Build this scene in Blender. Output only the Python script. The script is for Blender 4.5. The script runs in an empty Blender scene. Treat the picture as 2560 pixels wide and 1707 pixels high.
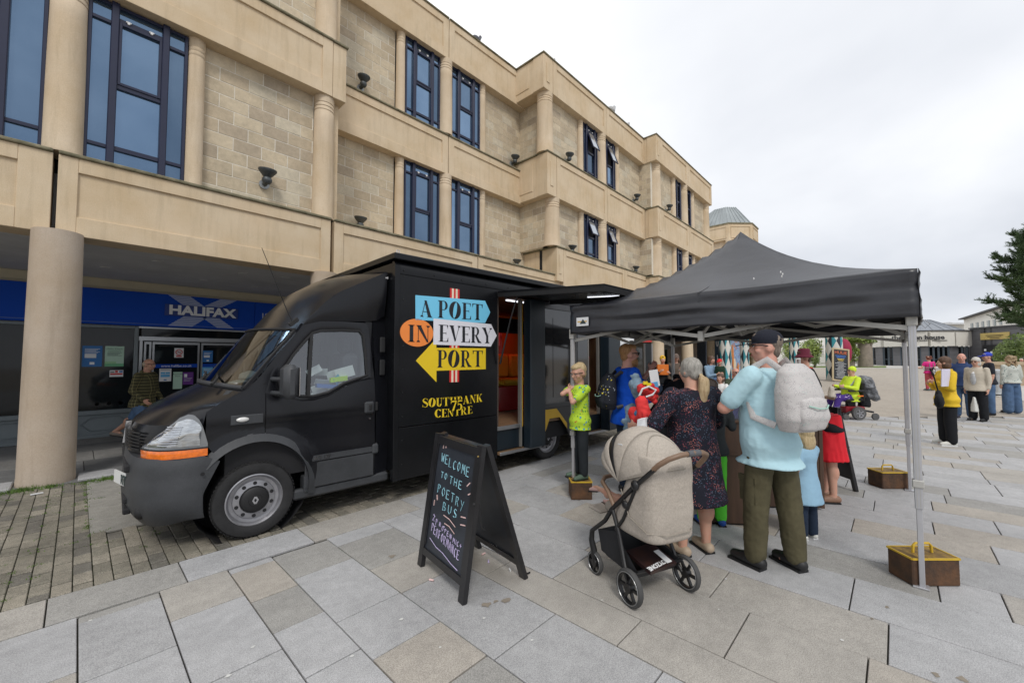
import bpy, bmesh, math, random
from mathutils import Vector, Matrix, noise, Euler
random.seed(7)
rnd = random.random
PI = math.pi
scn = bpy.context.scene
COL = scn.collection
R = math.radians
# ------------------------------------------------------------------ camera
CAM_H = 1.62
FPX, CX, CY = 1020.0, 1280.0, 853.5
HOR = 897.0
PITCH = math.atan((HOR - CY) / FPX)
YAW = math.atan(960 / 1021.0)
camd = bpy.data.cameras.new('camera'); cam = bpy.data.objects.new('camera', camd); COL.objects.link(cam)
camd.sensor_width = 36.0; camd.lens = FPX / 2560 * 36.0
camd.clip_start = 0.05; camd.clip_end = 3000
cam.location = (0, 0, CAM_H)
cam.rotation_euler = (PI / 2 + PITCH, 0, YAW - PI / 2)
scn.camera = cam
# ------------------------------------------------------------------ world: overcast daylight
SUN_EL, SUN_AZ = R(48), R(-128)          # azimuth measured from +X towards +Y
world = bpy.data.worlds.new('World'); scn.world = world; world.use_nodes = True
wt = world.node_tree; wt.nodes.clear()
def wn(t): return wt.nodes.new(t)
out = wn('ShaderNodeOutputWorld'); bgs = wn('ShaderNodeBackground'); bgc = wn('ShaderNodeBackground'); mxs = wn('ShaderNodeMixShader')
sky = wn('ShaderNodeTexSky'); sky.sky_type = 'NISHITA'; sky.sun_disc = False
sky.sun_elevation = SUN_EL; sky.sun_rotation = PI / 2 - SUN_AZ
bgs.inputs[1].default_value = 0.1
wt.links.new(sky.outputs[0], bgs.inputs[0])
tc = wn('ShaderNodeTexCoord'); sep = wn('ShaderNodeSeparateXYZ'); wt.links.new(tc.outputs['Generated'], sep.inputs[0])
def wmath(op, a, b=None, c=None):
 n = wn('ShaderNodeMath'); n.operation = op
 for i, v in enumerate((a, b, c)):
  if v is None: continue
  if isinstance(v, (int, float)): n.inputs[i].default_value = v
  else: wt.links.new(v, n.inputs[i])
 return n.outputs[0]
zc = wmath('MAXIMUM', sep.outputs[2], 0.0)
zd = wmath('ADD', zc, 0.35)
cmb = wn('ShaderNodeCombineXYZ')
wt.links.new(wmath('DIVIDE', sep.outputs[0], zd), cmb.inputs[0]); wt.links.new(wmath('DIVIDE', sep.outputs[1], zd), cmb.inputs[1])
nz = wn('ShaderNodeTexNoise'); nz.inputs['Scale'].default_value = 1.1; nz.inputs['Detail'].default_value = 5.0; nz.inputs['Roughness'].default_value = 0.5
nz.inputs['Distortion'].default_value = 0.2
wt.links.new(cmb.outputs[0], nz.inputs[0])
# brighter patch of thinner cloud, its direction set apart from the sun
sd = Vector((math.cos(SUN_EL) * math.cos(SUN_AZ), math.cos(SUN_EL) * math.sin(SUN_AZ), math.sin(SUN_EL)))
vd = wn('ShaderNodeVectorMath'); vd.operation = 'DOT_PRODUCT'; wt.links.new(tc.outputs['Generated'], vd.inputs[0]); vd.inputs[1].default_value = Vector((0.05, 0.80, 0.60))
glow = wmath('POWER', wmath('MAXIMUM', vd.outputs['Value'], 0.0), 2.5)
lum = wmath('ADD', 0.61, wmath('MULTIPLY', zc, 0.16))
lum = wmath('ADD', lum, wmath('MULTIPLY', glow, 0.36))
cl = wmath('MULTIPLY', wmath('SUBTRACT', nz.outputs[0], 0.5), 0.58)
lum = wmath('ADD', lum, cl)
rmp = wn('ShaderNodeValToRGB'); rmp.color_ramp.elements[0].position = 0.4; rmp.color_ramp.elements[0].color = (0.88, 0.94, 1.06, 1)
rmp.color_ramp.elements[1].position = 0.95; rmp.color_ramp.elements[1].color = (1, 1, 1, 1)
wt.links.new(lum, rmp.inputs[0])
wt.links.new(rmp.outputs[0], bgc.inputs[0]); wt.links.new(wmath('MULTIPLY', lum, 1.12), bgc.inputs[1])
mxs.inputs[0].default_value = 0.95
wt.links.new(bgs.outputs[0], mxs.inputs[1]); wt.links.new(bgc.outputs[0], mxs.inputs[2]); wt.links.new(mxs.outputs[0], out.inputs[0])
sl = bpy.data.lights.new('sun', 'SUN'); sl.energy = 1.35; sl.angle = R(14); sl.color = (1.0, 0.96, 0.90)
so = bpy.data.objects.new('sun', sl); COL.objects.link(so); so.rotation_euler = (-sd).to_track_quat('-Z', 'Y').to_euler(); so.location = (0, 0, 30)
vs = scn.view_settings
vs.view_transform = 'Standard'; vs.look = 'None'; vs.exposure = 0.26; vs.gamma = 1.0; vs.use_curve_mapping = False
scn.render.engine = 'CYCLES'
# ------------------------------------------------------------------ measuring: image ray -> place in the world
_a = YAW
FW = Vector((math.cos(_a), math.sin(_a), 0)); RT = Vector((math.sin(_a), -math.cos(_a), 0)); UP = Vector((0, 0, 1))
_F = FW * math.cos(PITCH) + UP * math.sin(PITCH); _U = -FW * math.sin(PITCH) + UP * math.cos(PITCH)
CAMP = Vector((0, 0, CAM_H))
def ray(x, y): return _F + RT * ((x - CX) / FPX) + _U * ((CY - y) / FPX)
def at_y(x, y, Y):
 d = ray(x, y); return CAMP + d * (Y / d.y)
def at_x(x, y, X):
 d = ray(x, y); return CAMP + d * (X / d.x)
def at_g(x, y, z=0):
 d = ray(x, y); return CAMP + d * ((z - CAM_H) / d.z)
def gz(x, y):
 d = x * FW.x + y * FW.y
 return max(0.0, 0.0128 * (d - 12.0))
def at_d(x, depth):
 p = CAMP + ray(x, HOR) * depth
 return Vector((p.x, p.y, gz(p.x, p.y)))
def facing(right, away):
 d = RT * right + FW * away
 return math.atan2(-d.x, d.y)
# ------------------------------------------------------------------ materials
MATS = {}
def mat(name, col, rough=0.6, metal=0.0, var=0.12, vs_=4.0, bump=0.0, bs=40.0, coat=0.0, emit=0.0, alpha=1.0, trans=0.0, spec=0.5, stretch=None, ramp2=None, rv=0.0, sheen=0.0, fine=0.0, sss=0.0):
 if name in MATS: return MATS[name]
 m = bpy.data.materials.new(name); m.use_nodes = True; nt = m.node_tree
 b = nt.nodes['Principled BSDF']
 c = (col[0], col[1], col[2], 1)
 b.inputs['Roughness'].default_value = rough; b.inputs['Metallic'].default_value = metal
 b.inputs['Specular IOR Level'].default_value = spec
 if coat: b.inputs['Coat Weight'].default_value = coat; b.inputs['Coat Roughness'].default_value = 0.08
 if sheen: b.inputs['Sheen Weight'].default_value = sheen
 if trans: b.inputs['Transmission Weight'].default_value = trans
 if sss: b.inputs['Subsurface Weight'].default_value = sss; b.inputs['Subsurface Scale'].default_value = 0.01
 if alpha < 1: b.inputs['Alpha'].default_value = alpha
 if emit: b.inputs['Emission Color'].default_value = c; b.inputs['Emission Strength'].default_value = emit
 tcn = nt.nodes.new('ShaderNodeTexCoord'); src = tcn.outputs['Object']
 if stretch:
  mp = nt.nodes.new('ShaderNodeMapping'); mp.inputs['Scale'].default_value = stretch; nt.links.new(src, mp.inputs[0]); src = mp.outputs[0]
 last = None
 if var or ramp2:
  n = nt.nodes.new('ShaderNodeTexNoise'); n.inputs['Scale'].default_value = vs_; n.inputs['Detail'].default_value = 6; n.inputs['Roughness'].default_value = 0.65
  nt.links.new(src, n.inputs[0])
  r = nt.nodes.new('ShaderNodeValToRGB'); r.color_ramp.elements[0].position = 0.32; r.color_ramp.elements[1].position = 0.7
  c2 = ramp2 if ramp2 else tuple(min(1, k * (1 + var)) for k in col)
  c1 = tuple(k * (1 - var) for k in col) if not ramp2 else col
  r.color_ramp.elements[0].color = (*c1, 1); r.color_ramp.elements[1].color = (*c2, 1)
  nt.links.new(n.outputs[0], r.inputs[0]); last = r.outputs[0]
 if fine:
  n = nt.nodes.new('ShaderNodeTexNoise'); n.inputs['Scale'].default_value = 130; n.inputs['Detail'].default_value = 3
  nt.links.new(src, n.inputs[0])
  mr = nt.nodes.new('ShaderNodeMapRange'); mr.inputs[1].default_value = .3; mr.inputs[2].default_value = .7; mr.inputs[3].default_value = 1 - fine; mr.inputs[4].default_value = 1 + fine
  nt.links.new(n.outputs[0], mr.inputs[0])
  mx = nt.nodes.new('ShaderNodeVectorMath'); mx.operation = 'SCALE'
  if last: nt.links.new(last, mx.inputs[0])
  else: mx.inputs[0].default_value = col
  nt.links.new(mr.outputs[0], mx.inputs['Scale']); last = mx.outputs[0]
 if rv:
  oi = nt.nodes.new('ShaderNodeObjectInfo'); mr = nt.nodes.new('ShaderNodeMapRange'); mr.inputs[3].default_value = 1 - rv; mr.inputs[4].default_value = 1 + rv
  nt.links.new(oi.outputs['Random'], mr.inputs[0])
  mx = nt.nodes.new('ShaderNodeVectorMath'); mx.operation = 'SCALE'
  if last: nt.links.new(last, mx.inputs[0])
  else: mx.inputs[0].default_value = col
  nt.links.new(mr.outputs[0], mx.inputs['Scale']); last = mx.outputs[0]
 if last: nt.links.new(last, b.inputs['Base Color'])
 else: b.inputs['Base Color'].default_value = c
 if bump:
  n2 = nt.nodes.new('ShaderNodeTexNoise'); n2.inputs['Scale'].default_value = bs; n2.inputs['Detail'].default_value = 4
  nt.links.new(src, n2.inputs[0])
  bp = nt.nodes.new('ShaderNodeBump'); bp.inputs['Strength'].default_value = bump; bp.inputs['Distance'].default_value = 0.01
  nt.links.new(n2.outputs[0], bp.inputs['Height']); nt.links.new(bp.outputs[0], b.inputs['Normal'])
 MATS[name] = m
 return m
def pattern_mat(name, base, dots, scale=30, rough=0.8, bump=0.2, stretch=None, big=None):
 """cloth with a printed pattern: dots = [(colour, threshold)] over voronoi cells"""
 if name in MATS: return MATS[name]
 m = bpy.data.materials.new(name); m.use_nodes = True; nt = m.node_tree; b = nt.nodes['Principled BSDF']
 b.inputs['Roughness'].default_value = rough; b.inputs['Specular IOR Level'].default_value = 0.2
 tcn = nt.nodes.new('ShaderNodeTexCoord'); src = tcn.outputs['Object']
 if stretch:
  mp = nt.nodes.new('ShaderNodeMapping'); mp.inputs['Scale'].default_value = stretch; nt.links.new(src, mp.inputs[0]); src = mp.outputs[0]
 cur = None
 for i, (c, thr, sc, patch) in enumerate(dots):
  v = nt.nodes.new('ShaderNodeTexVoronoi'); v.inputs['Scale'].default_value = scale * sc; nt.links.new(src, v.inputs[0])
  lt = nt.nodes.new('ShaderNodeMath'); lt.operation = 'LESS_THAN'; lt.inputs[1].default_value = thr; nt.links.new(v.outputs['Distance'], lt.inputs[0])
  fac = lt.outputs[0]
  if patch:
   n = nt.nodes.new('ShaderNodeTexNoise'); n.inputs['Scale'].default_value = patch[0]; nt.links.new(src, n.inputs[0])
   g = nt.nodes.new('ShaderNodeMath'); g.operation = 'GREATER_THAN'; g.inputs[1].default_value = patch[1]; nt.links.new(n.outputs[0], g.inputs[0])
   mu = nt.nodes.new('ShaderNodeMath'); mu.operation = 'MULTIPLY'; nt.links.new(fac, mu.inputs[0]); nt.links.new(g.outputs[0], mu.inputs[1]); fac = mu.outputs[0]
  mx = nt.nodes.new('ShaderNodeMix'); mx.data_type = 'RGBA'
  nt.links.new(fac, mx.inputs[0])
  if cur is None: mx.inputs[6].default_value = (*base, 1)
  else: nt.links.new(cur, mx.inputs[6])
  mx.inputs[7].default_value = (*c, 1); cur = mx.outputs[2]
 nt.links.new(cur, b.inputs['Base Color'])
 if bump:
  n2 = nt.nodes.new('ShaderNodeTexNoise'); n2.inputs['Scale'].default_value = 25
  nt.links.new(tcn.outputs['Object'], n2.inputs[0])
  bp = nt.nodes.new('ShaderNodeBump'); bp.inputs['Strength'].default_value = bump; bp.inputs['Distance'].default_value = 0.02
  nt.links.new(n2.outputs[0], bp.inputs['Height']); nt.links.new(bp.outputs[0], b.inputs['Normal'])
 MATS[name] = m; return m
def node_mat(name, fn, rough=0.7, **kw):
 """fn(nt, objcoord socket) -> colour socket"""
 if name in MATS: return MATS[name]
 m = bpy.data.materials.new(name); m.use_nodes = True; nt = m.node_tree; b = nt.nodes['Principled BSDF']
 b.inputs['Roughness'].default_value = rough
 for k, v in kw.items(): b.inputs[k].default_value = v
 tcn = nt.nodes.new('ShaderNodeTexCoord')
 nt.links.new(fn(nt, tcn.outputs['Object'], b), b.inputs['Base Color'])
 MATS[name] = m; return m
# ------------------------------------------------------------------ mesh toolkit
class MB:
 def __init__(s): s.v = []; s.f = []; s.m = []; s.cur = 0
 def quad(s, *pts):
  n = len(s.v); s.v += [tuple(p) for p in pts]; s.f.append(tuple(range(n, n + len(pts)))); s.m.append(s.cur); return s
 def add(s, vs_, fs):
  n = len(s.v); s.v += [tuple(p) for p in vs_]
  for f in fs: s.f.append(tuple(n + i for i in f)); s.m.append(s.cur)
  return s
 def box(s, x0, y0, z0, x1, y1, z1, b=0.0):
  if x1 < x0: x0, x1 = x1, x0
  if y1 < y0: y0, y1 = y1, y0
  if z1 < z0: z0, z1 = z1, z0
  if b <= 0:
   v = [(x, y, z) for z in (z0, z1) for y in (y0, y1) for x in (x0, x1)]
   return s.add(v, [(0, 2, 3, 1), (4, 5, 7, 6), (0, 1, 5, 4), (2, 6, 7, 3), (0, 4, 6, 2), (1, 3, 7, 5)])
  b = min(b, (x1 - x0) * .45, (y1 - y0) * .45, (z1 - z0) * .45)
  v = []; idx = {}
  X = (x0, x1); Y = (y0, y1); Z = (z0, z1)
  for i in (0, 1):
   for j in (0, 1):
    for k in (0, 1):
     sx, sy, sz = (1 - 2 * i) * b, (1 - 2 * j) * b, (1 - 2 * k) * b
     idx[i, j, k, 0] = len(v); v.append((X[i], Y[j] + sy, Z[k] + sz))
     idx[i, j, k, 1] = len(v); v.append((X[i] + sx, Y[j], Z[k] + sz))
     idx[i, j, k, 2] = len(v); v.append((X[i] + sx, Y[j] + sy, Z[k]))
  fs = []
  def q(a, flip): fs.append(tuple(reversed(a)) if flip else tuple(a))
  for i in (0, 1): q([idx[i, 0, 0, 0], idx[i, 1, 0, 0], idx[i, 1, 1, 0], idx[i, 0, 1, 0]], i == 0)
  for j in (0, 1): q([idx[0, j, 0, 1], idx[1, j, 0, 1], idx[1, j, 1, 1], idx[0, j, 1, 1]], j == 1)
  for k in (0, 1): q([idx[0, 0, k, 2], idx[1, 0, k, 2], idx[1, 1, k, 2], idx[0, 1, k, 2]], k == 0)
  for j in (0, 1):
   for k in (0, 1): q([idx[0, j, k, 1], idx[1, j, k, 1], idx[1, j, k, 2], idx[0, j, k, 2]], (j + k) % 2 == 1)
  for i in (0, 1):
   for k in (0, 1): q([idx[i, 0, k, 0], idx[i, 1, k, 0], idx[i, 1, k, 2], idx[i, 0, k, 2]], (i + k) % 2 == 0)
  for i in (0, 1):
   for j in (0, 1): q([idx[i, j, 0, 0], idx[i, j, 1, 0], idx[i, j, 1, 1], idx[i, j, 0, 1]], (i + j) % 2 == 1)
  for i in (0, 1):
   for j in (0, 1):
    for k in (0, 1): q([idx[i, j, k, 0], idx[i, j, k, 1], idx[i, j, k, 2]], (i + j + k) % 2 == 1)
  return s.add(v, fs)
 def obox(s, c, ax, ay, az, hx, hy, hz):
  """box with centre c, axes and half sizes"""
  c = Vector(c); ax, ay, az = Vector(ax).normalized(), Vector(ay).normalized(), Vector(az).normalized()
  v = [c + ax * (sx * hx) + ay * (sy * hy) + az * (sz * hz) for sz in (-1, 1) for sy in (-1, 1) for sx in (-1, 1)]
  return s.add(v, [(0, 2, 3, 1), (4, 5, 7, 6), (0, 1, 5, 4), (2, 6, 7, 3), (0, 4, 6, 2), (1, 3, 7, 5)])
 def bar(s, a, b, w, h=None, up=(0, 0, 1)):
  a, b = Vector(a), Vector(b); d = b - a; L = d.length
  if L < 1e-6: return s
  d /= L; u = Vector(up)
  if abs(d.dot(u)) > .98: u = Vector((1, 0, 0))
  sd_ = d.cross(u).normalized(); u2 = sd_.cross(d)
  return s.obox((a + b) / 2, d, sd_, u2, L / 2, w / 2, (h or w) / 2)
 def prism(s, poly, fn, t0, t1):
  """poly of 2D points, fn(u, v, t) -> 3D; closed extrusion from t0 to t1"""
  n = len(poly); a = [fn(u, v, t0) for u, v in poly]; b = [fn(u, v, t1) for u, v in poly]
  return s.add(a + b, [tuple(range(n)), tuple(range(2 * n - 1, n - 1, -1))] + [(i, i + n, (i + 1) % n + n, (i + 1) % n) for i in range(n)])
 def tube(s, pts, r, n=8, cap=True, closed=False, flat=None):
  pts = [Vector(p) for p in pts]; m = len(pts)
  rs = r if isinstance(r, (list, tuple)) else [r] * m
  prev = None; rings = []
  for i, p in enumerate(pts):
   t = (pts[(i + 1) % m] - pts[i - 1]) if closed else (pts[min(i + 1, m - 1)] - pts[max(i - 1, 0)])
   if t.length < 1e-9: t = Vector((0, 0, 1))
   t.normalize()
   if prev is None:
    u = Vector((0, 0, 1)) if abs(t.z) < .9 else Vector((1, 0, 0))
    u = (u - t * u.dot(t)).normalized()
   else:
    u = (prev - t * prev.dot(t)); u = u.normalized() if u.length > 1e-6 else t.orthogonal().normalized()
   w = t.cross(u); prev = u
   fl = flat if flat else 1.0
   rings.append([p + (u * math.cos(k * 2 * PI / n) + w * math.sin(k * 2 * PI / n) * fl) * rs[i] for k in range(n)])
  vs_ = [p for rg in rings for p in rg]; fs = []
  for i in range(m - 1 + (1 if closed else 0)):
   a, b = i * n, ((i + 1) % m) * n
   for k in range(n): fs.append((a + k, a + (k + 1) % n, b + (k + 1) % n, b + k))
  if cap and not closed: fs.append(tuple(range(n - 1, -1, -1))); fs.append(tuple((m - 1) * n + k for k in range(n)))
  return s.add(vs_, fs)
 def lathe(s, prof, c=(0, 0, 0), axis=(0, 0, 1), n=24, cap=True, a0=0, a1=2 * PI):
  """prof = [(radius, height)]"""
  c = Vector(c); ax = Vector(axis).normalized(); u = ax.orthogonal().normalized() if abs(ax.z) < .99 else Vector((1, 0, 0)); w = ax.cross(u)
  full = abs(a1 - a0 - 2 * PI) < 1e-6; k_ = n if full else n + 1
  vs_ = [c + ax * h + (u * math.cos(a0 + (a1 - a0) * k / n) + w * math.sin(a0 + (a1 - a0) * k / n)) * r for r, h in prof for k in range(k_)]
  fs = []
  for i in range(len(prof) - 1):
   for k in range(n):
    k2 = (k + 1) % k_ if full else k + 1
    fs.append((i * k_ + k, i * k_ + k2, (i + 1) * k_ + k2, (i + 1) * k_ + k))
  if cap and full:
   if prof[0][0] > 1e-5: fs.append(tuple(range(k_ - 1, -1, -1)))
   if prof[-1][0] > 1e-5: fs.append(tuple((len(prof) - 1) * k_ + k for k in range(k_)))
  return s.add(vs_, fs)
 def ell(s, c, r, n=12, m=8, rot=None):
  c = Vector(c); M = rot or Matrix.Identity(3); vs_ = [c + M @ Vector((0, 0, -r[2]))]; fs = []
  for i in range(1, m):
   ph = -PI / 2 + PI * i / m
   for k in range(n):
    th = 2 * PI * k / n
    vs_.append(c + M @ Vector((r[0] * math.cos(ph) * math.cos(th), r[1] * math.cos(ph) * math.sin(th), r[2] * math.sin(ph))))
  vs_.append(c + M @ Vector((0, 0, r[2])))
  for k in range(n): fs.append((0, 1 + (k + 1) % n, 1 + k))
  for i in range(m - 2):
   for k in range(n): fs.append((1 + i * n + k, 1 + i * n + (k + 1) % n, 1 + (i + 1) * n + (k + 1) % n, 1 + (i + 1) * n + k))
  t = len(vs_) - 1; b = 1 + (m - 2) * n
  for k in range(n): fs.append((b + k, b + (k + 1) % n, t))
  return s.add(vs_, fs)
 def cap(s, a, b, ra, rb, n=12):
  """tapered capsule"""
  a, b = Vector(a), Vector(b); d = b - a; L = d.length
  if L < 1e-6: return s.ell(a, (ra,) * 3)
  d /= L; prof = []
  for i in range(0, 4): t = PI / 2 * i / 4; prof.append((max(ra * math.sin(t), 1e-5 * 0), -ra * math.cos(t)))
  prof += [(ra, 0), (rb, L)]
  for i in range(1, 5): t = PI / 2 * i / 4; prof.append((rb * math.cos(t) if i < 4 else 0, L + rb * math.sin(t)))
  prof[0] = (0.0, -ra)
  u = d.orthogonal().normalized(); w = d.cross(u); vs_ = [a + d * prof[0][1]]; fs = []
  for r, h in prof[1:-1]: vs_ += [a + d * h + (u * math.cos(2 * PI * k / n) + w * math.sin(2 * PI * k / n)) * r for k in range(n)]
  vs_.append(a + d * prof[-1][1]); m = len(prof) - 2
  for k in range(n): fs.append((0, 1 + (k + 1) % n, 1 + k))
  for i in range(m - 1):
   for k in range(n): fs.append((1 + i * n + k, 1 + i * n + (k + 1) % n, 1 + (i + 1) * n + (k + 1) % n, 1 + (i + 1) * n + k))
  t = len(vs_) - 1; bq = 1 + (m - 1) * n
  for k in range(n): fs.append((bq + k, bq + (k + 1) % n, t))
  return s.add(vs_, fs)
 def loft(s, rings, n=16, pw=2.0):
  """closed loft; rings = [(centre, rx, ry[, tilt dir])] horizontal ellipses, bottom to top"""
  vs_ = []; fs = []
  for c, rx, ry in rings:
   for k in range(n):
    th = 2 * PI * k / n; ct, st = math.cos(th), math.sin(th)
    e = 2 / pw
    vs_.append((c[0] + rx * math.copysign(abs(ct) ** e, ct), c[1] + ry * math.copysign(abs(st) ** e, st), c[2]))
  m = len(rings)
  for i in range(m - 1):
   for k in range(n): fs.append((i * n + k, i * n + (k + 1) % n, (i + 1) * n + (k + 1) % n, (i + 1) * n + k))
  fs.append(tuple(range(n - 1, -1, -1))); fs.append(tuple((m - 1) * n + k for k in range(n)))
  return s.add(vs_, fs)
 def mesh(s, name, mats, smooth=False):
  me = bpy.data.meshes.new(name); me.from_pydata([tuple(p) for p in s.v], [], s.f)
  for m in (mats if isinstance(mats, (list, tuple)) else [mats]): me.materials.append(m)
  if any(s.m): me.polygons.foreach_set('material_index', s.m)
  if smooth:
   me.polygons.foreach_set('use_smooth', [True] * len(me.polygons))
   if smooth != 'all':
    try: me.set_sharp_from_angle(angle=R(smooth if smooth is not True else 38))
    except Exception: pass
  me.update(); return me
 def build(s, name, mats, parent=None, smooth=False, fix=False):
  me = s.mesh(name, mats, smooth)
  if fix:
   bm = bmesh.new(); bm.from_mesh(me); bmesh.ops.recalc_face_normals(bm, faces=bm.faces); bm.to_mesh(me); bm.free()
  return link(name, me, parent)
def link(name, me, parent=None):
 o = bpy.data.objects.new(name, me); COL.objects.link(o)
 if parent is not None:
  o.parent = parent
  w = parent.get('_w')
  if w: o.location = (-w[0], -w[1], -w[2])
 return o
def empty(name, label, cat, loc=(0, 0, 0), rz=0, group=None, world_coords=False):
 """an Empty at the thing's base; its parts may be written in local or in world coordinates"""
 o = bpy.data.objects.new(name, None); COL.objects.link(o); o.location = loc; o.rotation_euler = (0, 0, rz)
 o.empty_display_size = .2
 o['label'] = label; o['category'] = cat
 if group: o['group'] = group
 if world_coords: o['_w'] = tuple(loc)
 return o
def tag(o, label, cat, group=None):
 o['label'] = label; o['category'] = cat
 if group: o['group'] = group
 return o
def struct(o): o['kind'] = 'structure'; return o
def stuff(o): o['kind'] = 'stuff'; return o
def copy_tree(o, parent=None):
 c = o.copy(); COL.objects.link(c)
 if parent is not None: c.parent = parent
 for ch in list(o.children): copy_tree(ch, c)
 return c
# voxel skinning in a scratch scene
_tmp = bpy.data.scenes.new('scratch'); _junk = []
_skinner = bpy.data.objects.new('t', bpy.data.meshes.new('t')); _tmp.collection.objects.link(_skinner)
_md = _skinner.modifiers.new('r', 'REMESH'); _md.mode = 'VOXEL'; _md.use_smooth_shade = True; _skinner.modifiers.new('s', 'SMOOTH').factor = 0.5
def skin(name, mb, voxel, m, parent=None, smooth_it=4, wr=0.0, wscale=(6, 6, 14), seed=0, fn=None, parentless=False):
 me = mb.mesh(name, m); ob = _skinner; ob.data = me; _junk.append(me)
 ob.modifiers[0].voxel_size = voxel; ob.modifiers[1].iterations = max(1, smooth_it)
 vl = _tmp.view_layers[0]; vl.update(); dg = vl.depsgraph
 nm = bpy.data.meshes.new_from_object(ob.evaluated_get(dg))
 nm.name = name
 if not nm.materials:
  for q in (m if isinstance(m, (list, tuple)) else [m]): nm.materials.append(q)
 if wr:
  off = Vector((seed * 3.1, seed * 1.7, seed))
  cs = [v.co.copy() for v in nm.vertices]; ns = [v.vector.copy() for v in nm.vertex_normals]; buf = []
  for c, n_ in zip(cs, ns):
   q = Vector((c.x * wscale[0], c.y * wscale[1], c.z * wscale[2])) + off
   k = noise.noise(q) * .65 + (0.5 - abs(noise.noise(q * 1.9))) * .6
   buf += (c + n_ * (k * wr))[:]
  nm.vertices.foreach_set('co', buf)
 if fn:
  for p in nm.polygons: p.material_index = fn(p.center)
 nm.polygons.foreach_set('use_smooth', [True] * len(nm.polygons)); nm.update()
 return link(name, nm, parent)
def text_mesh(txt, size, m, name='lettering', bold=0.0, depth=0.004, align='CENTER', shear=0.0, space=1.0):
 cu = bpy.data.curves.new('t', 'FONT'); cu.body = txt; cu.size = size; cu.extrude = depth; cu.offset = bold; cu.align_x = align; cu.align_y = 'CENTER'; cu.shear = shear
 cu.space_character = space; cu.resolution_u = 3
 ob = bpy.data.objects.new('t', cu); _tmp.collection.objects.link(ob); vl = _tmp.view_layers[0]; vl.update()
 me = bpy.data.meshes.new_from_object(ob.evaluated_get(vl.depsgraph)); bpy.data.objects.remove(ob); bpy.data.curves.remove(cu)
 me.name = name; me.materials.clear(); me.materials.append(m); return me
def put_text(txt, size, m, origin, xdir, updir, parent=None, name='lettering', sx=1.0, **kw):
 """flat lettering at origin (its centre), reading along xdir"""
 me = text_mesh(txt, size, m, name, **kw)
 x = Vector(xdir).normalized(); u = Vector(updir).normalized(); n = x.cross(u)
 M = Matrix((( x.x * sx, u.x, n.x, origin[0]), (x.y * sx, u.y, n.y, origin[1]), (x.z * sx, u.z, n.z, origin[2]), (0, 0, 0, 1)))
 me.transform(M); return link(name, me, parent)
# ================================================================== GROUND
def gz(x, y):
 d = x * FW.x + y * FW.y
 return max(0.0, 0.0128 * (min(d, 95.0) - 12.0))
def at_gs(x, y):
 d = ray(x, y); k = -d.z
 dep = (CAM_H + 0.0128 * 12) / (k + 0.0128)
 if dep < 12: dep = CAM_H / k
 p = CAMP + d * dep; p.z = gz(p.x, p.y); return p
def vis(p, mx=60, my=60):
 d = Vector(p) - CAMP; z = d.dot(_F)
 if z < .3: return False
 x = CX + FPX * d.dot(RT) / z; y = CY - FPX * d.dot(_U) / z
 return -mx < x < 2560 + mx and -my < y < 1707 + my
def stone_node(cols, fine=.22, stain=.2, rough=.75, name='stone', extra=None):
 def fn(nt, oc, b):
  oi = nt.nodes.new('ShaderNodeObjectInfo'); ge = nt.nodes.new('ShaderNodeNewGeometry')
  ad = nt.nodes.new('ShaderNodeMath'); ad.operation = 'ADD'; nt.links.new(oi.outputs['Random'], ad.inputs[0]); nt.links.new(ge.outputs['Random Per Island'], ad.inputs[1])
  fr = nt.nodes.new('ShaderNodeMath'); fr.operation = 'FRACT'; nt.links.new(ad.outputs[0], fr.inputs[0])
  r = nt.nodes.new('ShaderNodeValToRGB'); r.color_ramp.interpolation = 'CONSTANT'
  el = r.color_ramp.elements
  while len(el) < len(cols): el.new(.5)
  pos = 0
  for i, (c, w) in enumerate(cols): el[i].position = pos; el[i].color = (*c, 1); pos += w
  nt.links.new(fr.outputs[0], r.inputs[0]); cur = r.outputs[0]
  def scale_by(sc, amt, det=4, lo=.3, hi=.7, rough_=.6, vec=oc):
   nonlocal cur
   n = nt.nodes.new('ShaderNodeTexNoise'); n.inputs['Scale'].default_value = sc; n.inputs['Detail'].default_value = det; n.inputs['Roughness'].default_value = rough_
   nt.links.new(vec, n.inputs[0])
   mr = nt.nodes.new('ShaderNodeMapRange'); mr.inputs[1].default_value = lo; mr.inputs[2].default_value = hi; mr.inputs[3].default_value = 1 - amt; mr.inputs[4].default_value = 1 + amt
   nt.links.new(n.outputs[0], mr.inputs[0])
   v = nt.nodes.new('ShaderNodeVectorMath'); v.operation = 'SCALE'; nt.links.new(cur, v.inputs[0]); nt.links.new(mr.outputs[0], v.inputs['Scale']); cur = v.outputs[0]
   return n
  n1 = scale_by(170, fine, 2, .35, .65)
  scale_by(1.6, stain, 7, .3, .7, .7); scale_by(14, stain * .6, 5)
  bp = nt.nodes.new('ShaderNodeBump'); bp.inputs['Strength'].default_value = .25; bp.inputs['Distance'].default_value = .004
  nt.links.new(n1.outputs[0], bp.inputs['Height']); nt.links.new(bp.outputs[0], b.inputs['Normal'])
  if extra: cur = extra(nt, oc, cur)
  return cur
 return node_mat(name, fn, rough)
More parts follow.
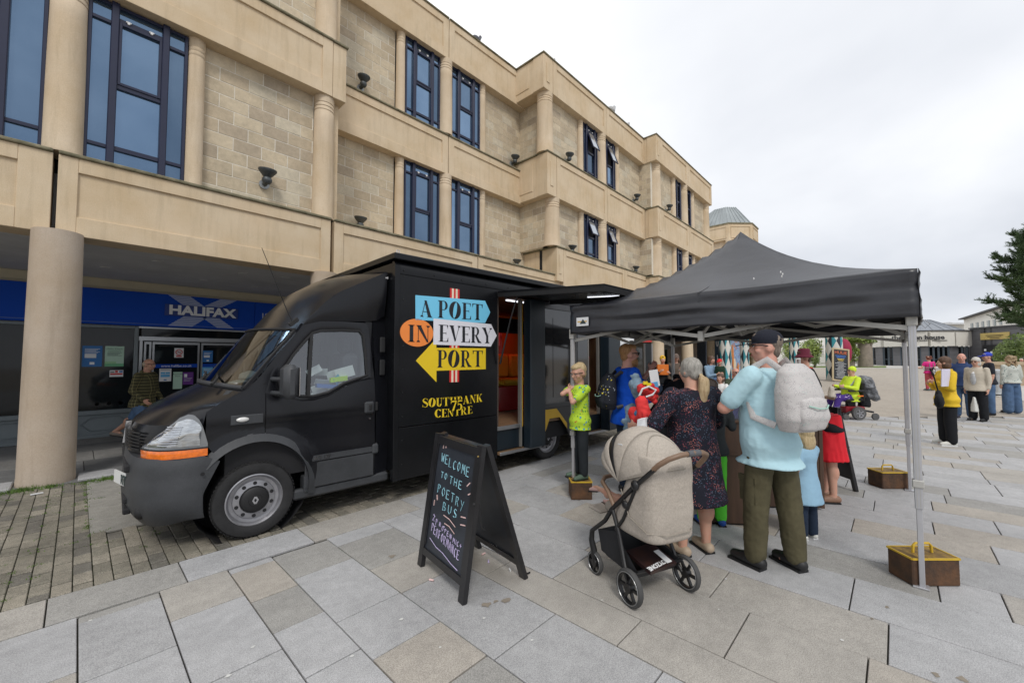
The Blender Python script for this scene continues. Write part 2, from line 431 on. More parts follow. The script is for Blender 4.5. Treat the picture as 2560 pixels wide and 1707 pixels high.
def tint_patch(col, sc, thr, soft=.06, amt=.6, off=(0, 0, 0)):
 def f(nt, oc, cur):
  mp = nt.nodes.new('ShaderNodeMapping'); mp.inputs['Location'].default_value = off; nt.links.new(oc, mp.inputs[0])
  n = nt.nodes.new('ShaderNodeTexNoise'); n.inputs['Scale'].default_value = sc; n.inputs['Detail'].default_value = 6; n.inputs['Roughness'].default_value = .7; nt.links.new(mp.outputs[0], n.inputs[0])
  mr = nt.nodes.new('ShaderNodeMapRange'); mr.inputs[1].default_value = thr; mr.inputs[2].default_value = thr + soft; mr.inputs[4].default_value = amt; nt.links.new(n.outputs[0], mr.inputs[0])
  mx = nt.nodes.new('ShaderNodeMix'); mx.data_type = 'RGBA'; nt.links.new(mr.outputs[0], mx.inputs[0]); nt.links.new(cur, mx.inputs[6]); mx.inputs[7].default_value = (*col, 1)
  return mx.outputs[2]
 return f
G1, G2, G3, G4, G5 = (.375, .375, .38), (.345, .345, .348), (.35, .33, .30), (.30, .292, .275), (.365, .335, .295)
M_slab = stone_node([(G1, .30), (G2, .22), (G3, .20), (G4, .16), (G1, .06), (G5, .06)], fine=.26, stain=.15, name='granite_slab', extra=tint_patch((.34, .25, .16), .55, .66, .05, .35))
M_slab_grey = stone_node([(G1, .6), (G2, .4)], fine=.26, stain=.13, name='granite_slab_grey')
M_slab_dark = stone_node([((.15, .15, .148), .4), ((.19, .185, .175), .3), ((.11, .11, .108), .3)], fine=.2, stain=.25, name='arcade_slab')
M_brick = stone_node([((.19, .175, .14), .35), ((.225, .205, .165), .25), ((.145, .135, .115), .25), ((.26, .235, .19), .15)], fine=.45, stain=.28, name='paver_brick', extra=tint_patch((.10, .12, .05), 1.3, .6, .15, .35))
M_bed = mat('joint_sand', (.085, .078, .066), .95, var=.3, vs_=9)
M_bed_moss = mat('mossy_joint', (.085, .078, .062), .95, var=.3, vs_=3, ramp2=(.06, .085, .03))
M_tan = stone_node([((.34, .30, .25), 1)], fine=.34, stain=.12, name='resin_gravel')
M_pale = stone_node([((.46, .44, .41), .5), ((.41, .38, .34), .3), ((.5, .48, .45), .2)], fine=.12, stain=.1, name='pale_slab')
# the ground as one sheet out to the horizon (tan resin bound gravel of the square), rising gently away
def sheet(name, pts_list, m, dz=0.0, par=None):
 mb = MB()
 for pts in pts_list: mb.quad(*[(p[0], p[1], gz(p[0], p[1]) + dz) for p in pts])
 return mb.build(name, m, par)
mb = MB()
ds = [-60, 12, 20, 30, 45, 70, 95, 400, 2500]; ls = [-2500, -300, -60, -20, 0, 20, 60, 300, 2500]
idx = {}
for i, d in enumerate(ds):
 for j, l in enumerate(ls):
  p = FW * d + RT * l; idx[i, j] = len(mb.v); mb.v.append((p.x, p.y, gz(p.x, p.y) - 0.034))
for i in range(len(ds) - 1):
 for j in range(len(ls) - 1): mb.f.append((idx[i, j], idx[i, j + 1], idx[i + 1, j + 1], idx[i + 1, j])); mb.m.append(0)
ground = struct(mb.build('ground', M_tan))
DEPTH_EDGE = 11.64
def dep(x, y): return x * FW.x + y * FW.y
paving = MB()
paving.quad((-6, -9, -.022), (10, -9, -.022), (10, 4.23, -.022), (-6, 4.23, -.022))
e = [(10, -9), (18.6, -9), (18.6, -2.9), (FW * DEPTH_EDGE + RT * 12).to_tuple()[:2]]
a1 = (DEPTH_EDGE - 12 * 0) ;
# wedge out to the slanting far edge
def edge_y(x): return (DEPTH_EDGE - x * FW.x) / FW.y
xs = [10 + i for i in range(0, 15)]
for i in range(len(xs) - 1):
 y0, y1 = min(edge_y(xs[i]), 8.0), min(edge_y(xs[i + 1]), 8.0)
 if y1 < -9: break
 paving.quad((xs[i], -9, -.022), (xs[i + 1], -9, -.022), (xs[i + 1], y1, -.022), (xs[i], y0, -.022))
paving = struct(paving.build('paving', M_bed))
slabs = []
def slab_rect(x0, x1, y0, y1, m, g=.004, zt=0.0, th=.02, clip=True):
 slabs.append((x0 + g, x1 - g, y0 + g, y1 - g, m, zt, th))
bounds = [-2.6, -2.1, -1.65, -1.2, -.82, -.40, .05, .44, .84, 1.14, 1.59, 2.14, 2.455, 3.0, 3.47, 4.0, 4.43]
x = 4.43; rs = random.Random(5)
while x < 19.5: x += rs.choice([.3, .45, .45, .55, .6, .4]); bounds.append(x)
known = {(.05): [3.78, 3.70, 3.02], (.44): [3.80, 3.31, 2.555], (.84): [3.78, 3.70, 3.18, 2.73, 2.235], (1.14): [3.77, 3.285, 2.56], (2.14): [1.2, 2.3], (2.455): [1.9, .73], (3.0): [.975, .08], (3.47): [.27, 1.2], (4.0): [-.48, -.17, .7]}
for i in range(len(bounds) - 1):
 x0, x1 = bounds[i], bounds[i + 1]
 cuts = [c for k, c in known.items() if abs(k - x0) < .02]
 ys = sorted(cuts[0]) if cuts else []
 top = 3.80 if x1 < 6.5 else (4.23 if x1 < 9 else 8.0)
 if not ys: ys = [top - rs.uniform(.2, .9)]
 y = ys[0]
 while y > -8:
  y -= rs.choice([.45, .6, .75, .9, 1.05, .9]) * rs.uniform(.93, 1.07); ys.append(y)
 y = max(ys)
 while y < top - .25:
  y += rs.choice([.5, .7, .9, 1.0]); ys.append(min(y, top))
 ys = sorted(set(ys));
 if top - max(ys) > .001: ys.append(top)
 for a, b in zip(ys[:-1], ys[1:]):
  if b - a < .03: continue
  if dep(x1, b) > DEPTH_EDGE:
   if dep(x0, a) > DEPTH_EDGE - .2: continue
   b = min(b, edge_y(x1))
   if b - a < .1: continue
  m = M_slab
  slab_rect(x0, x1, a, b, m, zt=rs.uniform(-.0015, .0015))
kx = [-2.6, -1.4, -.09, .60, 1.49, 2.6, 3.75, 4.7, 5.9, 6.5]
for a, b in zip(kx[:-1], kx[1:]): slab_rect(a, b, 3.80, 4.22, M_slab, zt=.004)
# each slab seen large is an object; the far or tiny ones are joined
def size_in_view(s):
 c = Vector(((s[0] + s[1]) / 2, (s[2] + s[3]) / 2, 0)); d = (c - CAMP); z = d.dot(_F)
 if not any(vis((px_, py_, 0)) for px_ in (s[0], s[1]) for py_ in (s[2], s[3])): return 0
 return (s[1] - s[0]) * (s[3] - s[2]) * CAM_H / max(z, .4) ** 3
slabs.sort(key=size_in_view, reverse=True)
rest = MB(); nsl = 0
for i, s in enumerate(slabs):
 if nsl < 298 and size_in_view(s) > 0:
  mb = MB().box(s[0], s[2], s[5] - s[6], s[1], s[3], s[5], .003); mb.build('slab', s[4], paving); nsl += 1
 elif s[1] > -3: rest.box(s[0], s[2], s[5] - s[6], s[1], s[3], s[5], .003 if i < 500 else 0)
stuff(rest.build('slab', M_slab, paving))
# block paving strip between the kerb row and the arcade
bp = MB().quad((-6, 4.22, -.024), (9.2, 4.22, -.024), (9.2, 7.93, -.024), (-6, 7.93, -.024)).build('block_paving', M_bed_moss); struct(bp)
br = []
W, L = .105, .21
r2 = random.Random(11)
nx = int(11.4 / W)
for i in range(nx):
 x0 = -2.6 + i * W; off = (i % 2) * L / 2
 y = 4.235 - off
 while y < 7.9:
  a, b = max(y, 4.235), min(y + L, 7.92)
  if b - a > .03 and not (.12 < x0 + W / 2 < 3.2 and (a + b) / 2 > 5.45): br.append((x0 + .003, x0 + W - .003, a + .009, b - .009, r2.uniform(-.004, .003)))
  y += L
def bsize(s):
 c = Vector(((s[0] + s[1]) / 2, (s[2] + s[3]) / 2, 0)); z = (c - CAMP).dot(_F)
 if not vis(c): return 0
 if c.x > .35 and 4.5 < c.y < 6.6: return 1e-4 / z          # under the vehicle
 return 1 / max(z, .4) ** 3
br.sort(key=bsize, reverse=True); rest = MB()
for i, s in enumerate(br):
 if i < 298: MB().box(s[0], s[2], s[4] - .018, s[1], s[3], s[4], .004).build('paver', M_brick, bp)
 else: rest.box(s[0], s[2], s[4] - .018, s[1], s[3], s[4], .003)
stuff(rest.build('paver', M_brick, bp))
# pale slabs laid in the strip in front of the vehicle
yy = 5.455
for wd in (.42, .45, .45, .45, .45, .24):
 xx = .125
 for ln in (.62 + r2.uniform(-.1, .2), .7, .8, .8):
  MB().box(xx + .004, yy + .004, -.02, xx + ln - .004, yy + wd - .004, .001, .003).build('slab', stone_node([((.27, .26, .235), .5), ((.22, .21, .19), .5)], fine=.3, stain=.2, name='old_slab'), bp)
  xx += ln
 yy += wd
# arcade floor
af = struct(MB().quad((-8, 7.93, -.02), (60, 7.93, -.02), (60, 12.3, -.02), (-8, 12.3, -.02)).build('arcade_floor', M_bed))
for j, (y0, y1) in enumerate([(7.95, 8.62), (8.63, 9.5), (9.51, 10.4), (10.41, 11.3), (11.31, 12.2)]):
 xx = -4 + j * .27
 while xx < 12:
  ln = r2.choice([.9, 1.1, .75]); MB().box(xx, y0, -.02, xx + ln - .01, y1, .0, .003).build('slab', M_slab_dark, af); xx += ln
MB().box(-3.2, 7.935, -.01, -.52, 8.42, .03, .01).build('kerb_stone', M_slab_grey, af)
MB().box(.05, 7.935, -.01, .42, 8.35, .03, .01).build('kerb_stone', M_slab_grey, af)
# far strips of pale paving laid across the square
far = sheet('forecourt', [[at_d(-1500, 50), at_d(4200, 50), at_d(4200, 72), at_d(-1500, 72)]], M_pale, -.028); struct(far)
p1_, p2_, p3_, p4_ = at_gs(2462, 948), at_gs(2900, 958), at_gs(2900, 1060), at_gs(2462, 984)
struct(sheet('path', [[p1_, p4_, p3_, p2_]], M_pale, -.026))
# lawn strip beside the white building
M_grass = mat('lawn', (.12, .17, .035), .9, var=.3, vs_=3)
struct(sheet('lawn', [[at_d(1960, 52), at_d(2215, 52), at_d(2215, 60), at_d(1960, 60)]], M_grass, -.02))
# grass growing round the column foot and in the joints
M_blade = mat('grass_blade', (.09, .16, .025), .8, var=.35, vs_=10)
gb = MB(); r3 = random.Random(3)
def tuft(x, y, n, sp, h):
 for _ in range(n):
  a = r3.uniform(0, 2 * PI); d = abs(r3.gauss(0, sp)); px_, py_ = x + d * math.cos(a), y + d * math.sin(a) * .6; hh = h * r3.uniform(.4, 1.2); b = r3.uniform(0, 2 * PI)
  dx, dy = math.cos(b) * .004, math.sin(b) * .004; lx, ly = r3.uniform(-.6, .6) * hh, r3.uniform(-.6, .6) * hh
  gb.quad((px_ - dx, py_ - dy, 0), (px_ + dx, py_ + dy, 0), (px_ + lx, py_ + ly, hh))
for cx_, cy_, n, sp, h in [(-.42, 7.86, 330, .13, .05), (-.2, 7.84, 200, .1, .04), (-.65, 7.88, 160, .15, .04), (.3, 7.78, 340, .13, .04), (.12, 7.8, 120, .1, .03), (.5, 7.9, 160, .14, .035), (-1.1, 7.85, 120, .2, .03)]: tuft(cx_, cy_, n, sp, h)
for _ in range(190): tuft(-2.6 + .10501 * r3.randint(0, 30), r3.uniform(4.3, 7.8), 16, .035, .012)
for _ in range(26): tuft(.115 + r3.uniform(-.01, .01), r3.uniform(5.4, 7.8), 8, .02, .02)
g_ = gb.build('grass', M_blade); stuff(g_)
# droppings and specks on the paving
sp = MB();
for p in [(632, 1617), (570, 1690), (226, 1551), (424, 1453), (1003, 1548), (90, 1516), (80, 1540), (262, 1198), (1815, 1447), (1797, 1523), (700, 1240), (1100, 1618), (1210, 1545), (1330, 1600), (880, 1640), (2105, 1600), (1505, 1500)]:
 c = at_g(*p); rr = r3.uniform(.005, .015); n = 14
 sp.quad(*[(c.x + rr * math.cos(k * 2 * PI / n) * r3.uniform(.7, 1.5), c.y + rr * math.sin(k * 2 * PI / n) * r3.uniform(.6, 1.2), .0035) for k in range(n)])
stuff(sp.build('bird_droppings', mat('dropping', (.58, .58, .56), .8, var=.1)))
st = MB()
for p, rr in [((2218, 1518), .018), ((2180, 1546), .012), ((2340, 1686), .02), ((2406, 1698), .025), ((1265, 1500), .03), ((1240, 1503), .02), ((380, 1437), .016), ((980, 1390), .03), ((1215, 1512), .03)]:
 c = at_g(*p); n = 10
 st.quad(*[(c.x + rr * math.cos(k * 2 * PI / n) * r3.uniform(.5, 1.4), c.y + rr * math.sin(k * 2 * PI / n) * r3.uniform(.4, 1.1), .003) for k in range(n)])
stuff(st.build('stains', mat('stain', (.26, .225, .18), .8, var=.2)))
# ================================================================== THE STONE ARCADE BUILDING
def weather_stone(name, col, streak=.5, fine=.09):
 def fn(nt, oc, b):
  def noise_(sc, vec=oc, det=6, ro=.65):
   n = nt.nodes.new('ShaderNodeTexNoise'); n.inputs['Scale'].default_value = sc; n.inputs['Detail'].default_value = det; n.inputs['Roughness'].default_value = ro; nt.links.new(vec, n.inputs[0]); return n.outputs[0]
  def mix(fac, a, bcol):
   mx = nt.nodes.new('ShaderNodeMix'); mx.data_type = 'RGBA'; nt.links.new(fac, mx.inputs[0])
   if isinstance(a, tuple): mx.inputs[6].default_value = (*a, 1)
   else: nt.links.new(a, mx.inputs[6])
   mx.inputs[7].default_value = (*bcol, 1); return mx.outputs[2]
  def mr(v, lo, hi, a=0, b_=1):
   m = nt.nodes.new('ShaderNodeMapRange'); m.inputs[1].default_value = lo; m.inputs[2].default_value = hi; m.inputs[3].default_value = a; m.inputs[4].default_value = b_; nt.links.new(v, m.inputs[0]); return m.outputs[0]
  cur = mix(mr(noise_(1.1), .35, .7), col, (col[0] * .86, col[1] * .80, col[2] * .70))
  mp = nt.nodes.new('ShaderNodeMapping'); mp.inputs['Scale'].default_value = (3.2, 3.2, .35); nt.links.new(oc, mp.inputs[0])
  cur = mix(mr(noise_(2.3, mp.outputs[0]), .5, .8, 0, streak), cur, (col[0] * .55, col[1] * .52, col[2] * .46))
  cur = mix(mr(noise_(.7), .5, .75, 0, .5), cur, (min(1, col[0] * 1.12), col[1] * 1.08, col[2] * 1.08))
  n = noise_(90, det=3); s_ = nt.nodes.new('ShaderNodeVectorMath'); s_.operation = 'SCALE'; nt.links.new(cur, s_.inputs[0]); nt.links.new(mr(n, .3, .7, 1 - fine, 1 + fine), s_.inputs['Scale'])
  bp = nt.nodes.new('ShaderNodeBump'); bp.inputs['Strength'].default_value = .15; bp.inputs['Distance'].default_value = .005; nt.links.new(n, bp.inputs['Height']); nt.links.new(bp.outputs[0], b.inputs['Normal'])
  return s_.outputs[0]
 return node_mat(name, fn, .85)
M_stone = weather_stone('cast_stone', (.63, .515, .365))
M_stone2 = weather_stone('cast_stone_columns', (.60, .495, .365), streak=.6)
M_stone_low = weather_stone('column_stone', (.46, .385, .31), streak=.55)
M_cope = mat('mossy_coping', (.10, .095, .055), .95, vs_=5, ramp2=(.28, .25, .17), bump=.5, bs=60)
M_soffit = mat('soffit_render', (.52, .52, .52), .8, var=.12, vs_=1.5)
M_cream = mat('cream_beam', (.50, .45, .33), .8, var=.08, vs_=2)
M_mortar = mat('mortar', (.66, .62, .53), .9, var=.1, vs_=20)
M_block = stone_node([((.50, .42, .30), .28), ((.46, .38, .27), .24), ((.55, .465, .335), .26), ((.41, .34, .25), .10), ((.52, .46, .35), .12)], fine=.10, stain=.16, rough=.9, name='walling_stone')
M_frame = mat('window_frame_navy', (.012, .016, .045), .35, var=.1)
def glass_fn(c1, c2):
 def f(nt, oc, b):
  n = nt.nodes.new('ShaderNodeTexNoise'); n.inputs['Scale'].default_value = .9; n.inputs['Detail'].default_value = 5; nt.links.new(oc, n.inputs[0])
  mx = nt.nodes.new('ShaderNodeMix'); mx.data_type = 'RGBA'; nt.links.new(n.outputs[0], mx.inputs[0]); mx.inputs[6].default_value = (*c1, 1); mx.inputs[7].default_value = (*c2, 1)
  oi = nt.nodes.new('ShaderNodeObjectInfo'); mrr = nt.nodes.new('ShaderNodeMapRange'); mrr.inputs[3].default_value = .62; mrr.inputs[4].default_value = 1.3; nt.links.new(oi.outputs['Random'], mrr.inputs[0]); vs2 = nt.nodes.new('ShaderNodeVectorMath'); vs2.operation = 'SCALE'; nt.links.new(mx.outputs[2], vs2.inputs[0]); nt.links.new(mrr.outputs[0], vs2.inputs['Scale'])
  n2 = nt.nodes.new('ShaderNodeTexNoise'); n2.inputs['Scale'].default_value = 1.7; nt.links.new(oc, n2.inputs[0])
  bp = nt.nodes.new('ShaderNodeBump'); bp.inputs['Strength'].default_value = .04; bp.inputs['Distance'].default_value = .05; nt.links.new(n2.outputs[0], bp.inputs['Height']); nt.links.new(bp.outputs[0], b.inputs['Normal'])
  return vs2.outputs[0]
 return f
M_glass = node_mat('window_glass', glass_fn((.07, .13, .22), (.24, .34, .47)), .07, **{'Metallic': .85})
M_louvre = mat('louvre', (.03, .035, .05), .4)
M_white = mat('white_plastic', (.75, .75, .74), .4, var=.05)
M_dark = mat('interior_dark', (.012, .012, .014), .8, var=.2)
bld = empty('arcade_building', 'long honey-coloured stone building with blue windows over a ground-floor arcade behind the black van', 'building', (6, 8.3, 0), world_coords=True)
pieces = []     # stone blocks of all walls: decided afterwards which are objects
def belt(x0, x1, yf, z0, z1, dp=.45, lm=.17, tm=.2, bm_=.27, cope=True, lmr=None, m=None, ret=0):
 """a panelled parapet beam with a sunk panel; lm = side margins"""
 lmr = lm if lmr is None else lmr
 b = MB(); g = .03
 if x1 - x0 > lm + lmr + .1:
  xa, xb, za, zb = x0 + lm, x1 - lmr, z0 + bm_, z1 - tm
  b.box(x0, yf + g + .004, z0 + .001, x1, yf + dp, z1 - .001)
  b.box(x0, yf, z0, xa, yf + g + .02, z1, .006); b.box(xb, yf, z0, x1, yf + g + .02, z1, .006)
  b.box(xa + .0005, yf, z0, xb - .0005, yf + g + .02, za, .006); b.box(xa + .0005, yf, zb, xb - .0005, yf + g + .02, z1, .006)
 else: b.box(x0, yf, z0, x1, yf + dp, z1, .008)
 o = b.build('parapet_panel', m or M_stone, bld)
 if cope: MB().box(x0 - .0, yf - .035, z1 + .001, x1, yf + dp, z1 + .05, .012).build('coping', M_cope, o)
 return o
def column(x, y, r, z0, z1, half=False, m=None, rings=3, name='column', parent=None):
 h = z1 - z0; p = [(r * 1.06, z0), (r * 1.06, z0 + .03), (r, z0 + .06), (r * .97, z0 + h * .5), (r * .93, z1 - .5)]
 zz = z1 - .30
 for k in range(rings):
  p += [(r * .93, zz - .011), (r * .90, zz - .004), (r * .90, zz + .004), (r * .95, zz + .011)]; zz += .075
 p += [(r * .96, z1 - .02), (r * .96, z1)]
 return MB().lathe(p, (x, y, 0), (0, 0, 1), 28).build(name, m or M_stone2, parent or bld, smooth=50)
def wall_blocks(x0, x1, yf, z0, z1, ch=.2345, bl=.445, depth=.05, axis='x', phase=0, fine=True):
 """coursed stone blocks: wall panel (mortar) + individual blocks standing proud"""
 if axis == 'x': w = MB().box(x0, yf + .005, z0, x1, yf + .3, z1).build('wall', M_mortar, bld)
 else: w = MB().box(yf + .005, x0, z0, yf + .3, x1, z1).build('wall', M_mortar, bld)
 n = int(math.ceil((z1 - z0) / ch)); g = .006
 for i in range(n):
  za = z1 - (i + 1) * ch; zb = za + ch; za = max(za, z0)
  if zb - za < .03: continue
  x = x0 - (((i + phase) % 2) * bl / 2)
  while x < x1:
   a, b = max(x, x0), min(x + bl, x1)
   if b - a > .04: pieces.append((w, axis, a + g, b - g, yf + random.uniform(-.002, .003), za + g, zb - g))
   x += bl
 return w
def window(x0, x1, y, z0, z1, open_=False, louvre=False, hw=(.245, .245), trans=(.12, .5, .93), side=True, clips=True):
 f = MB(); t = .045; yd = y - .035
 xa, xb = x0 + (x1 - x0) * hw[0], x1 - (x1 - x0) * hw[1]
 H = z1 - z0
 f.box(x0, yd, z0, x0 + t, y + .05, z1, .006); f.box(x1 - t, yd, z0, x1, y + .05, z1, .006); f.box(x0 + t, yd + .004, z1 - t, x1 - t, y + .05, z1 - .001); f.box(x0 + t, yd + .004, z0 + .001, x1 - t, y + .05, z0 + t)
 for xm in (xa, xb): f.box(xm - .045, yd - .03, z0 + .002, xm + .045, y + .05, z1 + .02, .01)
 z_low, z_mid, z_top = z0 + H * trans[0], z0 + H * trans[1], z0 + H * (trans[2] - .02)
 for a, b in ((x0 + t, xa - .046), (xb + .046, x1 - t)):
  for zz in (z_low, z0 + H * .88): f.box(a, yd + .005, zz - .022, b, y + .04, zz + .022)
 for zz in (z_low, z_mid, z_top): f.box(xa + .046, yd + .005, zz - .03, xb - .046, y + .04, zz + .03)
 o = f.build('window', M_frame, bld)
 if louvre:
  k = 0; zz = z0 + .1
  while zz < z1 - .08:
   MB().obox(((x0 + x1) / 2, y + .0, zz), (1, 0, 0), (0, .6, .8), (0, -.8, .6), (x1 - x0) / 2 - .05, .045, .006).build('louvre_slat', M_louvre, o); zz += .085
  MB().box(x0 + .02, y + .06, z0, x1 - .02, y + .07, z1).build('backing', M_dark, o); return o
 panes = [(x0 + t, xa - .045, z0 + t, z_low - .02), (x0 + t, xa - .045, z_low + .02, z0 + H * .88 - .02), (x0 + t, xa - .045, z0 + H * .88 + .02, z1 - t),
             (xb + .045, x1 - t, z0 + t, z_low - .02), (xb + .045, x1 - t, z_low + .02, z0 + H * .88 - .02), (xb + .045, x1 - t, z0 + H * .88 + .02, z1 - t),
             (xa + .045, xb - .045, z0 + t, z_low - .03), (xa + .045, xb - .045, z_low + .03, z_mid - .03), (xa + .045, xb - .045, z_top + .03, z1 - t)]
 for a, b, c, d in panes: MB().box(a - .004, y + .008 + random.uniform(-.002, .002), c - .004, b + .004, y + .016, d + .004).build('pane', M_glass, o)
 a, b, c, d = xa + .045, xb - .045, z_mid + .03, z_top - .03
 if not open_:
  s = MB(); q = .035
  s.box(a, yd - .012, c, a + q, y + .03, d, .004); s.box(b - q, yd - .012, c, b, y + .03, d, .004); s.box(a + q, yd - .01, c, b - q, y + .03, c + q); s.box(a + q, yd - .01, d - q, b - q, y + .03, d)
  s.build('sash', M_frame, o); MB().box(a + q - .004, y + .006, c + q - .004, b - q + .004, y + .014, d - q + .004).build('pane', M_glass, o)
 else:
  ang = R(20); ax = Vector((1, 0, 0)); dn = Vector((0, -math.sin(ang), -math.cos(ang))); nn = ax.cross(dn)
  L_ = d - c; top = Vector(((a + b) / 2, y - .03, d)); s = MB(); hw_ = (b - a) / 2
  mid = top + dn * L_ / 2
  for sg in (-1, 1): s.obox(mid + ax * sg * (hw_ - .018), ax, dn, nn, .018, L_ / 2, .02); s.obox(mid + dn * sg * (L_ / 2 - .018), ax, dn, nn, hw_ - .037, .018, .019)
  s.build('sash', M_frame, o)
  MB().obox(mid, ax, dn, nn, hw_ - .03, L_ / 2 - .03, .004).build('pane', mat('open_pane', (.52, .56, .60), .12, metal=.75, var=.05), o)
  MB().box(a, y + .02, c, b, y + .03, d).build('opening', M_dark, o)
 if clips:
  cx_ = (xa + xb) / 2
  for sg in (-.28, .22): cl = MB(); cl.box(cx_ + sg * (xb - xa) * .9 - .03, yd - .02, z_top + .005, cx_ + sg * (xb - xa) * .9 + .03, yd + .006, z_top + .02); cl.box(cx_ + sg * (xb - xa) * .9 - .015, yd - .025, z_top - .02, cx_ + sg * (xb - xa) * .9 + .015, yd + .006, z_top + .0195); cl.build('stay', M_white, o)
 return o
B1T, B1B, B2T, B2B, RT_, RB = 4.40, 3.31, 8.10, 6.95, 11.62, 10.42
YA = 8.20
# ---- left bays in the front plane
belt(-4.2, -.312, YA, B1B, B1T, lm=.2, lmr=.3)
belt(-.262, 3.405, YA, B1B, B1T, lm=.19, lmr=.19)
belt(-4.2, -.30, YA, B2B, B2T); belt(-.262, 3.385, YA, B2B, B2T, lm=.3, lmr=.2)
MB().box(3.395, YA + .01, B2B, 3.67, YA + .5, B2T, .008).build('parapet_panel', M_stone, bld)
MB().box(3.395, YA - .03, B2T + .001, 3.70, 9.3, B2T + .05, .01).build('coping', M_cope, bld)
MB().box(3.45, YA + .5, B2B, 3.66, 9.34, B2T - .002).build('parapet_panel', M_stone, bld)
MB().box(3.655, YA + .1, 7.3, 3.685, YA + .42, 7.9, .004).build('panel_moulding', M_stone, bld)
belt(-4.2, 3.66, YA, RB, RT_)
YW = 8.47
window(-1.95, -.42, 8.40, 4.45, 6.93, clips=False); window(-.05, 1.095, 8.40, 4.45, 6.93)
column(-.235, 8.40, .20, 4.45, 6.95); column(1.215, 8.42, .125, 4.45, 6.95); column(3.315, 8.42, .20, 4.45, 6.95)
wall_blocks(1.33, 3.13, YW, 4.45, 6.95)
# second floor above
wall_blocks(.9, 3.13, YW, 8.15, 10.42, phase=1); column(3.32, 8.42, .205, 8.15, 10.42); column(.8, 8.42, .125, 8.15, 10.42); window(-.4, .66, 8.40, 8.15, 10.4, clips=False)
MB().box(3.5, 8.45, 4.4, 3.62, 9.7, 10.42).build('wall', M_stone, bld)
MB().box(10.83, 8.56, 4.38, 11.3, 9.68, 5.3).build('wall', M_stone, bld)
MB().box(3.5, 8.45, 3.4, 3.6, 9.7, 4.4).build('wall', M_stone, bld)
# floors (solid behind)
for z in (3.36, 7.0, 10.45): MB().box(-4.2, YA + .46, z, 3.45, 12.4, z + .9).build('floor_slab', M_soffit, bld)
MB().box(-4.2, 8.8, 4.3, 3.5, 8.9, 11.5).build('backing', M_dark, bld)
# ---- second group: belt over the arcade in front, walls set back
YB = 9.32; YBW = 9.58
belt(3.478, 7.36, YA, B1B, B1T, lm=.19); belt(7.39, 11.6, YA, B1B, B1T, lm=.19)
MB().box(3.478, YA + .452, B1T - .3, 11.3, 9.7, B1T - .001).build('floor_slab', M_stone, bld)
for z0, z1 in ((B2B + .02, B2T), (RB, RT_)):
 belt(3.67, 7.20, YB, z0, z1, lm=.2); belt(7.225, 11.1, YB, z0, z1, lm=.2)
for zf, zt in ((4.42, 6.98), (8.16, 10.42)):
 wall_blocks(3.62, 5.60, YBW, zf, zt, phase=1); column(5.73, 9.52, .125, zf, zt)
 window(5.86, 7.01, 9.50, zf, zt); column(7.21, 9.48, .205, zf, zt); window(7.42, 8.58, 9.50, zf, zt)
 column(8.70, 9.52, .125, zf, zt); wall_blocks(8.83, 11.15, YBW, zf, zt)
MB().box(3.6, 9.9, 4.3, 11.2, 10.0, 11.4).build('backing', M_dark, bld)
MB().box(3.6, YB + .45, 10.5, 11.2, 13, 11.4).build('floor_slab', M_soffit, bld)
# ---- third group, stepped forward
YC = 8.10; YCW = 8.36
def corner(xc, yf, yb, z0, z1, w=.42, big=False):
 """corner pier of a belt with the return side; xc = the corner's x"""
 o = MB().box(xc, yf, z0, xc + w, yf + .45, z1, .01).build('parapet_panel', M_stone, bld)
 MB().box(xc - .03, yf - .035, z1 + .001, xc + w, yb + .02, z1 + .05, .01).build('coping', M_cope, o)
 MB().box(xc + .02, yf + .452, z0, xc + w - .01, yb, z1 - .002, .006).build('return_panel', M_stone, o)
 if yb - yf > .9: MB().box(xc + .002, yf + .65, z0 + .25, xc + .03, yb - .2, z1 - .2, .004).build('panel_moulding', M_stone, o)
 # key-shaped sunk slot on the pier
 h = z1 - z0; MB().box(xc + w * .3, yf - .022, z0 + h * .22, xc + w * .62, yf + .01, z0 + h * .8, .006).build('panel_moulding', M_stone, o)
 return o
C1T = 5.33; XC1, XC2, XC3 = 10.8, 10.3, 10.12
corner(XC1, YC, YB + .3, B1B + .9, C1T, .36); corner(XC2, YC, YB + .25, B2B + .05, 8.40, .5); corner(XC3, YC, YB + .25, RB + .05, RT_, .5)
belt(11.17, 15.45, YC, B1B + .1, C1T, lm=.17, bm_=.3); belt(15.47, 18.3, YC, B1B + .1, C1T, lm=.2)
belt(10.82, 14.1, YC, B2B + .05, 8.40, lm=.2); belt(14.12, 17.4, YC, B2B + .05, 8.38, lm=.2)
belt(10.64, 14.1, YC, RB + .05, RT_, lm=.2); belt(14.12, 17.45, YC, RB + .05, RT_, lm=.2)
for zf, zt in ((5.38, 7.0), (8.44, 10.47)):
 column(10.5 if zf > 8 else 10.85, 8.36, .28, zf, zt)
 wall_blocks(10.72, 12.42, YCW, zf, zt); column(12.55, 8.34, .13, zf, zt); window(12.7, 13.68, 8.3, zf, zt, open_=True, hw=(.2, .22))
 column(13.93, 8.30, .23, zf, zt); window(14.17, 15.07, 8.3, zf, zt, open_=True, hw=(.2, .22)); column(15.22, 8.34, .14, zf, zt)
 wall_blocks(15.38, 17.5, YCW, zf, zt, phase=1)
 wall_blocks(8.4, 9.7, 10.60, zf, zt, axis='y', bl=.4)
 wall_blocks(7.82, 8.5, 17.42, zf, zt, axis='y', bl=.4)
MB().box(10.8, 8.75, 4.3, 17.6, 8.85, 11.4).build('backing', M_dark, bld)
MB().box(10.25, YC + .452, 10.6, 17.6, 13, 11.5).build('floor_slab', M_soffit, bld)
MB().box(10.9, YC + .452, 3.4, 17.6, 9.7, 5.3).build('floor_slab', M_soffit, bld)
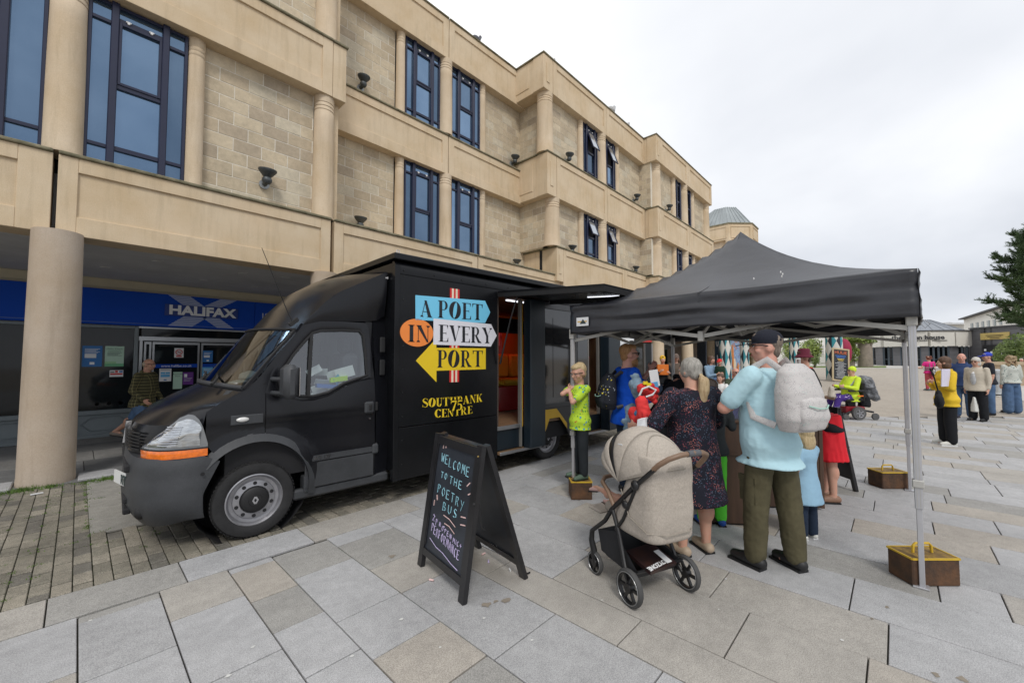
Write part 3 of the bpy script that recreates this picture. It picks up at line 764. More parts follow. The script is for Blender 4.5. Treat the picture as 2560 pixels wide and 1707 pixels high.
MB().box(10.35, YC + .452, 7.05, 17.6, 9.4, 8.35).build('floor_slab', M_soffit, bld)
# arched entrance surround under the third group's belt
ar = MB(); n = 20; cxx, czz, r0, r1 = 13.2, 3.55, .62, .80
for k in range(n):
 a, b = PI * k / n, PI * (k + 1) / n
 f = lambda rr, t, y: (cxx + rr * math.cos(t), y, czz + rr * math.sin(t))
 ar.add([f(r0, a, YC - .04), f(r1, a, YC - .04), f(r1, b, YC - .04), f(r0, b, YC - .04), f(r0, a, YC + .05), f(r1, a, YC + .05), f(r1, b, YC + .05), f(r0, b, YC + .05)], [(0, 1, 2, 3), (1, 5, 6, 2), (0, 3, 7, 4), (4, 7, 6, 5)])
ar.build('arch', M_stone, bld)
dk = MB(); dk.v = [(cxx + r0 * math.cos(PI * k / n), YC - .012, czz + r0 * math.sin(PI * k / n)) for k in range(n + 1)] + [(cxx - r0, YC - .012, 3.3), (cxx + r0, YC - .012, 3.3)]; dk.f = [tuple(range(len(dk.v)))]; dk.m = [0]
dk.build('arch_window', mat('arch_glass', (.02, .022, .03), .15, var=.1), bld)
# ---- fourth group, stepped forward again
YD = 7.50; YDW = 7.78
corner(17.42, YD, YC + .3, B1B + 1.1, B1T + .85, .42); corner(17.42, YD, YC + .3, B2B + .1, 8.36, .42); corner(17.36, YD, YC + .3, RB + .05, RT_, .42)
belt(17.85, 21.2, YD, B2B + .1, 8.36, lm=.25); belt(21.22, 25, YD, B2B + .1, 8.36, lm=.25)
belt(17.79, 21.2, YD, RB + .05, RT_, lm=.25); belt(21.22, 24.85, YD, RB + .05, RT_, lm=.25)
belt(17.85, 25, YD, B1B, B1T + .85, lm=.25)
for zf, zt, lv in ((5.3, 7.05, False), (8.41, 10.47, True)):
 column(17.85, 7.82, .27, zf, zt); wall_blocks(18.1, 19.6, YDW, zf, zt); column(19.75, 7.76, .15, zf, zt)
 window(19.92, 20.7, 7.72, zf, zt, louvre=lv, hw=(.2, .2)); column(21.0, 7.74, .25, zf, zt); window(21.27, 22.05, 7.72, zf, zt, louvre=lv, hw=(.2, .2))
 column(22.25, 7.76, .16, zf, zt); wall_blocks(22.42, 24.3, YDW, zf, zt); column(24.5, 7.8, .25, zf, zt)
MB().box(17.5, 8.1, 4.3, 24.8, 12.5, 11.3).build('backing', M_stone, bld)
# ground-floor columns of the arcade
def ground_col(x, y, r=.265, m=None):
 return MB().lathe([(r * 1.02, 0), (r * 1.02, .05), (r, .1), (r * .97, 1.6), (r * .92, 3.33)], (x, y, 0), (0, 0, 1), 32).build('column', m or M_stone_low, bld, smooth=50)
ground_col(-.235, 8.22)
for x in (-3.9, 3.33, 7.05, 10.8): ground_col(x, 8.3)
for x, y in ((14.0, 7.9), (17.4, 7.6), (20.9, 7.6)): ground_col(x, y, .28, M_stone2)
# soffit of the arcade and its shopfront wall
MB().box(-4.2, YA + .452, B1B - .0, 11.2, 12.4, B1B + .05).build('ceiling', M_soffit, bld)
MB().box(11.21, 7.9, B1B - .0, 40, 12.4, B1B + .05).build('ceiling', M_soffit, bld)
for x, y in ((.9, 9.3), (2.2, 9.4), (2.9, 9.2), (.3, 10.6), (1.8, 10.8), (2.8, 10.9)):
 MB().lathe([(.0, -.012), (.07, -.012), (.085, 0)], (x, y, B1B), (0, 0, 1), 16).build('downlight', M_soffit, bld, smooth=True)
# roof lights behind the parapets
M_lead = mat('lead_roof', (.30, .33, .34), .5, metal=.3, var=.15, vs_=1)
def roof(cx_, cy_, w, z0, z1, name='roof'):
 b = MB(); n = 8; ap = (cx_, cy_, z1)
 ring = [(cx_ + w * math.cos(2 * PI * (k + .5) / n), cy_ + w * math.sin(2 * PI * (k + .5) / n), z0) for k in range(n)]
 for k in range(n):
  b.quad(ring[k], ring[(k + 1) % n], ap)
  p0, p1 = Vector(ring[k]), Vector(ring[(k + 1) % n])
  for t in (0, .25, .5, .75): b.bar(p0.lerp(p1, t), Vector(ap), .05, .05)
 return b.build(name, M_lead, bld)
roof(13.0, 11.2, 2.6, 11.5, 13.9); roof(20.3, 10.6, 2.6, 11.5, 13.6)
# blocks: the 300 nearest in the picture as objects
def pcen(p): return Vector(((p[2] + p[3]) / 2, p[4], (p[5] + p[6]) / 2)) if p[1] == 'x' else Vector((p[4], (p[2] + p[3]) / 2, (p[5] + p[6]) / 2))
def pkey(p):
 c = pcen(p);
 if not vis(c, 20, 20): return 1e9
 return (c - CAMP).length
pieces.sort(key=pkey); rest = MB()
def pbox(mb, p, b):
 if p[1] == 'x': mb.box(p[2], p[4], p[5], p[3], p[4] + .03, p[6], b)
 else: mb.box(p[4], p[2], p[5], p[4] + .03, p[3], p[6], b)
for i, p in enumerate(pieces):
 if i < 298:
  mb = MB(); pbox(mb, p, .004); mb.build('stone_block', M_block, p[0])
 else: pbox(rest, p, 0)
stuff(rest.build('stone_block', M_block, bld))
# ---- the building goes on beyond: shopfronts seen under the tent canopy, and the far octagonal pavilion
gb2 = MB().box(3.6, 12.22, 0, 45, 12.4, 3.35).build('wall', mat('brown_shop_wall', (.12, .085, .06), .6, var=.2), bld)
PX_, PY_ = at_d(1818, 42).x, at_d(1818, 42).y
pav = empty('corner_pavilion', 'far stone pavilion of the same style with a grey leaded roof, just above the tent', 'building', (38, 9, 0), world_coords=True)
def octa(r, z0, z1, name, m, par, cx_=PX_, cy_=PY_, n=8, ph=.5):
 b = MB(); ring = [(cx_ + r * math.cos(2 * PI * (k + ph) / n), cy_ + r * math.sin(2 * PI * (k + ph) / n)) for k in range(n)]
 b.prism(ring, lambda u, v, t: (u, v, t), z0, z1); return b.build(name, m, par, fix=True)
octa(2.7, 0, 13.2, 'wall', M_stone2, pav); bb = octa(3.05, 13.2, 14.75, 'parapet_panel', M_stone, pav); octa(3.12, 14.75, 14.87, 'coping', M_cope, pav)
b = MB(); n = 8; ring = [Vector((PX_ + 2.9 * math.cos(2 * PI * (k + .5) / n), PY_ + 2.9 * math.sin(2 * PI * (k + .5) / n), 14.85)) for k in range(n)]; top = [Vector((PX_ + 1.3 * math.cos(2 * PI * (k + .5) / n), PY_ + 1.3 * math.sin(2 * PI * (k + .5) / n), 17.0)) for k in range(n)]
for k in range(n):
 b.quad(ring[k], ring[(k + 1) % n], top[(k + 1) % n], top[k])
 for t in (0, .2, .4, .6, .8): b.bar(ring[k].lerp(ring[(k + 1) % n], t), top[k].lerp(top[(k + 1) % n], t), .08, .08)
b.quad(*top); b.build('roof', M_lead, pav)
for k in range(n):
 c = Vector((PX_ + 2.8 * math.cos(2 * PI * (k + .5) / n), PY_ + 2.8 * math.sin(2 * PI * (k + .5) / n), 0))
 MB().lathe([(.3, 0), (.28, 13.2)], c, (0, 0, 1), 16).build('column', M_stone2, pav, smooth=50)
 m0 = ring[k].lerp(ring[(k + 1) % n], .5);
for k in range(n):
 p0 = Vector((PX_ + 3.07 * math.cos(2 * PI * (k + .5) / n), PY_ + 3.07 * math.sin(2 * PI * (k + .5) / n), 0)); p1 = Vector((PX_ + 3.07 * math.cos(2 * PI * (k + 1.5) / n), PY_ + 3.07 * math.sin(2 * PI * (k + 1.5) / n), 0))
 fr = MB()
 for z in (13.4, 14.5): fr.bar(p0.lerp(p1, .1) + UP * z, p0.lerp(p1, .9) + UP * z, .06, .06)
 for t in (.1, .9): fr.bar(p0.lerp(p1, t) + UP * 13.4, p0.lerp(p1, t) + UP * 14.5, .06, .06)
 fr.build('panel_moulding', M_stone, bb)
# a lower link between the two
wg = empty('link_wing', 'low stone wing joining the long building to the far pavilion', 'building', (30, 8, 0), world_coords=True)
MB().box(25.2, 9.2, 3.3, 40, 12.4, 7.6).build('wall', M_stone2, wg); MB().box(25.2, 8.8, 7.3, 40, 9.2, 8.2, .02).build('parapet_panel', M_stone, wg)
MB().box(25.2, 8.0, 3.3, 36, 9, 4.3, .02).build('parapet_panel', M_stone, wg)
# ---- floodlights on the walls
M_cast = mat('grey_cast_metal', (.085, .095, .10), .5, metal=.5, var=.2, vs_=12)
fl = []
def flood(px_, py_, Y, label, s=1.0, up=True):
 p = at_y(px_, py_, Y)
 e_ = empty('floodlight', label, 'floodlight', p, 0, 'floodlights fixed along the stone facade')
 MB().lathe([(.0, 0), (.085 * s, 0), (.085 * s, .025), (.03, .035)], (0, 0, 0), (0, -1, 0), 20).build('base_plate', M_white if False else mat('pale_alloy', (.33, .35, .36), .5, metal=.5), e_, smooth=40)
 MB().tube([(0, -.02, 0), (0, -.10 * s, 0), (0, -.15 * s, .03), (0, -.17 * s, .06 * s)], .042 * s, 12).build('arm', M_cast, e_, smooth=50)
 lp = MB().lathe([(.0, .0), (.055, .0), (.08, .04), (.082, .08), (.06, .115), (.075, .13), (.125, .19), (.15, .225), (.15, .25), (.135, .25), (.12, .235), (0, .23)], (0, -.17 * s, -.03), (0, -.12, 1), 24)
 lp.v = [((v[0]) * s, -.17 * s + (v[1] + .17 * s) * s, v[2] * s) for v in lp.v]
 lp.build('lamp_head', M_cast, e_, smooth=40)
 return e_
for a in [(660, 462, 8.45, 'big grey floodlight on the stone block wall above the van cab, nearest the camera'), (900, 222, 9.57, 'grey floodlight on the upper block wall beside the projecting stone corner'),
          (1278, 410, 9.57, 'grey floodlight on the upper block wall left of the big round corner column'), (1413, 404, 8.35, 'grey floodlight on the upper block wall right of the big round corner column'),
          (1583, 502, 8.35, 'grey floodlight high on the wall just left of the far corner column'), (1664, 527, 7.77, 'farthest grey floodlight on the upper wall left of the louvred openings'),
          (892, 570, 9.57, 'grey floodlight peeping over the lower parapet above the van roof'), (1282, 667, 9.57, 'grey floodlight low on the wall behind the parapet above the van awning'),
          (1420, 632, 8.35, 'grey floodlight above the parapet over the arched entrance'), (1580, 680, 8.35, 'small grey floodlight just above the tent roof slope')]:
 flood(*a)
# ---- birds on the parapets
def bird(px_, py_, Y, label, name='pigeon', col=(.10, .10, .12), s=1.0, d=1):
 p = at_y(px_, py_, Y + .2); e_ = empty(name, label, 'bird', p, 0)
 mb = MB(); mb.ell((0, 0, .13), (.13, .07, .075)); mb.cap((.09 * d, 0, .15), (.13 * d, 0, .24), .045, .034); mb.ell((.135 * d, 0, .26), (.042, .034, .036)); mb.cap((-.1 * d, 0, .12), (-.23 * d, 0, .09), .035, .012); mb.cap((.17 * d, 0, .26), (.205 * d, 0, .25), .01, .003)
 for v_ in (-.02, .02): mb.cap((.0, v_, .08), (.01, v_, .0), .009, .008)
 mb.v = [(a * s, b * s, c * s) for a, b, c in mb.v]
 skin('body', mb, .012, mat(name + '_feather', col, .7, var=.35, vs_=20), e_, 2)
bird(1191, 110, YB, 'dark pigeon standing on the parapet above the upper windows', s=1.25)
bird(1381, 160, YC, 'small pale bird beside the roof corner', 'gull', (.45, .45, .45), s=.9)
bird(1529, 288, YC, 'white gull perched halfway along the roof parapet', 'gull', (.6, .6, .58), s=1.7)
bird(1568, 322, YC, 'pale gull by the grey roof peak', 'gull', (.6, .6, .58), s=1.2)
# ================================================================== BANK SHOPFRONT
YS = 12.1
M_gframe = mat('shopfront_grey_paint', (.17, .20, .215), .45, var=.08)
M_shopglass = mat('shop_glass', (.012, .015, .017), .05, var=.3, vs_=1.2, spec=.35)
M_blue = mat('bank_blue', (.003, .06, .42), .6, spec=.2, var=.06, vs_=1)
M_blue2 = mat('bank_blue_light', (.05, .12, .42), .4, var=.05)
M_signwhite = mat('sign_white', (.78, .79, .80), .4, var=.04)
M_steel = mat('brushed_steel', (.40, .41, .42), .3, metal=.8, var=.08)
M_paper = mat('paper_white', (.70, .71, .72), .6, var=.03)
shop = empty('shopfront', 'dark grey bank shopfront with sliding glass doors under the arcade, left of the van', 'shopfront', (1, YS, 0), world_coords=True)
MB().box(-6, YS, 2.3, 8, YS + .3, 3.33).build('wall', M_cream, shop)
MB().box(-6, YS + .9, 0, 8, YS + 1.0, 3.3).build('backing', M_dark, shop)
MB().box(-6, YS - .02, 3.13, 8, YS - .001, 3.31, .01).build('beam', M_cream, shop)
def shop_window(x0, x1, zb=.56, zt=2.30):
 f = MB(); w = .07; f.box(x0, YS - .05, .0, x0 + w, YS + .1, zt + .03, .008); f.box(x1 - w, YS - .05, 0, x1, YS + .1, zt + .03, .008); f.box(x0 + w, YS - .045, zt - .03, x1 - w, YS + .1, zt + .03, .006)
 f.box(x0 + w, YS - .06, zb - .09, x1 - w, YS + .1, zb, .01); f.box(x0 + w, YS - .01, .0, x1 - w, YS + .1, zb - .09)
 f.box(x0 + w, YS - .05, 0, x1 - w, YS - .0, .07, .006)
 o = f.build('window', M_gframe, shop)
 MB().box(x0 + w - .01, YS + .02, zb - .01, x1 - w + .01, YS + .03, zt).build('pane', M_shopglass, o)
 # octagonal moulded panels below
 n = max(1, int((x1 - x0) / .8)); ww = (x1 - x0 - 2 * w) / n
 for k in range(n):
  a, b = x0 + w + k * ww + .06, x0 + w + (k + 1) * ww - .04; c, d = .12, zb - .14; q = .14
  pts = [(a + q, c), (b - q, c), (b, (c + d) / 2), (b - q, d), (a + q, d), (a, (c + d) / 2)]
  for s_, r_ in ((0, .012), (.035, .006)):
   cx_, cz_ = (a + b) / 2, (c + d) / 2
   MB().tube([(cx_ + (u - cx_) * (1 - s_ * 2), YS - .012, cz_ + (v - cz_) * (1 - s_ * 4)) for u, v in pts], r_, 6, closed=True).build('moulding', M_gframe, o)
shop_window(-.05, .90); shop_window(-1.55, -.12); shop_window(-3.2, -1.6); shop_window(3.35, 5.2)
# things seen through / on the left window: a dress display
mb = MB().box(-1.2, YS - .052, .35, -.3, YS - .05, .36)
# sliding doors
dr = MB(); dr.box(.90, YS - .02, 2.02, 3.35, YS + .12, 2.12, .006); dr.box(.90, YS - .01, 2.30, 3.35, YS + .1, 2.34)
for x in (.92, 3.28): dr.box(x, YS - .015, 0, x + .05, YS + .1, 2.02)
dframe = dr.build('door_frame', M_steel, shop)
MB().box(.95, YS + .04, 2.12, 3.30, YS + .05, 2.30).build('pane', M_shopglass, dframe)
for a, b in ((1.0, 1.12), (1.14, 1.99), (2.02, 2.87), (2.9, 3.25)):
 d = MB(); w = .035; d.box(a, YS + .02, .01, a + w, YS + .06, 2.0); d.box(b - w, YS + .02, .01, b, YS + .06, 2.0); d.box(a + w, YS + .022, 1.95, b - w, YS + .06, 2.0); d.box(a + w, YS + .022, .01, b - w, YS + .06, .09)
 o = d.build('door', M_steel, shop); MB().box(a + w - .005, YS + .035, .08, b - w + .005, YS + .045, 1.96).build('pane', M_shopglass, o)
 if b - a > .5: MB().box(a + w, YS + .012, 1.42, b - w, YS + .03, 1.50).build('band', M_blue, o)
 if b - a > .5: MB().box(a + .1, YS - .0, 1.90, b - .1, YS + .02, 1.93).build('track_cover', M_dark, o)
put_text('www.halifax.co.uk', .075, M_signwhite, (1.57, YS + .006, 1.458), (1, 0, 0), (0, 0, 1), shop, depth=.001)
put_text('Call us on 0345', .06, M_blue2, (2.4, YS + .006, 1.458), (1, 0, 0), (0, 0, 1), shop, depth=.001)
# interior furniture hinted behind the glass
it = MB(); it.box(1.3, YS + .6, 0, 1.9, YS + .8, .9); it.box(2.2, YS + .65, 0, 2.7, YS + .8, 1.1); it.build('counter', mat('counter', (.06, .05, .05), .6), shop)
MB().box(1.7, YS + .14, 2.14, 2.05, YS + .17, 2.27).build('exit_light', mat('exit_green', (.01, .35, .13), .4, emit=.12), shop)
for x in (1.78, 1.9): MB().box(x, YS + .135, 2.16, x + .05, YS + .139, 2.25).build('pictogram', mat('exit_white', (.7, .8, .7), .4), shop)
# fascia sign
sign = empty('shop_sign', 'long blue fascia sign with white HALIFAX lettering and striped X emblem above the bank doors', 'sign', (2, YS - .08, 2.35), world_coords=True)
MB().box(-6, YS - .12, 2.34, 3.08, YS, 3.08, .008).build('fascia', M_blue, sign); MB().box(3.085, YS - .12, 2.34, 8, YS, 3.08, .008).build('fascia', M_blue, sign)
MB().box(-6, YS - .135, 2.38, 8, YS - .121, 2.395).build('trim', M_blue2, sign)
M_stripe = mat('emblem_stripe', (.36, .42, .62), .35, var=.05)
yy_ = YS - .14
def para(x0, x1, dx, z0, z1):
 n = 6; h = (z1 - z0) / n
 for k in range(n):
  za, zb_ = z0 + k * h + h * .22, z0 + (k + 1) * h; t0, t1 = (za - z0) / (z1 - z0), (zb_ - z0) / (z1 - z0)
  MB().add([(x0 + dx * t0, yy_, za), (x1 + dx * t0, yy_, za), (x1 + dx * t1, yy_, zb_), (x0 + dx * t1, yy_, zb_), (x0 + dx * t0, yy_ + .015, za), (x1 + dx * t0, yy_ + .015, za), (x1 + dx * t1, yy_ + .015, zb_), (x0 + dx * t1, yy_ + .015, zb_)],
                 [(0, 1, 2, 3), (0, 4, 5, 1), (3, 2, 6, 7), (0, 3, 7, 4), (1, 5, 6, 2)]).build('emblem_stripe', M_stripe, sign)
para(1.66, 2.06, -.30, 2.84, 3.07); para(2.02, 2.36, .32, 2.87, 3.07); para(1.36, 1.80, .30, 2.365, 2.61); para(2.30, 2.64, -.32, 2.365, 2.61)
MB().box(1.31, YS - .15, 2.60, 2.71, YS - .121, 2.86, .006).build('name_plate', mat('bank_blue_dark', (.003, .03, .22), .4), sign)
put_text('HALIFAX', .285, M_signwhite, (2.01, YS - .158, 2.727), (1, 0, 0), (0, 0, 1), sign, bold=.012, depth=.006, sx=1.12)
put_text('18 - 20', .18, M_signwhite, (3.48, YS - .126, 2.735), (1, 0, 0), (0, 0, 1), sign, depth=.003)
# posters (each a thing)
def poster(x0, z0, x1, z1, m, label, y=YS - .01 + .02, lines=None, title=None, tcol=None, grp=None, cat='poster', blocks=()):
 e_ = empty('poster', label, cat, ((x0 + x1) / 2, y, z0), 0, grp, True)
 MB().box(x0, y - .003, z0, x1, y, z1).build('sheet', m, e_)
 w, h = x1 - x0, z1 - z0
 for (a, b, c, d, mm) in blocks: MB().box(x0 + a * w, y - .006, z0 + b * h, x0 + c * w, y - .0035, z0 + d * h).build('print', mm, e_)
 if title:
  for i, t in enumerate(title): put_text(t, h * .11, tcol or M_signwhite, ((x0 + x1) / 2, y - .005, z1 - h * (.13 + .12 * i)), (1, 0, 0), (0, 0, 1), e_, depth=.0008)
 if lines:
  for k in range(lines[0]):
   zz = z1 - h * (lines[1] + k * lines[2]); MB().box(x0 + w * .12, y - .005, zz, x1 - w * (.12 + .1 * (k % 3)), y - .0035, zz + h * .018).build('print', lines[3], e_)
 return e_
M_pblue = mat('poster_blue', (.02, .15, .42), .5, var=.05); M_pgreen = mat('poster_green', (.42, .60, .48), .5, var=.05); M_pur = mat('poster_purple', (.12, .02, .22), .5, var=.05)
M_ink = mat('ink', (.03, .05, .05), .6); M_red = mat('print_red', (.5, .03, .03), .5, var=.05); M_grn2 = mat('print_green', (.14, .42, .22), .5)
M_sky_ = mat('print_sky', (.1, .38, .66), .5)
poster(.06, 1.46, .35, 1.89, M_pblue, 'blue poster with a white label on the bank window, left of the green one', lines=(5, .16, .045, M_signwhite), blocks=((.12, .42, .7, .62, M_paper), (.38, .1, .62, .22, M_signwhite)))
poster(.39, 1.46, .68, 1.89, M_pgreen, 'pale green poster reading Hello, Lloyds customers on the bank window', title=['Hello, Lloyds', 'customers'], tcol=mat('ink_green', (.04, .14, .09), .5), lines=(4, .34, .045, M_ink), blocks=((0, 0, 1, .14, M_grn2), (0, .14, .6, .24, mat('print_green2', (.3, .55, .3), .5))))
poster(.47, 1.24, .68, 1.38, M_paper, 'small white and red notice stuck low on the bank window', blocks=((.05, .3, .95, .55, M_red), (.4, .62, .6, .95, M_red), (.7, .65, .95, .9, M_pblue), (.05, .65, .35, .8, M_ink)))
ns = poster(1.52, 1.65, 1.69, 1.87, M_paper, 'white no smoking notice with red ring on the left sliding door', y=YS + .01, blocks=((.2, .08, .8, .22, M_red),))
MB().tube([(1.605 + .058 * math.cos(t * PI / 10), YS + .0, 1.775 + .058 * math.sin(t * PI / 10)) for t in range(20)], .008, 6, closed=True).build('ring', M_red, ns)
MB().bar((1.565, YS + .0, 1.815), (1.645, YS + .0, 1.735), .014, .005).build('slash', M_red, ns); MB().box(1.575, YS + .001, 1.768, 1.64, YS + .004, 1.78).build('cigarette', M_ink, ns)
poster(1.27, 1.11, 1.48, 1.40, M_paper, 'white notice with two blue panels low on the left sliding door', y=YS + .01, blocks=((.12, .58, .48, .72, M_sky_), (.52, .58, .88, .72, M_sky_), (.12, .34, .88, .54, M_sky_), (.1, .9, .9, .94, M_ink), (.38, .08, .62, .16, M_pblue)))
au = poster(1.515, .93, 1.68, 1.32, M_pgreen, 'pale Automatic Door notice on the left sliding door', y=YS + .01, title=['Automatic', 'Door'], tcol=M_ink)
poster(1.69, 1.02, 1.885, 1.31, M_pur, 'purple square poster beside the automatic door notice', y=YS + .01, lines=(3, .5, .1, M_signwhite), blocks=((.12, .6, .4, .85, M_signwhite),))
poster(2.05, 1.54, 2.25, 1.82, M_pblue, 'blue poster with white label on the right sliding door', y=YS + .01, lines=(3, .2, .06, M_signwhite), blocks=((.12, .4, .7, .6, M_paper), (.4, .08, .62, .2, M_signwhite)))
poster(2.05, 1.12, 2.26, 1.42, M_sky_, 'lower blue and white poster on the right sliding door', y=YS + .01, lines=(4, .14, .07, M_signwhite), blocks=((.1, .2, .5, .5, M_paper),))
for k, (x, z) in enumerate([(.30, .66), (.48, .66), (.66, .66), (.82, .66)]):
 MB().lathe([(.0, -.002), (.03, -.002)], (x, YS + .012, z + .02), (0, 1, 0), 14).build('dot', M_steel, shop)
put_text('thing.', .10, M_signwhite, (-.62, YS + .012, .88), (1, 0, 0), (0, 0, 1), shop, depth=.001)
# shopfronts further along the arcade, seen under the tent
M_navy = mat('navy_panel', (.012, .02, .045), .35, var=.1)
s2 = empty('shopfront', 'dark shopfront with a black sign ending in GN behind the far arcade columns', 'shopfront', (20, 12.1, 0), world_coords=True)
MB().box(14, 12.0, 0, 30, 12.2, 3.3).build('wall', mat('shop_brown', (.13, .10, .075), .6, var=.25), s2)
for a, b in ((15.5, 17.3), (19.0, 20.6), (22.5, 25), (26.5, 29)):
 f = MB().box(a, 11.92, .1, b, 12.0, 2.4, .01).build('window', M_gframe, s2); MB().box(a + .1, 11.90, .25, b - .1, 11.915, 2.3).build('pane', M_shopglass, f)
p = at_y(1672, 855, 11.85); MB().box(p.x - 1.6, 11.8, 2.35, p.x + .55, 11.9, 3.25).build('fascia', mat('black_sign', (.01, .01, .012), .4), s2)
put_text('DESIGN', .62, M_signwhite, (p.x - .62, 11.79, 2.8), (1, 0, 0), (0, 0, 1), s2, depth=.004, sx=.8)
s3 = empty('shop_kiosk', 'silver-framed glass kiosk with a red roof strip left of the first far column', 'kiosk', (15.5, 9.5, 0), world_coords=True)
pa, pb = at_d(1612, 15.5), at_d(1629, 15.5); dx = (pb - pa)
k_ = MB();
for t in (0, 1): q = pa.lerp(pb, t); k_.box(q.x - .03, q.y - .03, q.z, q.x + .03, q.y + .03, 2.2)
k_.build('frame', M_steel, s3); MB().bar(pa + UP * 1.3, pb + UP * 1.3, .04, 1.7).build('pane', M_shopglass, s3); MB().bar(pa + UP * 2.27 - dx * .5, pb + UP * 2.27, .1, .12).build('roof_strip', M_red, s3)
# mural panels between the harlequin columns
def panel_between(xa, xb, da, db, z0, z1, m, name, label, cat, thick=.05):
 a, b = at_d(xa, da), at_d(xb, db); e_ = empty(name, label, cat, a.lerp(b, .5), 0, None, True)
 MB().bar(a + UP * ((z0 + z1) / 2), b + UP * ((z0 + z1) / 2), thick, z1 - z0).build('board', m, e_); return e_, a, b
def mural_fn(nt, oc, b):
 v = nt.nodes.new('ShaderNodeTexNoise'); v.inputs['Scale'].default_value = 1.5; v.inputs['Distortion'].default_value = 2.2; nt.links.new(oc, v.inputs[0])
 r = nt.nodes.new('ShaderNodeValToRGB'); el = r.color_ramp.elements
 cols = [(.08, .13, .30), (.12, .22, .45), (.30, .42, .55), (.12, .2, .4), (.55, .22, .04), (.6, .45, .3), (.35, .03, .04)]
 while len(el) < len(cols): el.new(.5)
 for i, c in enumerate(cols): el[i].position = [0, .3, .42, .52, .585, .66, .72][i]; el[i].color = (*c, 1)
 nt.links.new(v.outputs[0], r.inputs[0]); return r.outputs[0]
M_mural = node_mat('mural_paint', mural_fn, .6)
e_, a_, b_ = panel_between(1824, 1849, 24.5, 25.5, .15, 3.2, M_mural, 'mural', 'tall painted mural in blue and orange between two harlequin columns', 'mural')
nn = (b_ - a_).cross(UP).normalized();
if nn.dot(CAMP - a_) < 0: nn = -nn
for t, z, sx, sz, m_ in ((.25, 1.6, .13, .75, mat('fox_orange', (.55, .2, .05), .6)), (.4, 1.0, .2, .5, mat('fox_cream', (.6, .5, .36), .6)), (.75, .75, .12, .5, mat('fox_orange', (.55, .2, .05), .6)), (.3, .5, .16, .22, M_red)):
 q = a_.lerp(b_, t) + nn * .05 + UP * z; MB().ell(q, (sx, .03, sz), rot=Matrix.Rotation(math.atan2((b_ - a_).y, (b_ - a_).x), 3, 'Z')).build('painted_figure', m_, e_, smooth=True)
e_, a_, b_ = panel_between(1788, 1800, 25, 24.5, .15, 3.2, mat('mural_slate', (.10, .16, .24), .6, var=.3), 'banner', 'narrow slate blue banner with a pale loop just left of the first harlequin column', 'banner')
q = a_.lerp(b_, .5) + (CAMP - a_).normalized() * .06; ax_ = (b_ - a_).normalized()
MB().tube([q + UP * 2.5 + ax_ * .1 * math.cos(PI + PI * t / 10) + UP * .28 * math.sin(PI + PI * t / 10) for t in range(11)], .03, 6).build('loop', M_signwhite, e_)
MB().bar(q + UP * .8, q + UP * 1.7, .05, .02).build('stroke', M_signwhite, e_)
e_, a_, b_ = panel_between(1744, 1766, 25, 24, .15, 3.1, mat('slate_board', (.055, .07, .10), .5, var=.3, vs_=6), 'display_board', 'dark slate information board between two plain far columns', 'board')
q = a_.lerp(b_, .5) + (CAMP - a_).normalized() * .08; put_text('ANTHOLOGY', .15, M_signwhite, q + UP * 2.6, (b_ - a_).normalized(), (0, 0, 1), e_, depth=.004)
# free-standing round columns of the colonnade
def lone_column(px_, d, r, label, h=3.3, base=True):
 p = at_d(px_, d); e_ = empty('stone_column', label, 'column', p, 0, None)
 MB().lathe([(r * 1.04, -.2), (r * 1.04, .08), (r, .12), (r * .96, h * .6), (r * .93, h - p.z)], (0, 0, 0), (0, 0, 1), 28).build('shaft', M_stone2, e_, smooth=50); return e_
lone_column(1777, 26, .29, 'plain round stone column left of the slate banner'); lone_column(1890, 28, .29, 'plain round stone column right of the second harlequin column')
# harlequin wrapped columns
def harl_fn(nt, oc, b):
 sx = nt.nodes.new('ShaderNodeSeparateXYZ'); nt.links.new(oc, sx.inputs[0])
 def m(op, a, b_=None):
  n = nt.nodes.new('ShaderNodeMath'); n.operation = op
  for i, v in enumerate((a, b_)):
   if v is None: continue
   if isinstance(v, (int, float)): n.inputs[i].default_value = v
   else: nt.links.new(v, n.inputs[i])
  return n.outputs[0]
 ang = m('MULTIPLY', m('ARCTAN2', sx.outputs[1], sx.outputs[0]), 6 / (2 * PI)); z = m('MULTIPLY', sx.outputs[2], 1 / 1.05)
 u = m('ADD', ang, z); v = m('SUBTRACT', ang, z)
 fu, fv = m('FLOOR', u), m('FLOOR', v)
 s_ = m('ADD', fu, fv); par_ = m('MODULO', m('ADD', s_, 100), 2.0)
 white = m('LESS_THAN', par_, .5)
 half = m('LESS_THAN', m('MODULO', m('ADD', m('ADD', u, v), 100), 2.0), 1.0)
 mx = nt.nodes.new('ShaderNodeMix'); mx.data_type = 'RGBA'; nt.links.new(half, mx.inputs[0]); mx.inputs[6].default_value = (.02, .024, .035, 1); mx.inputs[7].default_value = (.03, .25, .30, 1)
 m2 = nt.nodes.new('ShaderNodeMix'); m2.data_type = 'RGBA'; nt.links.new(white, m2.inputs[0]); nt.links.new(mx.outputs[2], m2.inputs[6]); m2.inputs[7].default_value = (.62, .62, .58, 1)
 return m2.outputs[2]
M_harl = node_mat('harlequin_vinyl', harl_fn, .45)
def harlequin(px_, d, r, rz, label, h=3.35):
 p = at_d(px_, d); e_ = empty('harlequin_column', label, 'column', p, rz, 'columns wrapped in a harlequin diamond pattern')
 MB().lathe([(r * 1.03, -.25), (r * 1.03, .0), (r, .05), (r * .97, h * .5), (r * .94, h - p.z)], (0, 0, 0), (0, 0, 1), 36).build('wrap', M_harl, e_, smooth=50); return e_
harlequin(1813, 22.6, .31, .3, 'harlequin column of black, teal and white diamonds, leftmost, left of the painted mural')
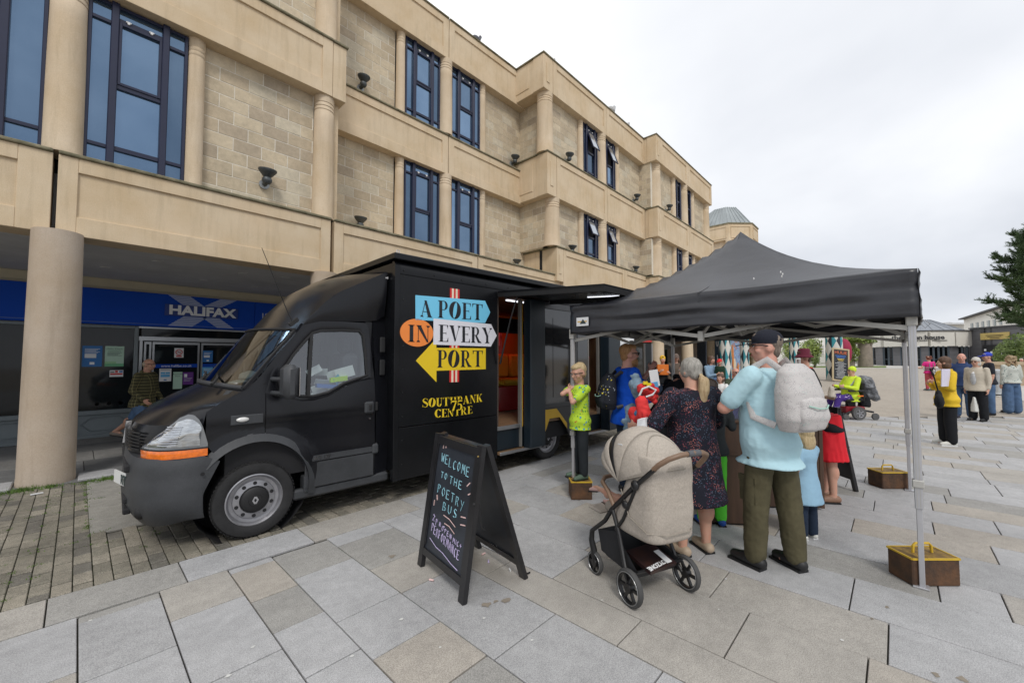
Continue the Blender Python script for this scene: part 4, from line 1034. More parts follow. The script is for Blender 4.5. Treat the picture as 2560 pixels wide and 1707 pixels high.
harlequin(1860, 26.3, .31, 1.2, 'harlequin column of black, teal and white diamonds right of the painted mural')
harlequin(1986, 27.5, .31, 2.2, 'harlequin column of diamonds behind the man in the burgundy bucket hat')
harlequin(2086, 27.6, .49, .9, 'biggest harlequin column with the leaning menu board, beside the powerchair', h=4.2)
# the colonnade's stone beam above them
cb = empty('colonnade_beam', 'stone beam carried by the far round columns, seen just under the tent valance', 'building', at_d(1800, 24), 0, None, True)
pts = [at_d(1740, 24.5), at_d(1813, 22.9), at_d(1860, 26.2), at_d(1895, 28.6)]
for a, b in zip(pts[:-1], pts[1:]): MB().bar((a.x, a.y, 3.75), (b.x, b.y, 3.75), .7, .8).build('beam', M_stone, cb)
for a, b in zip(pts[:-1], pts[1:]): MB().bar((a.x, a.y, 5.4), (b.x, b.y, 5.4), .4, 2.6).build('wall', M_stone2, cb)
# menu board leaning on the big column
mbp = at_d(2100, 26.3); md_ = empty('menu_board', 'tall wood-framed chalk menu board leaning against the biggest harlequin column', 'menu board', mbp, facing(0, 1) - .12)
wv = 1.02; hv = 2.15; tl = Matrix.Rotation(R(-9), 3, 'X') @ Matrix.Rotation(R(7), 3, 'Y')
def T(mb): mb.v = [tuple(tl @ Vector(v)) for v in mb.v]; return mb
wd_ = mat('pale_wood', (.45, .36, .22), .6, var=.12, stretch=(8, 8, .8))
for x0, z0, x1, z1 in ((-wv / 2, 0, -wv / 2 + .09, hv), (wv / 2 - .09, 0, wv / 2, hv), (-wv / 2 + .09, 0, wv / 2 - .09, .09), (-wv / 2 + .09, hv - .09, wv / 2 - .09, hv)): T(MB().box(x0, -.03, z0, x1, .03, z1)).build('frame', wd_, md_)
T(MB().box(-wv / 2 + .09, -.005, .09, wv / 2 - .09, .01, hv - .09)).build('board', mat('menu_black', (.012, .016, .022), .6, var=.2), md_)
def menu_text(t, z, s_, m_):
 me = text_mesh(t, s_, m_, 'lettering', depth=.002, bold=.004); me.transform(tl.to_4x4() @ Matrix(((1, 0, 0, 0), (0, 0, -1, -.012), (0, 1, 0, z), (0, 0, 0, 1)))); link('lettering', me, md_)
menu_text('HULIE', 1.87, .28, mat('chalk_orange', (.5, .12, .05), .8))
rq_ = random.Random(8)
def scrib(z, w, h, m_): T(MB().box(-w / 2, -.012, z - h / 2, w / 2, -.007, z + h / 2)).build('chalk_line', m_, md_)
for z, w, c in ((1.66, .62, (.05, .16, .5)), (1.56, .5, (.05, .16, .5)), (1.45, .4, (.55, .42, .1)), (1.36, .3, (.55, .42, .1))): scrib(z, w, .05, mat('chalk_%d' % (z * 100), c, .8, var=.5, vs_=30))
for k in range(14): scrib(1.24 - k * .078, rq_.uniform(.3, .68), .018, M_paper)
rs_ = empty('round_banner', 'dark red round hanging banner edge showing behind the biggest harlequin column', 'banner', at_d(2112, 29), 0)
MB().ell((0, 0, 1.9), (.42, .42, .95)).build('shade', mat('crimson_cloth', (.28, .01, .05), .7, var=.15), rs_, smooth=True); MB().box(-.03, -.03, 0, .03, .03, 1.2).build('pole', M_steel, rs_)
# ================================================================== FAR SIDE OF THE SQUARE
M_render = mat('pale_render', (.62, .60, .55), .8, var=.05, vs_=.6)
M_clad = mat('grey_cladding', (.115, .115, .125), .5, var=.12, vs_=.8)
M_cladj = mat('cladding_joint', (.05, .05, .055), .6)
M_doorf = mat('aluminium_dark', (.07, .09, .11), .4, metal=.3)
gh = empty('cafe_building', 'low curved cafe with cream fascia, grey walls and conical metal roof across the square', 'building', at_d(2300, 62), 0, None, True)
def seg(xa, da, xb, db, z0, z1, th, m, name, par, off=0.0):
 a, b = at_d(xa, da), at_d(xb, db); a.z = b.z = 0; n = (b - a).cross(UP).normalized()
 if n.dot(CAMP - a) < 0: n = -n
 a = a + n * off; b = b + n * off
 return MB().bar(a + UP * (z0 + z1) / 2, b + UP * (z0 + z1) / 2, th, z1 - z0).build(name, m, par)
G0 = .62
# z for a given source y at depth d
def zy(y, d): return CAM_H + (HOR - y) / FPX * d * 1.0
fas = [(2178, 66), (2215, 62), (2265, 60), (2320, 58.5), (2380, 58), (2435, 58.5)]
for (xa, da), (xb, db) in zip(fas[:-1], fas[1:]):
 ztop = zy(833, da) if xa < 2200 else zy(829, 60)
 seg(xa, da, xb, db, zy(866, 60), zy(830, 60), .5, M_render, 'fascia', gh, .35)
 seg(xa, da, xb, db, zy(830, 60), zy(827.5, 60), .7, mat('roof_edge', (.05, .05, .055), .5), 'roof_edge', gh, .4)
walls = [(2178, 2204, 1), (2204, 2235, 0), (2235, 2265, 1), (2290, 2305, 0), (2305, 2322, 1), (2322, 2374, 0), (2374, 2395, 1), (2395, 2432, 0)]
def dat(x):
 for (xa, da), (xb, db) in zip(fas[:-1], fas[1:]):
  if xa <= x <= xb: return da + (db - da) * (x - xa) / (xb - xa)
 return 60
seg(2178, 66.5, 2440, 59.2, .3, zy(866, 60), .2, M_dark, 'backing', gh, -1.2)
for xa, xb, solid in [(2178, 2183, 1), (2183, 2192, 0), (2192, 2203, 1), (2203, 2210, 1), (2210, 2234, 0), (2234, 2252, 1), (2252, 2262, 0), (2262, 2290, 1), (2290, 2303, 0), (2303, 2322, 1), (2322, 2372, 0), (2372, 2394, 1), (2394, 2430, 0)]:
 if solid:
  w = seg(xa, dat(xa), xb, dat(xb), .3, zy(866, 60), .3, M_clad, 'wall', gh)
  for k in range(1, 5): seg(xa, dat(xa), xb, dat(xb), .55 + k * .55, .57 + k * .55, .32, M_cladj, 'joint', w if False else gh)
 else:
  f = seg(xa, dat(xa), xb, dat(xb), .3, zy(867, 60), .1, M_shopglass, 'window', gh, -.3)
  n = max(1, int((xb - xa) / 11))
  for k in range(n + 1):
   x = xa + (xb - xa) * k / n; p = at_d(x, dat(x)); p.z = 0; MB().bar(p + UP * .4, p + UP * zy(866, 60), .22, .22).build('mullion', M_doorf, gh)
  seg(xa, dat(xa), xb, dat(xb), 1.5, 1.6, .2, M_doorf, 'transom', gh, -.1)
# lettering on the fascia
a, b = at_d(2265, 60), at_d(2362, 58.1); xd = (b - a).normalized(); n = xd.cross(UP).normalized(); n = n if n.dot(CAMP - a) > 0 else -n
p = at_d(2313, 58.7); p = p + n * .72
put_text('the green house', .86, mat('letter_black', (.03, .03, .035), .6), (p - xd * .95) + UP * (zy(844, 58.5) - p.z), xd, UP, gh, bold=.03, depth=.03)
for xa, xb in ((2289, 2296), (2300, 2320), (2323, 2360)): seg(xa, dat(xa), xb, dat(xb), zy(852.6, 59), zy(851.2, 59), .05, mat('letter_black', (.03, .03, .035), .6), 'rule', gh, .66)
# conical metal roof
cr = at_d(2303, 70); b = MB(); n_ = 24
ring = [Vector((cr.x + 6.2 * math.cos(2 * PI * k / n_), cr.y + 6.2 * math.sin(2 * PI * k / n_), zy(829, 62))) for k in range(n_)]; tp = [Vector((cr.x + 1.3 * math.cos(2 * PI * k / n_), cr.y + 1.3 * math.sin(2 * PI * k / n_), zy(801, 70))) for k in range(n_)]
for k in range(n_): b.quad(ring[k], ring[(k + 1) % n_], tp[(k + 1) % n_], tp[k]); b.bar(ring[k], tp[k], .14, .14)
b.quad(*tp); b.build('roof', mat('zinc_roof', (.27, .29, .32), .45, metal=.4, var=.1), gh)
# right wing, grey, with the gold sign
rw = empty('theatre_foyer', 'dark grey clad building with a gold sign over its doors at the right', 'building', at_d(2500, 58), 0, None, True)
seg(2435, 58, 2600, 50, .2, zy(823, 58), .8, M_clad, 'wall', rw)
seg(2434, 57.8, 2600, 49.8, zy(823, 58), zy(820, 58), 1.0, mat('roof_edge', (.05, .05, .055), .5), 'roof_edge', rw)
for k in range(1, 9): seg(2435, 58, 2600, 50, .5 + k * .62, .525 + k * .62, .82, M_cladj, 'joint', rw)
for x in (2455, 2478, 2502, 2528, 2550): seg(x, 57.2 - (x - 2435) * .045, x + .5, 57.2 - (x - 2435) * .045, .3, zy(823, 58), .4, M_cladj, 'joint', rw, .2)
gs = seg(2461, 56.3, 2535, 52.8, zy(849, 55.5), zy(832.5, 55.5), .08, mat('gold_sign', (.50, .38, .13), .45, metal=.2, var=.06), 'sign_board', rw, .35)
a, b = at_d(2461, 56.3), at_d(2535, 52.8); xd = (b - a).normalized(); n = xd.cross(UP); n = n if n.dot(CAMP - a) > 0 else -n
for w_, y in ((.30, 838), (.24, 841.5), (.16, 845.5)):
 q0, q1 = a.lerp(b, .5 - w_) + n.normalized() * .42, a.lerp(b, .5 + w_) + n.normalized() * .42; q0.z = q1.z = zy(y, 54.8); MB().bar(q0, q1, .02, .09).build('print', mat('ink_brown', (.12, .09, .03), .6), rw)
seg(2466, 56, 2533, 53, .3, zy(862, 55), .3, M_dark, 'doorway', rw, .3)
for x in (2468, 2480, 2494, 2508, 2521, 2532): seg(x, 56 - (x - 2466) * .045, x + 1.6, 56 - (x - 2466) * .045, .3, zy(862, 55), .15, M_doorf, 'door_post', rw, .5)
for x, y in ((2470, 872), (2486, 878), (2510, 882)): seg(x, 56 - (x - 2466) * .045, x + 5, 55.8 - (x - 2466) * .045, zy(y + 5, 55), zy(y, 55), .05, M_paper, 'notice', rw, .6)
# white winter gardens behind with arched windows
M_wht = mat('white_stucco', (.74, .73, .69), .8, var=.04, vs_=.4)
wgd = empty('winter_gardens', 'long white stucco building with arched fanlight windows behind the pergola', 'building', at_d(2050, 78), 0, None, True)
seg(1880, 80, 2230, 76, .2, zy(836, 78), 1.0, M_wht, 'wall', wgd); seg(1880, 80, 2230, 76, zy(842, 78), zy(840, 78), 1.5, M_wht, 'cornice', wgd); seg(1878, 80, 2232, 76, zy(837, 78), zy(835, 78), 1.8, M_wht, 'cornice', wgd)
for x in (1905, 1930, 2005, 2032, 2060, 2090, 2120, 2145, 2178): seg(x - 2, 79, x + 2, 79, .3, zy(843, 78), .6, M_wht, 'pilaster', wgd, .9)
M_wpane = mat('far_pane', (.30, .34, .36), .2, var=.1)
def arched(px_, ytop, r, zb, par, d=77):
 c = at_d(px_, d); c.z = zy(ytop, d) - r; a = RT; o = MB(); n = 14
 o.v = [tuple(c + a * r * math.cos(PI * k / n) + UP * r * math.sin(PI * k / n) - FW * .35) for k in range(n + 1)]; o.f = [tuple(range(n + 1))]; o.m = [0]
 w = o.build('fanlight', M_wpane, par)
 for k in range(1, 6): MB().bar(c - FW * .38, c - FW * .38 + a * r * math.cos(PI * k / 6) + UP * r * math.sin(PI * k / 6), .09, .09).build('glazing_bar', M_wht, w)
 for rr in (r, r * .45): MB().tube([c - FW * .4 + a * rr * math.cos(PI * k / 12) + UP * rr * math.sin(PI * k / 12) for k in range(13)], .09, 5).build('glazing_bar', mat('bar_dark', (.1, .1, .11), .6), w)
arched(2017, 853, .85, 0, wgd); arched(2163, 848, .85, 0, wgd); arched(1948, 853, .85, 0, wgd)
for x, y0, y1, w in ((2048, 863, 890, 5), (2160, 862, 888, 8), (1975, 863, 888, 5)):
 q = seg(x - w, 77, x + w, 77, zy(y1, 77), zy(y0, 77), .3, M_wpane, 'window', wgd, .6)
 for k in range(-1, 2): seg(x + k * w * .5 - .3, 77, x + k * w * .5 + .3, 77, zy(y1, 77), zy(y0, 77), .2, M_wht, 'glazing_bar', wgd, .85)
 for t in (.25, .5, .75): seg(x - w, 77, x + w, 77, zy(y1 + (y0 - y1) * t, 77) - .04, zy(y1 + (y0 - y1) * t, 77) + .04, .2, M_wht, 'glazing_bar', wgd, .85)
# white office behind right
wo = empty('white_office', 'white upper storeys with a slanting roof line behind the pine tree', 'building', at_d(2520, 85), 0, None, True)
a, b = at_d(2414, 90), at_d(2600, 70); a.z = b.z = 0; n = (b - a).cross(UP).normalized(); n = n if n.dot(CAMP - a) > 0 else -n
t0, t1 = zy(799, 90), zy(742, 70)
MB().add([a + UP * 2, b + UP * 2, b + UP * t1, a + UP * t0, a - n * 8 + UP * 2, b - n * 8 + UP * 2, b - n * 8 + UP * t1, a - n * 8 + UP * t0], [(0, 1, 2, 3), (3, 2, 6, 7), (0, 3, 7, 4), (1, 5, 6, 2), (4, 7, 6, 5)]).build('wall', M_wht, wo)
MB().bar(a + UP * (t0 + .12) + n * .3, b + UP * (t1 + .12) + n * .3, 1.2, .25).build('roof_edge', mat('roof_edge', (.05, .05, .055), .5), wo)
for k in range(6):
 t = .12 + k * .085; p = a.lerp(b, t) + n * .05; q = a.lerp(b, t + .035) + n * .05; dpt = 90 - 20 * t; ym = 815 - k * 2.2; zt_, zb2 = zy(ym - 7, dpt), zy(ym + 8, dpt)
 f = MB().bar(p + UP * (zt_ + zb2) / 2, q + UP * (zt_ + zb2) / 2, .12, zt_ - zb2).build('window', M_wpane, wo); m_ = p.lerp(q, .5) + n * .08
 MB().bar(m_ + UP * zb2, m_ + UP * zt_, .1, .1).build('glazing_bar', M_wht, f)
mo = empty('white_roofscape', 'low pale roofs and walls seen between the conical roof and the white office', 'building', at_d(2380, 100), 0, None, True)
seg(2335, 100, 2425, 100, 2, zy(810, 100), 4, M_wht, 'wall', mo); seg(2350, 98, 2416, 98, zy(812, 98), zy(808, 98), 3, mat('pale_roof', (.5, .51, .52), .7), 'roof', mo)
b = MB(); p0, p1 = at_d(2352, 99), at_d(2404, 99); pk = at_d(2378, 99);
b.add([p0 + UP * (zy(810, 99) - p0.z), p1 + UP * (zy(810, 99) - p1.z), pk + UP * (zy(804.5, 99) - pk.z), p0 + UP * (zy(810, 99) - p0.z) + FW * 6, p1 + UP * (zy(810, 99) - p1.z) + FW * 6, pk + UP * (zy(804.5, 99) - pk.z) + FW * 6], [(0, 1, 2), (3, 5, 4), (0, 2, 5, 3), (1, 4, 5, 2)]); b.build('gable', mat('pale_roof', (.5, .51, .52), .7), mo)
# white fence
fe = empty('white_fence', 'white railing fence along the lawn, left of the biggest harlequin column', 'fence', at_d(2040, 58), 0, None, True)
for z in (1.0, 2.1): seg(1990, 60, 2078, 58, z, z + .1, .08, M_wht, 'rail', fe)
for k in range(30):
 x = 1991 + k * 3; p = at_d(x, 59.5 - k * .04); MB().box(p.x - .035, p.y - .035, .7, p.x + .035, p.y + .035, 2.2).build('baluster' if k % 8 else 'post', M_wht, fe)
# pergola with a climbing plant
pg = empty('pergola', 'stone pergola smothered in bright green ivy left of the cafe', 'pergola', at_d(2150, 56), 0, None, True)
for x, r in ((2161, .75), (2171, .5), (2128, .4)): p = at_d(x, 55); MB().lathe([(r, .3), (r * .9, 3.7)], (p.x, p.y, 0), (0, 0, 1), 12).build('pillar', mat('weathered_pillar', (.26, .22, .18), .9, var=.25, vs_=2), pg, smooth=50)
seg(2110, 55, 2176, 55, 3.6, 3.95, .9, mat('weathered_pillar', (.26, .22, .18), .9), 'beam', pg)
def leaves(mb, c, rad, n, sz, rs):
 for _ in range(n):
  while True:
   q = Vector((rs.uniform(-1, 1), rs.uniform(-1, 1), rs.uniform(-1, 1)))
   if .35 < q.length < 1: break
  p = Vector(c) + Vector((q.x * rad[0], q.y * rad[1], q.z * rad[2])); a = Vector((rs.gauss(0, 1), rs.gauss(0, 1), rs.gauss(0, 1))).normalized(); b_ = a.orthogonal().normalized(); s = sz * rs.uniform(.6, 1.4)
  mb.add([p - a * s, p + b_ * s * .5, p + a * s, p - b_ * s * .5], [(0, 1, 2, 3)])
M_ivy = mat('ivy_leaf', (.10, .16, .03), .6, var=.3, vs_=.8, ramp2=(.30, .36, .08))
rs = random.Random(4); lv = MB()
for x, z, rx, rz_, n in ((2116, 3.9, 1.2, 1.0, 500), (2124, 4.5, 1.8, .9, 700), (2140, 4.3, 2, .6, 600), (2157, 4.1, 1.6, .5, 400), (2170, 4.0, .9, .5, 200), (2126, 2.4, .9, 1.6, 700), (2118, 3.3, .9, .9, 300)):
 p = at_d(x, 55); leaves(lv, (p.x, p.y, z), (rx, 1.0, rz_), n, .16, rs)
stuff(lv.build('ivy', M_ivy, pg))
def bush(px_, d, w, h, label, m, n=900, sz=.12):
 p = at_d(px_, d); e_ = empty('bush', label, 'bush', p, 0, None); lv = MB(); rs = random.Random(int(px_))
 for k in range(9): leaves(lv, (rs.uniform(-.6, .6) * w, rs.uniform(-.4, .4) * w, h * rs.uniform(.35, .75)), (w * .5, w * .5, h * .32), n // 9, sz, rs)
 stuff(lv.build('foliage', m, e_)); MB().tube([(0, 0, 0), (.05, 0, h * .4), (0, .05, h * .6)], [.12, .08, .03], 8).build('stem', mat('bark', (.08, .06, .045), .9, var=.3, vs_=6), e_); return e_
M_bush = mat('bush_leaf', (.05, .09, .02), .6, var=.3, vs_=1, ramp2=(.19, .25, .06))
bush(2018, 54, 1.9, 4.2, 'bright green clipped shrub right of the bucket hat man', M_ivy, 2200, .15); bush(1975, 56, 1.2, 3.8, 'green shrub showing left of the third harlequin column', M_ivy, 1000, .15)
bush(2543, 40, 1.9, 4.0, 'rounded evergreen bush at the right edge before the grey building', M_bush, 2600, .13); bush(2036, 52, .7, 1.9, 'small dark shrub by the white railing', M_bush, 500, .1)
bush(1905, 33, 1.6, 3.4, 'dark bush glimpsed between the far columns under the tent', M_bush, 1200, .13)
# big pine
pine = empty('pine_tree', 'big dark green pine tree leaning in from the right edge of the square', 'tree', at_d(2640, 40), 0, None)
P0 = at_d(2640, 40)
M_bark = mat('pine_bark', (.09, .065, .05), .9, var=.35, vs_=4, bump=.5)
tr = MB(); rs = random.Random(21)
H_ = 14.5
tr.tube([(0, 0, 0), (.2, 0, 3), (.1, .1, 7), (0, 0, 10.5), (-.1, 0, H_)], [.5, .42, .3, .18, .05], 12)
tr.build('trunk', M_bark, pine, smooth=True)
nd = MB(); lm_ = MB()
M_needle = mat('pine_needle', (.022, .05, .016), .7, var=.4, vs_=.55, ramp2=(.075, .125, .035))
def sprig(p, d, L, n):
 d = d.normalized()
 for _ in range(n):
  t = rs.random(); o = p + d * (L * t); a = (d * rs.uniform(.5, 1.3) + Vector((rs.gauss(0, .7), rs.gauss(0, .7), rs.gauss(.25, .6)))).normalized(); w = a.orthogonal().normalized() * .017; l_ = rs.uniform(.12, .24)
  nd.add([o - w, o + w, o + a * l_], [(0, 1, 2)])
for k in range(96):
 z = 3.9 + (H_ - 4.2) * (k / 96) ** .9 + rs.uniform(-.3, .3); ang = k * 2.399 + rs.uniform(-.3, .3)
 f = (z - 3.9) / (H_ - 3.9); Lr = (5.9 * (1 - f) ** .62 + .35) * rs.uniform(.5, 1.1)
 if f < .06: Lr *= .8
 d = Vector((math.cos(ang), math.sin(ang), rs.uniform(-.15, .6)))
 pts = [Vector((0, 0, z))]; cur = Vector((0, 0, z)); dd = d.copy()
 for s in range(6): cur = cur + dd * (Lr / 6); dd = (dd + Vector((rs.gauss(0, .1), rs.gauss(0, .1), .05))).normalized(); pts.append(cur.copy())
 lm_.tube(pts, [.08, .07, .055, .04, .03, .02, .012], 5)
 for s in range(2, 7):
  base = pts[s]
  for q in range(8):
   t = rs.uniform(0, 1); b0 = pts[s - 1].lerp(base, t); side = Vector((-d.y, d.x, 0)) * rs.choice([-1, 1]) * rs.uniform(.3, 1.1) + d * rs.uniform(.2, .9) + UP * rs.uniform(-.55, .95); L2 = rs.uniform(.5, 1.15) * (1.15 - .1 * s)
   sprig(b0, side, L2, 115); tipp = b0 + side.normalized() * L2
   for _ in range(2): sprig(tipp, side.normalized() + Vector((rs.gauss(0, .5), rs.gauss(0, .5), .5)), .38, 24)
lm_.build('limbs', M_bark, pine); crown = nd.build('crown', M_needle, pine); stuff(crown)
# low stone wall, bin
lw = empty('stone_wall', 'low pale stone wall behind the people at the right', 'wall', at_d(2500, 24), 0, None, True)
wl = seg(2455, 24.5, 2640, 22, .1, 1.28, .4, M_stone2, 'wall', lw); cp = seg(2452, 24.5, 2640, 22, 1.28, 1.46, .62, M_stone2, 'coping', lw, .02)
bn = empty('litter_bin', 'stainless steel litter bin with a black emblem behind the man in the blue cap', 'bin', at_d(2489, 17.8), facing(-.2, -1))
MB().lathe([(.42, .02), (.42, .08), (.40, .1), (.40, .93), (.43, .94), (.43, 1.04), (.36, 1.08), (.1, 1.10)], (0, 0, 0), (0, 0, 1), 30).build('body', mat('bin_steel', (.50, .52, .53), .3, metal=.7, var=.08), bn, smooth=40)
MB().lathe([(.0, .0), (.12, .0)], (0, .41, .72), (0, 1, 0), 18).build('emblem', M_ink, bn); MB().box(-.2, .40, .52, .15, .412, .55).build('print', mat('print_grey', (.25, .25, .26), .5), bn)
# ================================================================== THE BLACK VAN
van = empty('van', 'matt black box van with A POET IN EVERY PORT arrow graphics and open side doors', 'van', (1.17, 4.30, 0), R(-2.5))
M_black = mat('satin_black_paint', (.006, .0065, .008), .27, var=.3, vs_=2.5, spec=.30)
M_cabb = mat('cab_black_paint', (.008, .0085, .011), .22, var=.3, vs_=1.5, spec=.38, bump=.02, bs=3)
M_plast = mat('bumper_plastic', (.042, .045, .05), .5, var=.25, vs_=3, bump=.12, bs=160, fine=.15)
M_tyre = mat('tyre_rubber', (.018, .018, .019), .8, var=.3, vs_=12, bump=.2, bs=60)
M_rim = mat('silver_wheel', (.34, .34, .36), .38, metal=.7, var=.15, vs_=8)
M_rub = mat('black_rubber', (.010, .010, .011), .6, var=.1)
M_lens = mat('headlamp_lens', (.55, .57, .58), .10, metal=.85, var=.3, vs_=16, stretch=(1, 1, 6), coat=1)
M_orange = mat('orange_lens', (.85, .17, .005), .15, var=.25, vs_=30, coat=1)
M_chrome = mat('chrome', (.6, .6, .62), .12, metal=1, var=.05)
def glass_mat(name, tint, refl, rough=.02):
 m = bpy.data.materials.new(name); m.use_nodes = True; nt = m.node_tree; nt.nodes.clear()
 o = nt.nodes.new('ShaderNodeOutputMaterial'); mx = nt.nodes.new('ShaderNodeMixShader'); t = nt.nodes.new('ShaderNodeBsdfTransparent'); g = nt.nodes.new('ShaderNodeBsdfGlossy')
 t.inputs[0].default_value = (*tint, 1); g.inputs[0].default_value = (.95, .97, 1, 1); g.inputs[1].default_value = rough
 f = nt.nodes.new('ShaderNodeFresnel'); f.inputs[0].default_value = 1.5; a = nt.nodes.new('ShaderNodeMath'); a.operation = 'ADD'; a.inputs[1].default_value = refl; a.use_clamp = True
 nt.links.new(f.outputs[0], a.inputs[0]); nt.links.new(a.outputs[0], mx.inputs[0]); nt.links.new(t.outputs[0], mx.inputs[1]); nt.links.new(g.outputs[0], mx.inputs[2]); nt.links.new(mx.outputs[0], o.inputs[0]); return m
M_vglass = glass_mat('van_glass', (.70, .76, .76), .12)
M_wglass = glass_mat('windscreen_glass', (.40, .45, .43), .10)
WV = 1.98
def lerp(a, b, t): return a + (b - a) * t
def interp(tab, x):
 if x <= tab[0][0]: return tab[0][1]
 for (a, b), (c, d) in zip(tab[:-1], tab[1:]):
  if x <= c: return b + (d - b) * (x - a) / (c - a)
 return tab[-1][1]
# --- nose, bonnet, windscreen and fairing: lofted across the width
cen = [(-.868, .80), (-.868, .93), (-.825, 1.04), (-.70, 1.155), (-.56, 1.24), (-.42, 1.31), (-.33, 1.36), (-.31, 1.375), (-.20, 1.52), (-.08, 1.69), (.02, 1.83), (.10, 1.935), (.16, 1.97), (.30, 2.16), (.52, 2.40), (.80, 2.58), (1.05, 2.66), (1.27, 2.70)]
sid = [(-.40, .80), (-.41, .93), (-.42, 1.06), (-.40, 1.165), (-.30, 1.235), (-.20, 1.295), (-.12, 1.335), (-.10, 1.345), (.02, 1.50), (.15, 1.67), (.26, 1.80), (.345, 1.91), (.38, 1.965), (.52, 2.13), (.69, 2.30), (.92, 2.44), (1.12, 2.55), (1.27, 2.63)]
tum = [.0, .0, .0, .005, .01, .015, .02, .02, .04, .06, .08, .095, .10, .10, .10, .09, .06, .04]
pw = [3.2, 3.2, 3.0, 2.6, 2.4, 2.2, 2.2, 2.2, 2.0, 2.0, 2.0, 2.0, 2.0, 2.0, 2.2, 2.6, 3, 3]
S = [0, .008, .02, .04, .07, .11, .16, .23, .32, .45, .6, .8, 1.0]
def shell(i, s):
 """point i of the profile at s (0 side, 1 centre)"""
 w = 1 - (1 - s) ** pw[i]
 x = lerp(sid[i][0], cen[i][0], w); z = lerp(sid[i][1], cen[i][1], 1 - (1 - s) ** 2.4); y = tum[i] + (WV / 2 - tum[i]) * s
 return (x, y, z)
def shell_part(name, i0, i1, m, inset=0.0, s0=0, off=0.0):
 b = MB(); ss = [s for s in S if s >= s0]; rows = []
 for i in range(i0, i1 + 1):
  r = [shell(i, s) for s in ss]; r += [(x, WV - y, z) for x, y, z in reversed(r[:-1])]; rows.append([(x - off, y, z + off * .6) for x, y, z in r])
 n = len(rows[0]); vs_ = [p for r in rows for p in r]; fs = [(a * n + k, (a + 1) * n + k, (a + 1) * n + k + 1, a * n + k + 1) for a in range(len(rows) - 1) for k in range(n - 1)]
 b.add(vs_, fs); return b.build(name, m, van, smooth=60)
shell_part('bonnet', 2, 7, M_cabb); ws = shell_part('windscreen', 7, 11, M_wglass, s0=.04)
shell_part('nose', 0, 2, M_black)
shell_part('roof_fairing', 11, 17, M_cabb)
# A pillars: strip of the shell next to the glass
for sg in (0, 1):
 b = MB(); rows = []
 for i in range(7, 12): rows.append([shell(i, s) for s in S if s <= .07])
 if sg: rows = [[(x, WV - y, z) for x, y, z in r] for r in rows]
 n = len(rows[0]); b.add([p for r in rows for p in r], [(a * n + k, (a + 1) * n + k, (a + 1) * n + k + 1, a * n + k + 1) for a in range(len(rows) - 1) for k in range(n - 1)]); b.build('pillar', M_cabb, van, smooth=60)
# windscreen surround and wipers
b = MB(); q = [shell(7, s) for s in S if s >= .03]; b.tube([(x - .01, y, z + .006) for x, y, z in q + [(x, WV - y, z) for x, y, z in reversed(q)]], .022, 8); b.build('scuttle', M_plast, van, smooth=True)
b = MB(); q = [shell(11, s) for s in S if s >= .03]; b.tube([(x - .006, y, z + .004) for x, y, z in q + [(x, WV - y, z) for x, y, z in reversed(q)]], .012, 6); b.build('seal', M_rub, van, smooth=True)
b = MB(); b.tube([(shell(i, .045)[0] - .005, shell(i, .045)[1], shell(i, .045)[2]) for i in range(7, 12)], .012, 6); b.build('seal', M_rub, van, smooth=True)
for y0, y1 in ((.35, .85), (1.1, 1.6)):
 p0 = Vector((-.30 + .03, y0, 1.40)); p1 = Vector((-.20, y1, 1.47)); b = MB(); b.tube([p0 + Vector((-.05, 0, -.02)), p0 + Vector((0, .1, .03)), p1], [.014, .012, .008], 8); b.tube([p1 + Vector((-.02, -.35, -.06)), p1 + Vector((-.0, .12, .0))], .009, 6); b.build('wiper', M_rub, van)
# bits behind the windscreen
cloth_w = mat('paper_crumpled', (.6, .62, .63), .7, var=.15, vs_=9)
ob = MB(); ob.ell((-.02, .45, 1.44), (.07, .10, .05)); ob.ell((.03, .55, 1.45), (.06, .07, .05)); skin('dashboard_clutter', ob, .012, cloth_w, van, 2, wr=.012, wscale=(18, 18, 18))
MB().obox((-.13, .30, 1.40), (1, .3, .25), (-.3, 1, 0), (-.25, 0, 1), .05, .09, .004).build('paper', M_paper, van); MB().obox((.235, .45, 1.885), (.55, 0, .8), (0, 1, 0), (.8, 0, -.55), .02, .10, .002).build('tax_disc', M_sky_, van)
# --- cab interior
ib = MB(); ib.box(-.25, .06, .5, 1.15, WV - .06, .9); ib.build('cab_floor', M_dark, van); MB().box(1.10, .15, .9, 1.16, WV - .15, 2.0).build('bulkhead', mat('bulkhead_grey', (.22, .24, .25), .7, var=.15), van)
MB().box(-.28, .08, 1.15, .12, WV - .08, 1.33, .05).build('dashboard', mat('dash', (.03, .032, .034), .7), van)
for y in (.45, 1.45):
 sb = MB(); sb.box(.45, y - .24, .9, 1.0, y + .24, 1.12, .05); sb.box(.86, y - .24, 1.1, 1.05, y + .24, 1.68, .05); sb.box(.90, y - .13, 1.68, 1.0, y + .13, 1.88, .04); sb.build('seat', mat('seat_cloth', (.05, .055, .065), .9, var=.2), van)
MB().tube([(.24 + .09 * math.sin(t * PI / 12) , .45 + .19 * math.cos(t * PI / 12), 1.38 + .17 * math.sin(t * PI / 12)) for t in range(24)], .016, 8, closed=True).build('steering_wheel', M_rub, van, smooth=True)
rp = random.Random(12)
